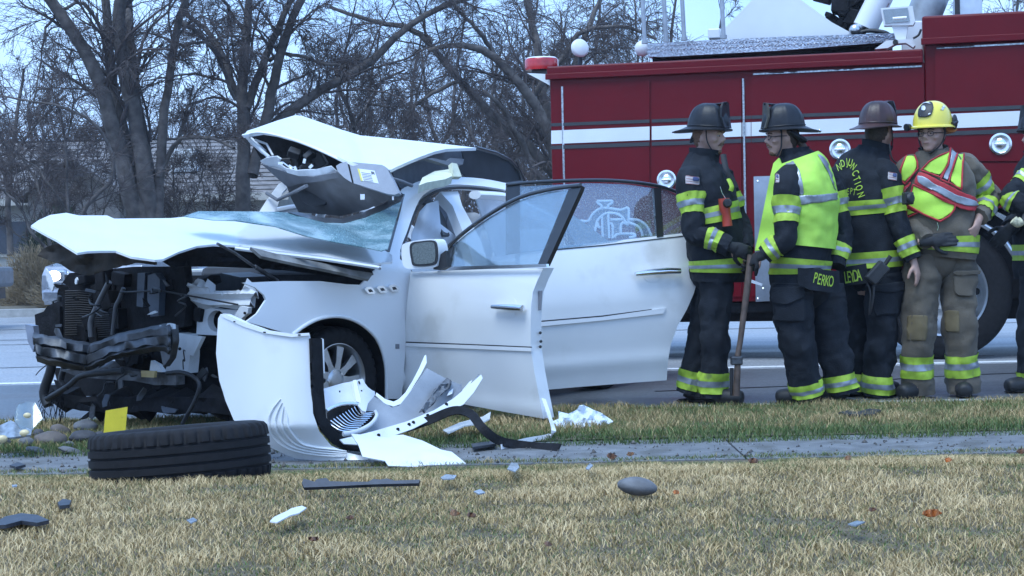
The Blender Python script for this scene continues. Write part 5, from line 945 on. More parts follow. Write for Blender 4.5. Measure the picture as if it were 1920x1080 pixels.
# ================================================================ PEOPLE
def proj(p):
    q = RM.transposed() @ (Vector(p) - CAMP); return 960 + FPX * q.x / -q.z, 540 - FPX * q.y / -q.z
class Loft:
    """tube of changing oval section: knots (point, a, b); ref = direction of the a axis; creased like heavy cloth"""
    def __init__(s, knots, ref, fold=.010, seed=0, sup=2.0, freq=9):
        s.P = cr([k[0] for k in knots], 10); n = len(s.P); A = cr([(k[1], k[2], 0) for k in knots], 10); s.R = [(q.x, q.y) for q in A]; s.ref = Vector(ref); s.fold = fold; s.seed = seed; s.sup = sup; s.freq = freq
        s.L = [0]
        for i in range(1, n): s.L.append(s.L[-1] + (s.P[i] - s.P[i - 1]).length)
    def frame(s, t):
        f = max(0, min(1, t)) * (len(s.P) - 1); i = min(int(f), len(s.P) - 2); k = f - i; p = s.P[i].lerp(s.P[i + 1], k)
        tg = (s.P[min(i + 2, len(s.P) - 1)] - s.P[max(i - 1, 0)]).normalized(); a = (s.ref - tg * s.ref.dot(tg)).normalized(); b = tg.cross(a)
        return p, a, b, s.R[i][0] * (1 - k) + s.R[i + 1][0] * k, s.R[i][1] * (1 - k) + s.R[i + 1][1] * k, s.L[i] * (1 - k) + s.L[i + 1] * k
    def pt(s, t, th, off=0.0):
        p, a, b, ra, rb, l = s.frame(t); c, d = math.cos(th), math.sin(th); e = 2 / s.sup; x = math.copysign(abs(c) ** e, c); y = math.copysign(abs(d) ** e, d)
        v = a * (x * ra) + b * (y * rb); n = Vector((x / max(ra, .01), y / max(rb, .01))).normalized(); nv = a * n.x + b * n.y
        q = Vector((c * .9 + s.seed, d * .9, l * s.freq)); w_ = fbm(q, 3); w2 = math.sin(l * 26 + 3.2 * noise.noise(Vector((c * 1.2, d * 1.2 + s.seed, l * 4))) * 2 + th)
        n1 = noise.noise(Vector((c * 1.1 + s.seed, d * 1.1, l * s.freq * .9 + c * 1.5))); n2 = noise.noise(Vector((c * 2.3 + s.seed, d * 2.3 + 4, l * s.freq * 1.8 - d * 2)))
        cr_ = (1 - min(1, abs(n1) * 4)) * .8 + (1 - min(1, abs(n2) * 4)) * .5
        return p + v + nv * (off + s.fold * (w_ * 1.3 + .25 * w2 - cr_ * .75))
    def mesh(s, t0=0., t1=1., nt=40, nth=28, off=0., cap=True, th0=0., th1=2 * PI):
        full = th1 - th0 > 6.28; m = nth if full else nth + 1
        V = [s.pt(t0 + (t1 - t0) * i / nt, th0 + (th1 - th0) * k / nth, off) for i in range(nt + 1) for k in range(m)]
        Fs = [(i * m + k, i * m + (k + 1) % m, (i + 1) * m + (k + 1) % m, (i + 1) * m + k) for i in range(nt) for k in range(m if full else m - 1)]
        if cap and full: Fs += [tuple(range(m))[::-1], tuple(range(nt * m, nt * m + m))]
        return V, Fs
    def t_at(s, y):
        best = (1e9, 0)
        for i in range(201):
            d = abs(proj(s.frame(i / 200)[0])[1] - y)
            if d < best[0]: best = (d, i / 200)
        return best[1]
    def build(s, name, m, par, **k): return MB().add(*s.mesh(**k)).build(name, m, par, True)
LIME = mat('lime_trim', (.37, .54, .05), .6, var=.12, scale=30, bump=.2, bscale=300, col2=(.22, .30, .06), c2s=14, c2f=.62); SILV = mat('silver_trim', (.30, .33, .37), .35, .35, var=.12, scale=30)
HIV = mat('hi_vis_mesh', (.46, .76, .10), .7, var=.14, scale=6, bump=.3, bscale=400); HIV2 = mat('hi_vis_yellow', (.50, .82, .09), .65, var=.06, scale=10, bump=.3, bscale=400)
NAVY = mat('turnout_black', (.015, .018, .024), .85, var=.35, scale=10, bump=.35, bscale=140, spec=.25); TAN = mat('turnout_tan', (.115, .095, .07), .85, var=.25, scale=8, bump=.35, bscale=140, sheen=.1, col2=(.07, .06, .048), c2s=5, c2f=.58)
SKIN = mat('skin', (.44, .27, .21), .5, var=.08, scale=12); HAIRB = mat('brown_hair', (.045, .028, .018), .7, var=.4, scale=60); BEARD = mat('beard', (.16, .085, .05), .8, var=.3, scale=80)
GLOVE = mat('glove_black', (.016, .017, .02), .7, var=.3, scale=30, bump=.3); BOOT = mat('boot_rubber', (.015, .015, .016), .55); HELM = mat('helmet_black', (.013, .014, .018), .42, var=.4, scale=10, bump=.1, spec=.35); HELMR = mat('helmet_maroon', (.04, .016, .015), .42, var=.5, scale=9, bump=.1); HELMY = mat('helmet_yellow', (.80, .68, .09), .3, var=.06, scale=6, coat=.4)
def bandpair(loft, t0, t1, par, off=.006, **k):
    if t0 > t1: t0, t1 = t1, t0
    o = loft.build('reflective_band', LIME, par, t0=t0, t1=t1, nt=8, nth=36, off=off, cap=False, **k); w_ = (t1 - t0)
    s_ = loft.build('silver_strip', SILV, o, t0=t0 + w_ * .36, t1=t1 - w_ * .36, nt=4, nth=36, off=off + .0025, cap=False, **k); return o
def remesh(mb, vox, name, m, par, smooth=3):
    me = mb.mesh('tmp'); o = bpy.data.objects.new('tmp', me); COL.objects.link(o); r = o.modifiers.new('r', 'REMESH'); r.mode = 'VOXEL'; r.voxel_size = vox; s_ = o.modifiers.new('s', 'SMOOTH'); s_.iterations = smooth; s_.factor = .5
    dg = bpy.context.evaluated_depsgraph_get(); nm = bpy.data.meshes.new_from_object(o.evaluated_get(dg)); bpy.data.objects.remove(o); nm.name = name; nm.materials.clear(); return link(name, nm, m, par, True)
def hand(mb, wr, d, pn, curl, sgn, k=1.0):
    """palm and five fingers; d: pointing, pn: palm normal, sgn: thumb side"""
    d = d.normalized(); pn = (pn - d * pn.dot(d)).normalized(); s_ = d.cross(pn) * sgn; M3 = Matrix((s_, d, pn)).transposed()
    mb.ball(wr + d * .05 * k, (.043 * k, .058 * k, .019 * k), M3, 14, 8); mb.tube([wr - d * .06, wr + d * .03], [.03 * k, .033 * k], 10, .75, pn)
    for i, L in enumerate((.072, .08, .074, .058)):
        b = wr + d * (.092 - .004 * abs(i - 1)) * k + s_ * (.033 - .0215 * i) * k; a = 0; P = [b - d * .02]; q = b
        P.append(q)
        for f in (.45, .32, .23):
            a += curl * (.75 + .1 * i); q = q + (d * math.cos(a) + pn * math.sin(a)) * L * f * k; P.append(q)
        mb.tube(P, [.0095 * k, .0105 * k, .0098 * k, .009 * k, .0075 * k], 8)
    b = wr + d * .03 * k + s_ * .036 * k; td = (s_ * .75 + d * .65 + pn * .35 * (1 + curl)).normalized(); e = (d * .9 + s_ * .15 + pn * (.3 + .5 * curl)).normalized()
    mb.tube([b - s_ * .015, b + td * .03 * k, b + td * .045 * k + e * .02 * k, b + td * .05 * k + e * .045 * k], [.014 * k, .0135 * k, .012 * k, .009 * k], 8)
def headpart(mb, c, M3, k=1.0):
    def fn(p): return 1 - .18 * max(0, -p.z) ** 1.5 * (1 - .4 * max(0, p.y)) + .05 * max(0, p.z) * (1 if p.y < .3 else .4)
    mb.ball(c, (.077 * k, .097 * k, .122 * k), M3, 24, 16, fn)
    L = lambda x, y, z: c + M3 @ Vector((x, y, z)) * k
    mb.ball(L(0, .062, -.088), (.036, .034, .028), M3, 12, 8); mb.ball(L(0, .045, -.05), (.056, .048, .055), M3, 14, 8)          # chin, jaw
    mb.tube([L(0, .088, .022), L(0, .105, -.005), L(0, .116, -.026)], [.011, .013, .015], 8); mb.ball(L(.012, .098, -.028), (.011, .013, .009), M3, 8, 6); mb.ball(L(-.012, .098, -.028), (.011, .013, .009), M3, 8, 6)   # nose
    mb.tube([L(-.05, .076, .03), L(-.025, .092, .034), L(0, .093, .03), L(.025, .092, .034), L(.05, .076, .03)], .010, 8)          # brow
    for s_ in (-1, 1):
        mb.ball(L(s_ * .075, -.008, -.008), (.010, .020, .031), M3, 10, 8); mb.ball(L(s_ * .048, .066, -.02), (.022, .022, .02), M3, 10, 6)      # ears, cheeks
    mb.tube([L(-.022, .094, -.052), L(0, .101, -.05), L(.022, .094, -.052)], [.005, .008, .005], 8); mb.tube([L(-.02, .092, -.062), L(0, .098, -.063), L(.02, .092, -.062)], [.005, .008, .005], 8)
    mb.tube([L(0, -.012, -.05), L(0, -.03, -.13), L(0, -.035, -.22)], [.056, .056, .065], 14)
def helmet_trad(par, c, M3, m, shield, k=1.0, back=.225, chin=True):
    L = lambda x, y, z: c + M3 @ Vector((x, y, z)) * k
    mb = MB(); V = []; nu, nv = 64, 14
    for i in range(nv + 1):
        ph = PI / 2 * i / nv
        for j in range(nu):
            th = 2 * PI * j / nu; rd = min(abs((th + PI / 8) % (PI / 4) - PI / 8), 9) ; rg = 1 + .035 * math.exp(-(rd / .055) ** 2) * math.cos(ph) ** .5
            V.append(L(.118 * math.cos(th) * math.cos(ph) ** .72 * rg, .142 * math.sin(th) * math.cos(ph) ** .72 * rg, 1.08 * .152 * math.sin(ph) * (rg * .5 + .5)))
    Fs = [(i * nu + j, i * nu + (j + 1) % nu, (i + 1) * nu + (j + 1) % nu, (i + 1) * nu + j) for i in range(nv) for j in range(nu)]
    H_ = thing_part = mb.add(V, Fs).build('helmet', m, par, True)
    mb = MB(); V = []; rows = 7
    for top in (1, 0):
        for i in range(rows + 1):
            f = i / rows
            for j in range(nu):
                th = 2 * PI * j / nu; s_, y_ = math.cos(th), math.sin(th); fr = max(0, y_); bk = max(0, -y_)
                ro = .152 + .02 * fr ** 2 + (back - .152) * bk ** 2.2; ri = 1.0; a = (.118 * (1 - f) + ro * .98 * f if True else 0); 
                x = s_ * (.119 * (1 - f) + (.155 + .0 * bk) * f); y = y_ * (.143 * (1 - f) + (.165 if y_ > 0 else back) * f); z = -.012 * f - .035 * f * bk ** 2 - .012 * f * abs(s_) + (.008 * f ** 4) + (.004 if top else -.002)
                V.append(L(x, y, z))
    n = (rows + 1) * nu; Fs = []
    for b_ in (0, n):
        Fs += [(b_ + i * nu + j, b_ + i * nu + (j + 1) % nu, b_ + (i + 1) * nu + (j + 1) % nu, b_ + (i + 1) * nu + j) for i in range(rows) for j in range(nu)]
    Fs += [(rows * nu + j, rows * nu + (j + 1) % nu, n + rows * nu + (j + 1) % nu, n + rows * nu + j) for j in range(nu)]
    mb.add(V, Fs).build('brim', m, H_, True)
    mb = MB(); out = [(-.055, .0), (-.068, .07), (-.06, .13), (-.045, .165), (0, .172), (.045, .165), (.06, .13), (.068, .07), (.055, .0)]
    P = [L(x * 1.05, .160 - .030 * z / .17 - 6 * x * x * .9, z + .004) for x, z in out]; Q = [p - M3 @ Vector((0, .012, 0)) for p in P]; n = len(P)
    mb.add(P + Q, [tuple(range(n)), tuple(range(n, 2 * n))[::-1]] + [(i, (i + 1) % n, (i + 1) % n + n, i + n) for i in range(n)]); mb.build('front_shield', shield, H_)
    mb = MB(); mb.tube(cr([L(0, .128, .166), L(0, .09, .163), L(0, .04, .157), L(0, -.04, .150)], 4), .014, 8, .5); mb.build('shield_holder', m, H_, True)
    mb = MB(); mb.tube([L(.12 * math.cos(a), .143 * math.sin(a), .012) for a in [q * 2 * PI / 40 for q in range(41)]], .004, 6); mb.build('hat_band', m, H_, True)
    mb = MB(); mb.revolve([(.095, 0), (.098, -.05), (.09, -.08)], L(0, -.02, -.0), M3 @ Vector((0, -.25, 1)), 24); mb.build('ear_flap', GLOVE, H_, True) if False else None
    return H_
def face_bits(par, c, M3, k=1.0, brow=HAIRB, stache=None, glasses=False, hair=True, eyes=True):
    L = lambda x, y, z: c + M3 @ Vector((x, y, z)) * k
    if hair:
        mb = MB(); mb.ball(L(0, -.014, .012), (.0815, .094, .112), M3, 22, 14, lambda p: (1 if (p.y < .25 or p.z > .72) and not (p.z < -.25 and p.y > -.25) else .86) * (1 + .02 * fbm(p * 9))); mb.build('hair', brow, par, True)
    for s_ in (-1, 1):
        if eyes:
            mb = MB(); mb.ball(L(s_ * .031, .0835, .006), (.0115, .0085, .0048), M3, 10, 6); e = mb.build('eye', mat('eye_white', (.32, .31, .30), .3), par, True); mb = MB(); mb.ball(L(s_ * .031, .0925, .005), (.0052, .003, .0045), M3, 8, 6); mb.build('iris', mat('iris', (.03, .025, .02), .2), e, True)
        mb = MB(); mb.tube([L(s_ * .015, .1, .029), L(s_ * .032, .099, .034), L(s_ * .052, .083, .028)], [.004, .005, .003], 6); mb.build('eyebrow', brow, par, True)
    mb = MB(); mb.tube([L(-.021, .098, -.0565), L(0, .1065, -.056), L(.021, .098, -.0565)], [.002, .0035, .002], 6); mb.build('mouth', mat('lip', (.22, .09, .08), .5), par, True)
    if stache:
        mb = MB(); mb.tube([L(-.032, .088, -.058), L(-.018, .102, -.043), L(0, .108, -.040), L(.018, .102, -.043), L(.032, .088, -.058)], [.004, .006, .007, .006, .004], 8)
        mb.build('moustache', stache, par, True)
        mb = MB(); mb.ball(L(0, .066, -.094), (.031, .033, .022), M3, 12, 8, lambda p: 1 + .08 * fbm(p * 8)); mb.build('goatee', stache, par, True)
    if glasses:
        mb = MB()
        for s_ in (-1, 1): mb.tube([L(s_ * .034 + .022 * math.cos(a), .107 - .008 * abs(math.cos(a)), .004 + .016 * math.sin(a)) for a in [q * PI / 8 for q in range(17)]], .0024, 6); mb.tube([L(s_ * .055, .1, .008), L(s_ * .078, .05, .008), L(s_ * .08, -.005, .006)], .0028, 6)
        mb.tube([L(-.013, .112, .008), L(.013, .112, .008)], .0024, 6); mb.build('glasses', BLK, par, True)
UPV = Vector((0, 0, 1))
def person(label, Y, spec):
    A = lambda q: at(q[0], q[1], Y + (q[2] if len(q) > 2 else 0)); feet = [A(l[2]) for l in spec['legs']]; base = sum(feet, Vector()) / 2
    T = thing('person', label, 'person', (base.x, base.y, 0), 'firefighters standing on the road'); cloth = spec['cloth']; fa = Vector(spec['facing']).normalized(); sd_ = fa.cross(UPV).normalized(); out = {'T': T}
    # clothing lofts
    tor = Loft([(A(k[:3]), k[3], k[4]) for k in spec['torso']], sd_, .013, spec['seed'], 2.25, 6); out['torso'] = tor
    J = out['J'] = tor.build('jacket', cloth, T, nt=64, nth=56)
    arms = []; out['sleeves'] = []
    for i, a in enumerate(spec['arms']):
        P = [A(q) for q in a[:3]]; mid = P[1]; d0 = (P[1] - P[0]); inw = A(spec['torso'][-3][:3]); kn = [(P[0].lerp(inw, .55) + UPV * .02, .06, .06), (P[0].lerp(inw, .18) + UPV * .012, .086, .086), (P[0] + d0 * .12, .092, .092), (P[0].lerp(P[1], .6), .078, .078), (P[1], .073, .073), (P[1].lerp(P[2], .5), .068, .068), (P[2], .062, .062)]
        lf = Loft(kn, UPV.cross(d0).normalized() if abs(d0.normalized().z) < .98 else sd_, .012, spec['seed'] + 3 + i, 2, 11); lf.ref = fa if abs(d0.normalized().dot(fa)) < .8 else UPV; arms.append((lf, P)); out['sleeves'].append(lf.build('sleeve', cloth, T, nt=50, nth=26))
        for b in spec.get('armbands', [()] * 9)[i]: bandpair(lf, (b[0] * 5 + 1) / 6, (b[1] * 5 + 1) / 6, out['sleeves'][-1], .006)
    out['arms'] = arms; legs = []; tm = MB(); pc = A(spec['torso'][0][:3])
    for i, l in enumerate(spec['legs']):
        P = [A(q) for q in l]; r0, r1, r2 = spec.get('legr', (.118, .100, .092))
        lf = Loft([(P[0] + UPV * .10, r0 * .95, r0 * .95), (P[0], r0, r0), (P[0].lerp(P[1], .5), (r0 + r1) / 2, (r0 + r1) / 2), (P[1], r1, r1), (P[1].lerp(P[2], .5), r2 * 1.02, r2 * 1.02), (P[2], r2, r2 * 1.08)], fa, .014, spec['seed'] + 9 + i, 2, 9); legs.append(lf); tm.add(*lf.mesh(nt=56, nth=28))
    tm.ball((A(spec['legs'][0][0]) + A(spec['legs'][1][0])) / 2 + UPV * .08, (.155, .14, .15), None, 16, 10)
    out['trousers'] = tm.build('trousers', spec.get('tcloth', cloth), T, True); out['legs'] = legs
    for lf, (t0, t1) in zip(legs, spec['legbands']): bandpair(lf, t0, t1, out['trousers'], .007)
    for y0, y1 in spec['torsobands']: bandpair(tor, tor.t_at(y0), tor.t_at(y1), J, .007)
    # boots
    for i, l in enumerate(spec['legs']):
        p = A(l[2]); fd = Vector(spec.get('feet', [spec['facing']] * 2)[i]); fd.z = 0; fd.normalize(); z0 = 0.0
        mb = MB(); mb.tube(cr([Vector((p.x, p.y, p.z + .03)), Vector((p.x, p.y, .09)) , Vector((p.x, p.y, .055)) + fd * .07, Vector((p.x, p.y, .05)) + fd * .16, Vector((p.x, p.y, .045)) + fd * .2], 4), [.062 + .0 * k for k in range(9)] + [.058, .056, .055, .053, .05, .046, .038, .025], 14); b_ = mb.build('boot', BOOT, T, True)
        mb = MB(); c_ = Vector((p.x, p.y, .012)) + fd * .06; mb.ball(c_, (.055, .155, .02), Matrix((fd.cross(UPV), fd, UPV)).transposed(), 18, 6); mb.build('sole', DK, b_, True)
    # the body itself
    hf = Vector(spec['face']).normalized(); hs = hf.cross(UPV).normalized(); hu = hs.cross(hf); M3 = Matrix((hs, hf, hu)).transposed(); hc = A(spec['head']); bm_ = MB(); headpart(bm_, hc, M3)
    tp = [A(k[:3]) for k in spec['torso']]; bm_.tube([hc + M3 @ Vector((0, -.03, -.16)), tp[-1] - UPV * .04, tp[-2], tp[len(tp) // 2], tp[0], pc - UPV * .08], [.055, .055, .09, .11, .10, .09], 14)
    out['head'] = (hc, M3)
    for i, (lf, P) in enumerate(arms):
        bm_.tube([tp[-3], P[0].lerp(tp[-3], .2) - UPV * .01, P[0].lerp(P[1], .5), P[1], P[2]], [.05, .045, .04, .038, .03], 10)
        h = spec['hands'][i]
        if h:
            d, pn, curl, sgn, glove = Vector(h[0]), Vector(h[1]), h[2], h[3], h[4]
            if glove:
                hm = MB(); hand(hm, P[2] + d.normalized() * .01, d, pn, curl, sgn, 1.14); remesh(hm, .0065, 'glove', GLOVE, T, 2); hand(bm_, P[2], d, pn, curl, sgn, .8)
            else: hand(bm_, P[2] + d.normalized() * .015, d, pn, curl, sgn, 1.0)
    for l in spec['legs']:
        P = [A(q) for q in l]; bm_.tube([pc - UPV * .02, P[0], P[1], P[2], Vector((P[2].x, P[2].y, .07)), Vector((P[2].x, P[2].y, .06)) + fa * .1], [.09, .085, .06, .045, .035, .03], 10)
    out['body'] = remesh(bm_, .0088, 'body', SKIN, T, 2)
    # collar
    cb, ct = spec['collar']; cl_ = Loft([(A(cb), .105, .105), ((A(cb) + A(ct)) / 2, .095, .098), (A(ct), .10, .105)], sd_, .006, spec['seed'] + 20, 2, 9); out['collar'] = cl_.build('collar', cloth, J, nt=14, nth=30, cap=False)
    return out
def patch(par, tree, q, m, nm='sleeve_patch', **k): return drape(nm, q, tree, m, par, **k)
FLAGW = mat('flag_base', (.42, .38, .38), .8, var=.1); FLAGR = mat('flag_red', (.34, .10, .09), .8); FLAGB = mat('flag_blue', (.05, .07, .17), .8)
def flag(par, tree, x0, y0, x1, y1, sk=0):
    f_ = drape('flag_patch', [(x0, y0), (x1, y0 + sk), (x1, y1 + sk), (x0, y1)], tree, FLAGW, par, .004, 3)
    if not f_: return
    h = (y1 - y0) / 7
    for i in range(0, 7, 2): drape('flag_stripe', [(x0 + 1, y0 + h * i + .5), (x1 - 1, y0 + h * i + .5 + sk), (x1 - 1, y0 + h * (i + 1) - .5 + sk), (x0 + 1, y0 + h * (i + 1) - .5)], tree, FLAGR, f_, .006, 3)
    drape('flag_canton', [(x1 - (x1 - x0) * .5, y0 + 1 + sk / 2), (x1 - 1, y0 + 1 + sk), (x1 - 1, y0 + h * 3.8 + sk), (x1 - (x1 - x0) * .5, y0 + h * 3.8 + sk / 2)], tree, FLAGB, f_, .0075, 3)
def pocket(par, tree, poly, flap, m): 
    drape('cargo_pocket', poly, tree, m, par, .022, 7, thick=.02); drape('pocket_flap', flap, tree, m, par, .034, 6, thick=.014)
def strap(par, pts, r_, m, nm='chin_strap', flat=.5): b_ = MB(); b_.tube(cr(pts, 5), r_, 8, flat); return b_.build(nm, m, par, True)
# ---------------------------------------------------------------- 1: man in black gear holding the tool
p1 = person('bearded firefighter in black gear and black helmet behind the open rear door, holding a tool', 11.1, dict(seed=1, cloth=NAVY, facing=(.93, -.36, 0), face=(.86, -.5, -.08), head=(1328, 256, 0), collar=((1318, 312, 0), (1322, 280, 0)),
    torso=[(1345, 528, 0, .21, .165), (1345, 490, 0, .225, .18), (1337, 420, 0, .225, .185), (1325, 365, 0, .235, .175), (1317, 328, 0, .215, .15), (1316, 303, 0, .12, .11), (1318, 292, 0, .09, .09)],
    arms=[[(1292, 338, -.17), (1303, 436, -.24), (1368, 462, -.30)], [(1352, 336, .14), (1388, 425, .12), (1398, 470, -.06)]], armbands=[[(.27, .42), (.74, .88)], [(.3, .42)]], hands=[((.8, .1, -.3), (.2, .9, -.1), .55, -1, True), ((.1, -.5, -.5), (-.6, .3, .3), .7, 1, True)],
    legs=[[(1343, 530, -.08), (1340, 625, -.1), (1337, 744, -.08)], [(1330, 530, .1), (1318, 630, .12), (1293, 737, .14)]], legbands=[(.84, .96), (.84, .96)], torsobands=[(388, 418), (486, 511)]))
t1 = bvh_of([p1['J']] + p1['sleeves']); hc, M3 = p1['head']; H1_ = helmet_trad(p1['T'], hc + M3 @ Vector((0, -.005, .055)), M3, HELM, HELM, .98, back=.25); face_bits(p1['body'], hc, M3, 1, BEARD, BEARD)
L = lambda x, y, z: hc + M3 @ Vector((x, y, z)); strap(H1_, [L(.09, .02, .05), L(.085, .03, -.03), L(.06, .06, -.09), L(.02, .085, -.115)], .008, GLOVE); strap(H1_, [L(-.02, -.1, .03), L(.0, -.115, -.02), L(.05, -.09, -.03)], .022, GLOVE, 'ear_flap')
flag(p1['J'], t1, 1285, 329, 1311, 345, 3)
strap(p1['T'], [at(1356, 290, 10.98), at(1362, 318, 10.93), at(1374, 340, 10.93), at(1380, 352, 10.93)], .02, GLOVE, 'collar_flap')
fl = MB(); fl.tube([at(1357, 372, 10.84), at(1359, 392, 10.84), at(1362, 402, 10.84), at(1364, 424, 10.84)], [.036, .036, .028, .032], 14); fo = fl.build('flashlight', mat('lamp_red', (.40, .05, .03), .4), p1['T'], True); fl = MB(); fl.revolve([(0, .02), (.02, .02), (.03, .0)], at(1364, 381, 10.80), (0, -1, 0), 16); fl.build('lens', BLK, fo); strap(fo, [at(1350, 350, 10.85), at(1354, 362, 10.84), at(1360, 372, 10.84)], .006, CHR, 'snap_hook')
strap(p1['T'], [at(1366, 336, 10.92), at(1372, 350, 10.9), at(1370, 358, 10.9)], .02, LIME, 'collar_light')
# halligan style tool
t = thing('pry_bar_tool', 'long brown steel pry tool standing upright between two firefighters', 'tool', tuple(at(1381, 745, 10.72)))
b_ = MB(); b_.tube([at(1408, 478, 10.8), at(1401, 540, 10.78), at(1388, 640, 10.75), at(1383, 668, 10.74)], [.022, .022, .018, .018], 12); b_.build('handle', mat('worn_wood', (.09, .06, .045), .55, var=.35, scale=20), t, True)
b_ = MB(); b_.box(at(1381, 676, 10.74), (.075, .045, .055)); b_.build('collar_block', STEEL, t, bev=.008); b_ = MB(); b_.tube([at(1383, 684, 10.74), at(1380, 742, 10.74)], [.02, .024], 10); b_.build('shaft', MATS['worn_wood'], t, True); b_ = MB(); b_.tube([at(1372, 690, 10.74), at(1371, 742, 10.74)], [.012, .008], 8); b_.build('fork', BLK, t, True)
b_ = MB(); b_.prism([(1409, 524), (1430, 532), (1428, 536), (1408, 530)], lambda x, y: at(x, y, 10.8), (0, .012, 0)); b_.build('blade', CHR, t)
# ---------------------------------------------------------------- 2: man in hi-vis vest seen from behind
p2 = person('firefighter with glasses and black helmet wearing a lime vest, name PERKO on jacket tail', 10.95, dict(seed=2, cloth=NAVY, facing=(-.92, .38, 0), face=(-1, -.12, -.05), head=(1468, 258, 0), collar=((1490, 308, 0), (1487, 278, 0)),
    torso=[(1502, 545, 0, .225, .17), (1500, 500, 0, .235, .185), (1506, 430, 0, .235, .19), (1508, 370, 0, .25, .185), (1503, 325, 0, .22, .16), (1493, 297, 0, .13, .12), (1490, 287, 0, .1, .1)],
    arms=[[(1477, 338, -.20), (1472, 448, -.27), (1432, 478, -.24)], [(1555, 340, .17), (1580, 440, .15), (1568, 500, .05)]], armbands=[[(.28, .46), (.74, .93)], [(.25, .4), (.75, .9)]], hands=[((-.55, .75, -.25), (.5, .5, -.5), .9, 1, True), None],
    legs=[[(1485, 560, -.10), (1495, 645, -.12), (1513, 741, -.06)], [(1545, 560, .06), (1560, 640, .04), (1580, 737, .04)]], legbands=[(.88, .985), (.85, .96)], torsobands=[(486, 513)], legr=(.138, .118, .104)))
tor = p2['torso']; va = tor.t_at(462); vb = tor.t_at(297); VEST = tor.build('vest', HIV, p2['T'], t0=va, t1=vb, nt=40, nth=60, off=.022, cap=False)
hc, M3 = p2['head']; H2_ = helmet_trad(p2['T'], hc + M3 @ Vector((0, -.01, .06)), M3, HELM, mat('shield_leather', (.05, .045, .035), .7, var=.4), .97, back=.245); face_bits(p2['body'], hc, M3, 1, HAIRB, BEARD, True)
tv = bvh_of([VEST]); ts = bvh_of(p2['sleeves']); tj = bvh_of([p2['J'], p2['trousers']] + p2['sleeves'])
for q in ([(1450, 292), (1466, 289), (1484, 297), (1500, 318), (1507, 350), (1508, 366), (1495, 366), (1492, 345), (1484, 322), (1468, 304)], [(1494, 366), (1540, 364), (1595, 358), (1595, 372), (1540, 380), (1494, 386)], [(1530, 288), (1542, 292), (1562, 318), (1575, 356), (1565, 358), (1552, 325)], [(1418, 394), (1444, 386), (1444, 402), (1416, 410)]): drape('silver_tape', q, tv, SILV, VEST, .005, 5)
drape('vest_front', [(1452, 296), (1446, 320), (1440, 350), (1432, 400), (1424, 440), (1416, 468), (1428, 460), (1440, 440), (1447, 420), (1450, 380), (1452, 340), (1462, 312)], tj, HIV, VEST, .02, 6)
trace('vest_front_flap', [(1460, 296), (1450, 306), (1444, 330), (1438, 360), (1430, 400), (1421, 445), (1415, 470), (1426, 469), (1444, 458), (1452, 430), (1456, 390), (1458, 340), (1466, 312)], bulge(P3((1455, 300, 10.88), (1430, 400, 10.9), (1452, 430, 10.8)), lambda x, y: .012 * math.sin(y * .09)), HIV, VEST, 7, thick=.012)
flag(p2['J'], ts, 1450, 325, 1462, 342, 2)
NP2 = lambda x, y: at(x, y, 10.94 - .285 * math.sqrt(max(.05, 1 - ((x - 1504) / 84) ** 2)))
np2 = trace('name_panel', [(1496, 502), (1574, 508), (1574, 550), (1520, 544), (1496, 534)], NP2, NAVY, p2['J'], 7, thick=.012)
lettering('name_letters', [('P', 1529, 520.5, 20, .46, .2), ('E', 1536.5, 523, 20, .46, .2), ('R', 1544, 525, 20, .46, .2), ('K', 1551, 526, 20, .46, .16), ('O', 1558.5, 527, 20, .42, .1)], bvh_of([np2]), LIME, np2, .004)
pocket(p2['trousers'], bvh_of([p2['trousers']]), [(1442, 548), (1508, 548), (1512, 606), (1445, 604)], [(1440, 540), (1512, 534), (1508, 560), (1475, 576), (1443, 562)], NAVY)
L = lambda x, y, z: hc + M3 @ Vector((x, y, z)); strap(H2_, [L(-.085, .03, .05), L(-.086, .035, -.02), L(-.075, .04, -.07), L(-.04, .06, -.12)], .010, GLOVE); strap(H2_, [L(-.084, .038, .056), L(-.088, .04, .035)], .008, CHR, 'strap_buckle')
strap(H2_, [L(-.075, -.03, .03), L(-.08, -.07, .0), L(-.04, -.115, -.02), L(.03, -.12, -.02)], .035, GLOVE, 'ear_flap'); strap(p2['body'], [L(0, -.10, -.02), L(-.01, -.135, -.08), L(-.01, -.155, -.14), L(-.01, -.18, -.17)], .026, mat('mullet', (.10, .07, .05), .7, var=.4, scale=90), 'hair', .9)
b_ = MB(); b_.ball(L(0, -.245, .028), .012); b_.build('brim_ring', CHR, H2_)
# ---------------------------------------------------------------- 3: man with back turned
p3 = person('firefighter in black gear and maroon helmet with his back turned, name LEYDA on jacket tail', 11.35, dict(seed=3, cloth=NAVY, facing=(.80, .60, 0), face=(.72, .7, -.02), head=(1648, 252, 0), collar=((1637, 298, 0), (1645, 268, 0)),
    torso=[(1632, 530, 0, .225, .17), (1630, 490, 0, .235, .18), (1625, 420, 0, .245, .19), (1621, 360, 0, .275, .19), (1626, 318, 0, .25, .165), (1636, 292, 0, .13, .12), (1640, 280, 0, .1, .1)],
    arms=[[(1660, 325, -.17), (1685, 425, -.22), (1712, 487, -.26)], [(1590, 322, .15), (1585, 420, .1), (1600, 470, .2)]], armbands=[[(.28, .47), (.74, .93)], [(.3, .45)]], hands=[((.25, -.1, -.95), (-.7, .5, 0), .35, -1, False), None],
    legs=[[(1658, 540, -.08), (1652, 635, -.1), (1644, 741, -.06)], [(1615, 540, .1), (1608, 635, .1), (1600, 737, .1)]], legbands=[(.85, .97), (.85, .97)], torsobands=[(376, 402), (472, 502)], legr=(.13, .11, .10)))
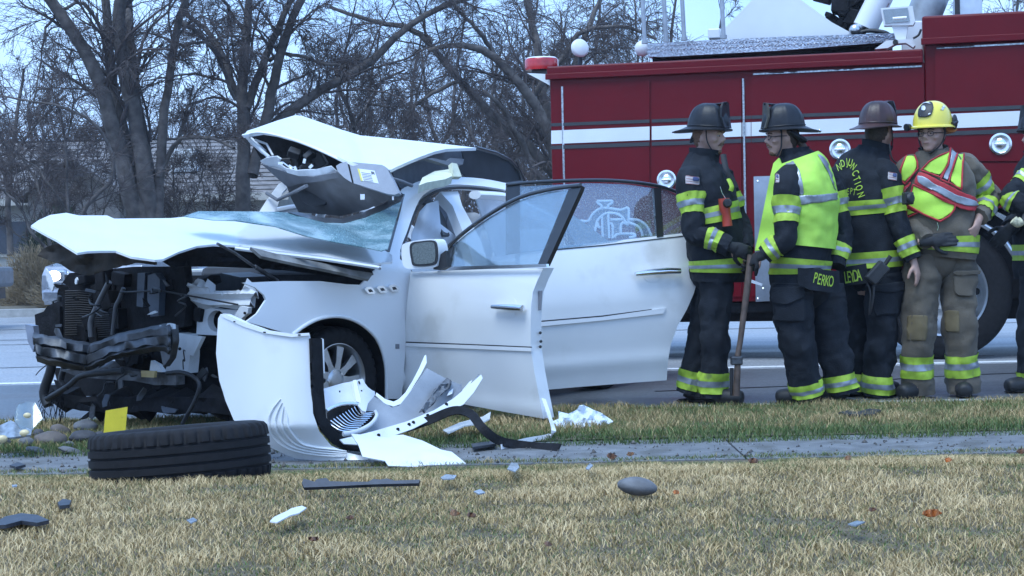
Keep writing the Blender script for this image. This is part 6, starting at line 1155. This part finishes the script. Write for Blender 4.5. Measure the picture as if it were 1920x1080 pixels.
hc, M3 = p3['head']; H3_ = helmet_trad(p3['T'], hc + M3 @ Vector((0, -.01, .06)), M3, HELMR, HELM, .98, back=.25); face_bits(p3['body'], hc, M3, 1, HAIRB)
L = lambda x, y, z: hc + M3 @ Vector((x, y, z)); strap(H3_, [L(.085, .02, .05), L(.084, .03, -.04), L(.06, .06, -.1)], .009, GLOVE); strap(p3['T'], [at(1668, 270, 11.1), at(1672, 296, 11.08), at(1682, 306, 11.08)], .010, GLOVE, 'strap_tail')
tj = bvh_of([p3['J'], p3['trousers']]); ts = bvh_of(p3['sleeves']); hmm = 13.5
lettering('back_letters', [('N', 1573, 313, hmm, .62, -.35), ('D', 1580, 306, hmm, .55, -.25), ('J', 1588, 303, hmm, .5, -.1), ('U', 1594.5, 304.5, hmm, .6, .25), ('N', 1600.5, 312, hmm, .55, .65), ('C', 1604, 324, hmm, .6, .95), ('T', 1606.5, 335, hmm, .6, 1.1), ('I', 1608.5, 343, hmm, .6, 1.15), ('O', 1611, 352, hmm, .6, 1.15), ('N', 1614.5, 365, hmm, .62, 1.2)], bvh_of([p3['J']] + p3['sleeves']), LIME, p3['J'], .012)
lettering('back_letters', [('D', 1583, 357, 12, .5, .15), ('E', 1590, 358.5, 12, .5, .1), ('P', 1596, 358, 12, .5, .1), ('T', 1602, 360, 12, .5, .2)], tj, LIME, p3['J'], .012)
NP3 = lambda x, y: at(x, y, 11.35 - .245 * math.sqrt(max(.05, 1 - ((x - 1632) / 78) ** 2)))
np3 = trace('name_panel', [(1572, 502), (1624, 494), (1630, 530), (1576, 538)], NP3, NAVY, p3['J'], 7, thick=.012)
lettering('name_letters', [('L', 1586, 520, 22, .42, -.12), ('E', 1591.5, 519, 22, .42, -.12), ('Y', 1598, 518, 22, .42, -.15), ('D', 1604, 516.5, 22, .42, -.15), ('A', 1610.5, 515.5, 22, .44, -.15)], bvh_of([np3]), LIME, np3, .004)
flag(p3['J'], ts, 1664, 322, 1682, 337, 3); pocket(p3['trousers'], bvh_of([p3['trousers']]), [(1636, 540), (1700, 536), (1704, 588), (1640, 596)], [(1634, 532), (1704, 522), (1700, 546), (1668, 552), (1638, 548)], NAVY)
b_ = MB(); b_.box(at(1645, 512, 11.05), (.09, .06, .15), Matrix.Rotation(.75, 3, 'Y')); rd = b_.build('radio', BLK, p3['T'], bev=.012); strap(rd, [at(1653, 505, 11.04), at(1670, 480, 11.03)], .014, BLK, 'antenna', 1); strap(rd, [at(1625, 530, 11.06), at(1632, 550, 11.05), at(1630, 590, 11.06), at(1637, 560, 11.04), at(1640, 520, 11.05)], .007, BLK, 'cord', 1)
b_ = MB(); b_.box(at(1702, 372, 11.0), (.06, .09, .08)); b_.revolve([(0, .02), (.03, .02), (.035, 0)], at(1706, 372, 10.95), (.6, -.7, 0), 16); b_.build('chest_lamp', BLK, p3['T'], bev=.008)
# ---------------------------------------------------------------- 4: man in tan gear and yellow helmet
p4 = person('firefighter with glasses in tan gear, yellow helmet and lime vest, hand on hip', 11.25, dict(seed=4, cloth=TAN, facing=(-.42, -.9, 0), face=(-.62, -.78, -.03), head=(1748, 252, -.05), collar=((1752, 302, 0), (1750, 276, -.02)),
    torso=[(1762, 482, 0, .235, .18), (1764, 455, 0, .245, .19), (1762, 410, 0, .235, .185), (1758, 360, 0, .245, .18), (1756, 318, 0, .225, .155), (1752, 290, 0, .14, .125), (1751, 281, 0, .11, .11)],
    arms=[[(1812, 312, .03), (1858, 372, .12), (1836, 408, -.12)], [(1704, 315, .0), (1702, 412, .02), (1738, 452, -.2)]], armbands=[[(.3, .46), (.72, .9)], []], hands=[((-.35, -.5, -.7), (-.5, .6, .2), .5, 1, False), ((.97, -.15, .08), (.1, .9, -.2), .18, -1, True)],
    legs=[[(1728, 505, -.03), (1722, 610, -.06), (1720, 737, 0)], [(1795, 505, 0), (1800, 610, -.03), (1806, 735, .02)]], legbands=[(.77, .89), (.77, .89)], torsobands=[(443, 470)], legr=(.132, .114, .104), feet=[(-.7, -.7, 0), (-.2, -.95, 0)]))
hc, M3 = p4['head']; L = lambda x, y, z: hc + M3 @ Vector((x, y, z)); face_bits(p4['body'], hc, M3, 1, HAIRB, None, True)
mb = MB(); V = []; nu, nv = 56, 14
for i in range(nv + 1):
    ph = PI / 2 * i / nv
    for j in range(nu):
        th = 2 * PI * j / nu; V.append(L(.125 * math.cos(th) * math.cos(ph) ** .8, .148 * math.sin(th) * math.cos(ph) ** .8 - .012, .055 + .165 * math.sin(ph)))
H4 = mb.add(V, [(i * nu + j, i * nu + (j + 1) % nu, (i + 1) * nu + (j + 1) % nu, (i + 1) * nu + j) for i in range(nv) for j in range(nu)]).build('helmet', HELMY, p4['T'], True)
mb = MB(); V = []
for f, dz in ((0, .004), (.5, .002), (1, -.006), (1, -.014), (.5, -.008), (0, -.006)):
    for j in range(nu):
        th = 2 * PI * j / nu; V.append(L(math.cos(th) * (.124 + .014 * f), math.sin(th) * (.147 + (.03 if math.sin(th) > 0 else .045) * f) - .012, .055 + dz - .016 * f * max(0, -math.sin(th))))
mb.add(V, [(i * nu + j, i * nu + (j + 1) % nu, (i + 1) * nu + (j + 1) % nu, (i + 1) * nu + j) for i in range(5) for j in range(nu)]).build('brim', HELMY, H4, True)
th4 = bvh_of([H4]); fs_ = drape('front_shield', [(1722, 206), (1733, 192), (1741, 188), (1750, 193), (1752, 204), (1748, 217), (1738, 222), (1722, 222)], th4, BLK, H4, .012, 4, thick=.01)
if fs_:
    drape('shield_badge', [(1733 + 5.5 * math.cos(a), 205 + 6 * math.sin(a)) for a in [k * PI / 6 for k in range(12)]], th4, mat('badge', (.55, .58, .62), .4, .4), fs_, .015, 3); drape('shield_mark', [(1738, 214), (1747, 211), (1747, 216), (1739, 219)], th4, MATS['badge'], fs_, .015, 3); drape('shield_mark', [(1726, 217), (1731, 215), (1730, 219), (1726, 220)], th4, MATS['badge'], fs_, .015, 3); drape('shield_mark', [(1727, 198), (1735, 193), (1746, 195), (1748, 199), (1743, 199), (1736, 196), (1729, 200)], th4, MATS['badge'], fs_, .015, 3)
arcl = 'FIREFIGHTER'; bl = mat('sticker_blue', (.04, .07, .16), .5)
drape('helmet_sticker', [(1763, 204), (1768, 197), (1776, 193), (1785, 194), (1791, 200), (1794, 208), (1789, 207), (1784, 201), (1777, 199), (1771, 202), (1768, 209)], th4, mat('sticker_white', (.6, .66, .62), .5), H4, .003, 3)
lettering('sticker_letters', [(ch, 1777.5 - 12.5 * math.cos(a), 207 - 10 * math.sin(a), 4.6, .55, a - PI / 2 if False else -(PI / 2 - a)) for ch, a in zip(arcl, [.1 + k * .29 for k in range(11)])], th4, bl, H4, .005)
lettering('sticker_monogram', [('G', 1782, 208, 11, .75, .2), ('J', 1784, 209, 9, .7, .2)], th4, mat('sticker_red', (.35, .05, .10), .5), H4, .005)
mb = MB(); mb.ball(L(-.125, -.075, .075), (.014, .035, .05), M3); mb.ball(L(.125, -.075, .075), (.014, .035, .05), M3); mb.tube([L(-.132, -.02, .06), L(-.13, -.09, .075), L(-.06, -.165, .07), L(.06, -.165, .07), L(.13, -.09, .075), L(.132, -.02, .06)], .014, 8); mb.build('goggle_strap', BLK, H4, True)
mb = MB(); mb.tube([L(.11, .10, .055), L(.12, .13, .05)], [.02, .026], 12); mb.revolve([(0, .002), (.02, .002)], L(.121, .134, .05), M3 @ Vector((.3, 1, -.2)), 12); mb.build('helmet_lamp', BLK, H4, True)
strap(H4, [L(-.09, .0, .05), L(-.088, .02, -.03), L(-.06, .05, -.09), L(-.01, .08, -.125)], .009, GLOVE); strap(H4, [L(.09, .0, .05), L(.086, .02, -.03), L(.05, .05, -.1)], .009, GLOVE)
strap(H4, [L(-.10, -.08, .03), L(-.05, -.13, .02), L(.04, -.13, .02)], .04, mat('ear_orange', (.45, .16, .04), .8), 'ear_flap', .5)
t4 = bvh_of([p4['J']] + p4['sleeves']); RDT = mat('vest_red', (.42, .03, .04), .7)
def vp(nm, q, m, off=.012, par=p4['T'], edge=True):
    o = drape(nm, q, t4, m, par, off, 5, thick=.006)
    if o and edge:
        tr = [(p.x, p.y) for p in refine(q + [q[0]], 4)]; mb = MB(); P = []
        for x, y in tr:
            h = t4.ray_cast(CAMP, ray(x, y).normalized())
            if h[0] is not None: P.append(h[0] - ray(x, y).normalized() * (off + .003))
            elif len(P) > 2: mb.tube(P, .006, 6); P = []
            else: P = []
        if len(P) > 2: mb.tube(P, .006, 6)
        if mb.v: mb.build('red_piping', RDT, o, True)
    return o
vp('vest_panel', [(1706, 284), (1713, 286), (1720, 304), (1721, 316), (1697, 345), (1689, 338), (1688, 318), (1697, 296)], HIV2); vp('vest_panel', [(1727, 319), (1742, 303), (1763, 291), (1782, 284), (1778, 308), (1763, 332)], HIV2, .014)
vp('vest_panel', [(1800, 273), (1809, 276), (1805, 308), (1803, 356), (1779, 342), (1790, 303)], HIV2); vp('vest_flap', [(1712, 346), (1791, 383), (1790, 392), (1780, 405), (1763, 415), (1732, 402), (1703, 385)], HIV2, .018); vp('vest_flap', [(1699, 388), (1722, 398), (1701, 408)], HIV2)
vp('vest_strap', [(1783, 273), (1800, 272), (1790, 303), (1778, 343), (1764, 336), (1778, 308)], SILV, .017)
vp('vest_belt', [(1724, 320), (1762, 338), (1800, 356), (1830, 372), (1828, 396), (1812, 398), (1790, 390), (1760, 374), (1713, 344)], RDT, .026, edge=False); vp('belt_silver', [(1722, 327), (1762, 346), (1800, 366), (1830, 378), (1829, 389), (1812, 390), (1790, 381), (1760, 366), (1717, 341)], SILV, .031, edge=False)
vp('vest_belt', [(1688, 357), (1714, 336), (1712, 346), (1700, 362), (1688, 372)], RDT, .020, edge=False); vp('belt_silver', [(1690, 363), (1710, 344), (1702, 356), (1690, 368)], SILV, .024, edge=False)
strap(p4['T'], [at(1757, 418, 11.0), at(1759, 426, 10.99), at(1757, 432, 10.99)], .007, CHR, 'snap_hook'); pocket(p4['trousers'], bvh_of([p4['trousers']]), [(1785, 512), (1832, 510), (1834, 560), (1788, 556)], [(1784, 505), (1834, 503), (1833, 520), (1786, 518)], TAN)
for q in ([(1700, 590), (1740, 590), (1738, 640), (1700, 640)], [(1770, 580), (1800, 582), (1800, 625), (1772, 622)]): drape('knee_patch', q, bvh_of([p4['trousers']]), mat('knee_tan', (.15, .115, .06), .8, var=.2), p4['trousers'], .006, 7)
# ---------------------------------------------------------------- 5: man cut by the right edge
p5 = person('firefighter in black gear at the right picture edge, arm bent beside the truck wheel', 11.5, dict(seed=5, cloth=NAVY, facing=(-.95, -.3, 0), face=(-1, -.2, 0), head=(1948, 258, 0), collar=((1950, 305, 0), (1948, 280, 0)),
    torso=[(1960, 520, 0, .22, .17), (1958, 490, 0, .23, .18), (1955, 420, 0, .23, .185), (1952, 365, 0, .24, .175), (1950, 325, 0, .215, .15), (1950, 300, 0, .12, .11), (1950, 290, 0, .1, .1)],
    arms=[[(1935, 330, -.18), (1895, 372, -.25), (1935, 398, -.34)], [(1925, 338, .1), (1910, 410, .05), (1895, 425, -.05)]], armbands=[[(.2, .36), (.62, .7)], []], hands=[((-.3, -.6, -.2), (0, .3, -.9), .5, 1, True), ((-.6, -.3, -.6), (.1, .9, -.1), .5, -1, True)],
    legs=[[(1945, 530, -.05), (1935, 630, -.08), (1935, 741, -.06)], [(1985, 530, .08), (1985, 630, .06), (1990, 739, .05)]], legbands=[(.84, .96), (.84, .96)], torsobands=[(456, 486)]))
hc, M3 = p5['head']; H5 = helmet_trad(p5['T'], hc + M3 @ Vector((0, -.005, .055)), M3, HELM, HELM, .93); face_bits(p5['body'], hc, M3, 1, HAIRB)
strap(p5['T'], [at(1900, 412, 11.05), at(1908, 418, 11.05), at(1916, 414, 11.05)], .03, mat('cream_rope', (.5, .47, .32), .8, var=.5, scale=50), 'rope_bundle', 1)
# ================================================================ WRECKAGE ON THE GROUND
def gpt(px, py, dz=0.0):                          # the ground point under a picture point
    z = .1
    for _ in range(12):
        p = level(z + dz)(px, py); z = gz(p.x, p.y)
    return level(z + dz)(px, py)
def Z3(off=.0): return lambda px, py: gpt(px, py, off)
# loose wheel on the lawn
t = thing('loose_wheel', 'loose car wheel lying flat on the lawn in front of the wreck', 'wheel', (-1.33, 6.75, .17)); alloy_wheel(t, Vector((-1.33, 6.75, .262)), (-.06, .068, 1), .355, .225, 256)
# bumper cover torn off and stood on end
BC = thing('bumper_cover', 'torn white front bumper cover with chrome grille leaning by the front wheel', 'bumper', tuple(gpt(560, 855)))
q0 = gpt(560, 862).y
BS = bulge(P3((410, 640, q0 + .26), (585, 640, q0 + .02), (560, 860, q0)), lambda x, y: -.22 * (1 - ((x - 520) / 115) ** 2) * (1 if y < 800 else max(.2, 1 - (y - 800) / 80)))
trace('corner_panel', [(409, 597), (413, 590), (420, 591), (458, 609), (497, 622), (547, 630), (581, 627), (583, 640), (584, 721), (587, 775), (599, 810), (621, 836), (652, 849), (690, 857), (690, 862), (598, 864), (555, 860), (528, 849), (497, 834), (465, 815), (438, 787), (423, 752), (411, 713), (405, 663)], BS, PAINTD, BC, 7, thick=.006)
trace('top_flange', [(413, 589), (420, 588), (460, 606), (498, 619), (548, 626), (580, 624), (580, 629), (547, 632), (497, 625), (458, 613), (418, 595)], bulge(BS, lambda x, y: -.012), PAINT, BC, 6, thick=.03)
for x, y in ((440, 603), (496, 623), (561, 628)):
    b_ = MB(); b_.box(bulge(BS, lambda a, b: -.016)(x, y), (.012, .004, .006)); b_.build('clip_hole', DK, BC)
for k in range(4):                                 # pressed louvres
    pts = [(526 + 3 * k, 748 + 7 * k), (511 + 9 * k, 768 + 5 * k), (504 + 12 * k, 790 + 3 * k), (510 + 13 * k, 814), (531 + 12 * k, 834 - k), (566 + 9 * k, 847 - 3 * k), (615 + 3 * k, 854 - 4 * k), (650, 855 - 3 * k)]
    b_ = MB(); q = [bulge(BS, lambda a, b: -.004)(p.x, p.y) for p in cr(pts, 5)]; n = len(q); b_.tube(q, [.003 + .009 * math.sin(PI * i / (n - 1)) for i in range(n)], 10, .6); b_.build('louvre', PAINTD, BC, True)
trace('arch_trim', [(583, 634), (604, 635), (606, 690), (607, 729), (612, 783), (629, 808), (652, 824), (676, 831), (690, 836), (690, 845), (652, 843), (627, 833), (604, 810), (590, 775), (586, 721)], bulge(BS, lambda x, y: -.02 + .06 * max(0, (x - 583) / 25)), DK, BC, 6, thick=.012)
trace('arch_edge', [(603, 634), (607, 636), (609, 700), (607, 700), (605, 660)], bulge(BS, lambda x, y: .05), PAINT, BC, 5, thick=.006)
IN = lambda d: bulge(P3((600, 780, q0 + .12), (900, 720, q0 + .85), (690, 850, q0 + .08)), lambda x, y: d)
SKG = mat('cover_inner', (.30, .32, .35), .6, var=.15, scale=7, bump=.15, bscale=60)
trace('inner_skin', [(600, 735), (660, 735), (700, 742), (718, 754), (735, 764), (749, 760), (764, 742), (784, 715), (800, 690), (840, 712), (866, 722), (868, 745), (820, 768), (784, 783), (712, 809), (640, 826), (612, 800)], bulge(IN(.09), lambda x, y: .06 * math.sin((y - 730) * .03)), SKG, BC, 8, thick=.006)
trace('support_plate', [(606, 729), (640, 719), (680, 710), (684, 718), (690, 726), (698, 732), (703, 734), (703, 741), (690, 756), (686, 772), (679, 770), (668, 757), (641, 757), (613, 769)], bulge(IN(.0), lambda x, y: .05 * math.sin((x - 600) * .05)), mat('plate_grey', (.46, .50, .55), .5, var=.1, scale=9), BC, 6, thick=.01)
trace('plate_step', [(662, 713), (668, 712), (676, 748), (684, 752), (686, 772), (680, 770), (676, 756), (668, 752)], IN(-.03), PAINT, BC, 5, thick=.02)
for x, y in ((674, 718), (678, 733), (637, 734), (673, 716), (682, 731)):
    b_ = MB(); b_.box(IN(-.035)(x, y), (.007, .004, .009)); b_.build('rivet_hole', DK, BC)
GR = bulge(IN(-.02), lambda x, y: .04 * math.sin((y - 755) * .05))
gz_ = lambda x, y: (580 + x * .2037, 640 + y * .2037)
gp = trace('grille', [gz_(*q) for q in [(165, 640), (290, 580), (430, 580), (480, 640), (600, 645), (622, 680), (560, 760), (430, 830), (300, 850), (200, 800)]], bulge(GR, lambda x, y: .03), DK, BC, 8, thick=.01)
def le(a, b, f): return (a[0] + (b[0] - a[0]) * f, a[1] + (b[1] - a[1]) * f)
for k in range(11):
    f = k / 10; P = [gz_(*q) for q in (le((440, 585), (170, 745), f), le((462, 630), (235, 790), f), le((500, 662), (300, 822), f), le((608, 655), (420, 832), f))]
    b_ = MB(); b_.tube([GR(p.x, p.y) for p in cr(P, 5)], .0055, 8, .6); b_.build('grille_bar', CHR, gp, True)
b_ = MB(); b_.tube([GR(p.x, p.y) for p in cr([gz_(*q) for q in [(160, 640), (220, 605), (300, 580), (380, 573), (440, 580)]], 5)], .010, 8); b_.build('grille_surround', CHR, gp, True)
b_ = MB(); b_.tube([bulge(GR, lambda x, y: -.02)(p.x, p.y) for p in cr([gz_(*q) for q in [(600, 636), (622, 680), (600, 730), (540, 785), (430, 835), (310, 855)]], 5)], .013, 8, .7); b_.build('grille_surround', BARE, gp, True)
low = [(637, 824), (666, 817), (702, 808), (763, 790), (814, 769), (850, 747), (880, 722), (902, 702)]; lowb = [(905, 709), (888, 736), (869, 758), (824, 779), (774, 804), (723, 822), (676, 834), (645, 832)]
FS = IN(-.05); fg = trace('mounting_flange', low + lowb, FS, PAINTD, BC, 6, thick=.006)
for x, y in ((710, 816), (746, 805), (767, 796), (802, 779), (837, 758), (775, 792)):
    b_ = MB(); b_.revolve([(0, .003), (.009, .003), (.009, -.003)], bulge(FS, lambda a, b: -.003)(x, y), (.1, -.97, .2), 10); b_.build('flange_hole', DK, fg)
trace('upper_flange', [(706, 736), (722, 748), (738, 753), (748, 748), (760, 736), (774, 713), (786, 690), (796, 667), (799, 665), (800, 680), (790, 700), (779, 718), (766, 740), (752, 757), (738, 762), (722, 757), (704, 741)], IN(.14), PAINT, BC, 6, thick=.006)
sh_ = random.Random(4)
for k, q in enumerate([[(846, 752), (852, 738), (862, 722), (866, 718), (864, 732), (856, 746)], [(858, 744), (868, 730), (880, 716), (886, 712), (878, 728), (868, 742)], [(874, 736), (884, 722), (893, 708), (898, 700), (897, 712), (886, 730)], [(838, 742), (842, 734), (850, 728), (848, 738)]]): trace('torn_sliver', q, IN(.03 + .015 * k), PAINTD if k % 2 else GREY, BC, 4, thick=.004)
trace('torn_foam', [(786, 772), (800, 752), (815, 735), (826, 720), (838, 708), (845, 712), (842, 726), (828, 738), (812, 756), (798, 772)], bulge(IN(.04), lambda x, y: .03 * fbm(Vector((x * .1, y * .1, 0)))), mat('torn_grey', (.10, .11, .125), .8, var=.5, scale=40), BC, 5, thick=.012)
# plain things on the ground
def flat(name, label, cat, poly, surf, m, step=6, thick=.006, curve=False):
    o = trace(name, poly, surf, m, None, step, (), thick, curve); return tag(o, label, cat)
c = gpt(770, 874)
flat('wreck_fragment', 'curved white broken body panel lying on the grass below the grille', 'panel', [(658, 813), (690, 816), (726, 820), (740, 816), (756, 815), (792, 826), (827, 843), (847, 847), (862, 859), (875, 870), (850, 875), (827, 877), (770, 875), (728, 873), (722, 864), (700, 860), (680, 856), (672, 834)], bulge(P3((660, 815, c.y + .28), (870, 870, c.y + .02), (740, 870, c.y - .02)), lambda x, y: -.05 * math.sin((y - 812) * .05)), PAINTD)
b_ = strip('trim_strip', [gpt(1049, 840, .02), gpt(987, 836, .015), gpt(936, 826, .05), at(905, 803, 8.25), at(882, 776, 8.4), at(850, 770, 8.5), at(804, 788, 8.5), at(760, 803, 8.45)], .045, DK, None, .008, (0, -.9, .45)); tag(b_, 'black rubber trim strip curling from the torn bumper over the pavement', 'trim')
b_ = strip('bent_strip', [gpt(940, 838, .02) , gpt(985, 826, .012), gpt(1028, 818, .015), at(1038, 808, 8.55), at(1030, 780, 8.75), at(1019, 748, 8.95)], .024, PAINT, None, .005, (.3, -.95, .1)); tag(b_, 'thin white bent sill strip hanging from the open front door', 'strip')
def cpl(x, y): return .09 * fbm(Vector((x * .045, y * .06, 2)), 3)
c = gpt(1090, 802)
o = flat('plastic_sheet', 'crumpled clear white plastic sheet on the grass strip under the doors', 'plastic sheet', [(1036, 790), (1048, 785), (1047, 771), (1066, 776), (1082, 768), (1086, 760), (1094, 759), (1112, 768), (1130, 776), (1150, 790), (1138, 797), (1110, 801), (1080, 803), (1048, 803)], bulge(P3((1040, 802, c.y), (1145, 798, c.y + .03), (1090, 760, c.y + .16)), cpl), mat('crumpled_plastic', (.66, .72, .78), .25, var=.1, scale=14, bump=.9, bscale=22), 5, .004)
o = flat('yellow_plate', 'small yellow plastic plate standing upright behind the loose wheel', 'plate', [(198, 770), (239, 763), (235, 808), (194, 813)], lambda x, y: at(x, y, 8.15), mat('yellow_plastic', (.62, .50, .03), .45, var=.15, scale=12, col2=(.2, .15, .03), c2s=26, c2f=.66), 8, .006)
# cobbles
RK = [mat('cobble_%s' % n, c, .75, var=.35, scale=16, bump=.35, bscale=40) for n, c in (('grey', (.13, .13, .135)), ('brown', (.12, .098, .085)), ('dark', (.055, .055, .062)))]
def rock(label, px, py, w_, h_, m, sd, cat='stone', grp='cobbles by the pavement', dep=.8):
    p = gpt(px, py); s_ = p.y / FPX; rx, rz = w_ * s_ / 2, h_ * s_ / 2; rn = Vector((sd * 3.1, sd, 0))
    b_ = MB(); b_.ball((p.x, p.y + rx * .3, p.z + rz * .75), (rx, rx * dep, rz), Matrix.Rotation(sd * .3 % .3, 3, 'Y'), 20, 12, lambda q: 1 + .16 * fbm(q * 1.5 + rn, 3)); o = b_.build('cobble', m, None, True); return tag(o, label, cat, grp)
for i, (lab, *q) in enumerate([('brown cobble in front of the pile, beside the lens fragment', 93, 836, 62, 30, 1), ('grey cobble touching the yellow lamp bulb', 48, 838, 28, 22, 0), ('brown rounded cobble at the back of the pile', 112, 818, 40, 24, 1), ('dark flat cobble right of the pile', 155, 830, 56, 26, 2),
        ('speckled pale cobble behind the flat dark one', 158, 810, 46, 26, 0), ('small dark cobble left of the brown one', 72, 822, 22, 20, 2), ('dark cobble at the left picture edge', 8, 838, 26, 18, 2), ('tiny grey cobble between the lens and the plate', 128, 838, 20, 12, 0), ('low brown cobble near the left edge', 25, 822, 30, 16, 1), ('dark cobble against the back of the loose wheel', 186, 826, 24, 20, 2), ('flat grey pebble on the pavement edge in front of the pile', 66, 850, 40, 12, 0), ('second flat pebble on the pavement edge', 130, 850, 44, 12, 0)]): rock(lab, q[0], q[1], q[2], q[3], RK[q[4]], i + 1.0)
pp_ = gpt(1197, 943); so = MB().ball((pp_.x, pp_.y + .03, pp_.z + .052), (.068, .05, .031), Matrix.Rotation(.12, 3, 'Y'), 28, 16, lambda q: 1 + .05 * fbm(q * 1.2, 2) - .05 * max(0, q.z) * abs(q.x)).build('cobble', RK[0], None, True); tag(so, 'smooth grey oval cobble lying alone on the dry lawn', 'stone')
# broken headlamp
HL = thing('broken_headlamp', 'broken clear headlamp lens and reflector lying among the cobbles', 'headlamp', tuple(gpt(50, 815))); LENS = glass('lens_plastic', (.72, .76, .76), .06, .1, .08)
trace('lens', [(28, 770), (34, 757), (52, 752), (66, 755), (76, 772), (80, 784), (64, 800), (55, 812), (40, 806), (27, 790)], bulge(P3((28, 770, 8.55), (80, 784, 8.45), (55, 812, 8.42)), lambda x, y: -.03 * math.sin((x - 28) * .06)), LENS, HL, 6, thick=.006)
trace('reflector', [(-6, 800), (20, 788), (36, 796), (60, 806), (58, 815), (40, 818), (0, 822), (-10, 816)], bulge(P3((-6, 800, 8.5), (60, 806, 8.4), (20, 822, 8.35)), lambda x, y: .02 * math.sin(x * .2)), mat('lamp_reflector', (.3, .33, .36), .35, .5, var=.3, scale=30), HL, 6, thick=.01)
for x, y, r_ in ((51, 779, .014), (46, 812, .018), (4, 823, .02)):
    b_ = MB(); b_.ball(at(x, y, 8.36), (r_ * 1.4, r_, r_)); b_.build('bulb', mat('amber_bulb', (.62, .50, .28), .25), HL, True)
# small debris on the lawn
RL_ = P3
o = flat('plastic_rail', 'long dark grey plastic rail lying on the dry lawn', 'plastic rail', [(566, 905), (569, 897), (580, 900), (590, 903), (594, 898), (612, 896), (618, 902), (650, 903), (690, 903), (700, 898), (712, 899), (726, 897), (740, 901), (787, 899), (785, 906), (700, 908), (620, 912), (570, 914)], lambda x, y: at(x, y, gpt(x, 913, .04).y + (913 - y) * .002), mat('rail_grey', (.035, .042, .058), .5, var=.3, scale=20), 6, .014)
o = flat('paper_strip', 'folded white plastic strip on the dry lawn left of centre', 'plastic strip', [(506, 977), (514, 969), (538, 958), (546, 953), (566, 948), (575, 952), (560, 962), (544, 966), (520, 979)], Z3(.055), PAINT, 5, .004)
for lab, q in [('small clear shard standing near the pavement', [(951, 879), (958, 867), (970, 868), (974, 876), (966, 884)]), ('pale shard left of the standing clear shard', [(826, 895), (836, 889), (856, 891), (852, 897), (830, 898)]), ('thin grey shard low in the lawn', [(888, 921), (900, 917), (910, 923), (898, 926)]), ('pale blue scrap by the lawn edge', [(1098, 878), (1106, 868), (1112, 872), (1104, 880)]), ('grey blue shard right of the pavement joint', [(1590, 982), (1606, 976), (1622, 978), (1604, 985)]), ('dark blue shard at left of lawn', [(350, 975), (362, 970), (370, 975), (358, 980)]), ('white chip at the left end of the lawn', [(22, 909), (32, 908), (32, 911), (23, 912)])]:
    flat('shard', lab, 'shard', q, Z3(.05), mat('clear_shard', (.25, .29, .34), .2, var=.2, scale=30), 4, .004)
LF = [mat('leaf_%d' % i, c, .7, var=.3, scale=40) for i, c in enumerate([(.38, .12, .025), (.13, .06, .03), (.20, .10, .045)])]
for lab, x, y, r_, k in [('curled orange leaf at the right of the lawn', 1748, 962, 17, 0), ('small brown leaf below the smooth cobble', 1028, 1020, 9, 1), ('dark leaf left of centre near the bottom', 588, 1010, 10, 1), ('brown leaf beside the tall dark one', 852, 962, 11, 2), ('upright grey brown leaf in mid lawn', 885, 966, 9, 1), ('rusty leaf right of the cobble', 1268, 922, 8, 0), ('dark leaf clump near the lawn edge', 1412, 864, 10, 1), ('brown leaf by the right lawn edge', 1590, 858, 8, 2), ('curled leaf on the lawn edge below the doors', 1147, 855, 11, 1), ('rusty leaf right of the curled one', 1182, 851, 8, 2), ('small brown leaf at lower left', 656, 970, 8, 1), ('leaf near the right edge of the lawn', 1778, 862, 8, 0), ('dark leaf right of the shard', 1635, 955, 8, 1), ('leaf at the far right edge', 1915, 845, 10, 1)]:
    rr_ = random.Random(x); n_ = 9; pl = [(x + r_ * math.cos(a) * rr_.uniform(.6, 1.1), y + r_ * .62 * math.sin(a) * rr_.uniform(.6, 1.1)) for a in [2 * PI * i / n_ for i in range(n_)]]
    g_ = gpt(x, y + r_ * .5, .045); o = flat('leaf', lab, 'leaf', pl, bulge(P3((x - r_, y + 4, g_.y), (x + r_, y + 4, g_.y + .02), (x, y - r_, g_.y + .04)), lambda a, b: .015 * math.sin(a * .5)), LF[k], 4, .002)
for lab, q in [('bent dark plastic piece at the far left of the lawn', [(-20, 985), (10, 968), (40, 962), (70, 965), (92, 975), (70, 980), (40, 976), (10, 984)]), ('black plastic clip with wire loop on the lawn', [(108, 942), (118, 935), (134, 938), (130, 946), (112, 948)]), ('dark scrap on the pavement at left', [(18, 872), (34, 866), (48, 871), (30, 875)]), ('black scrap on the pavement by the trim strip', [(884, 832), (930, 825), (930, 832), (886, 838)]), ('muddy dark scrap on the green strip behind the pavement', [(1572, 773), (1590, 769), (1606, 772), (1630, 766), (1652, 768), (1640, 776), (1612, 777), (1594, 776)])]:
    o = flat('black_fragment', lab, 'plastic fragment', q, Z3(.032), mat('frag_black', (.03, .032, .04), .5, var=.4, scale=30), 5, .012)
o = flat('trim_fragment', 'white trim fragment on the grass behind the curling black strip', 'trim', [(830, 806), (862, 792), (905, 781), (920, 772), (918, 785), (900, 794), (870, 798), (840, 812)], P3((830, 806, 8.8), (920, 775, 9.2), (870, 800, 8.8)), PAINTD, 6, .006)
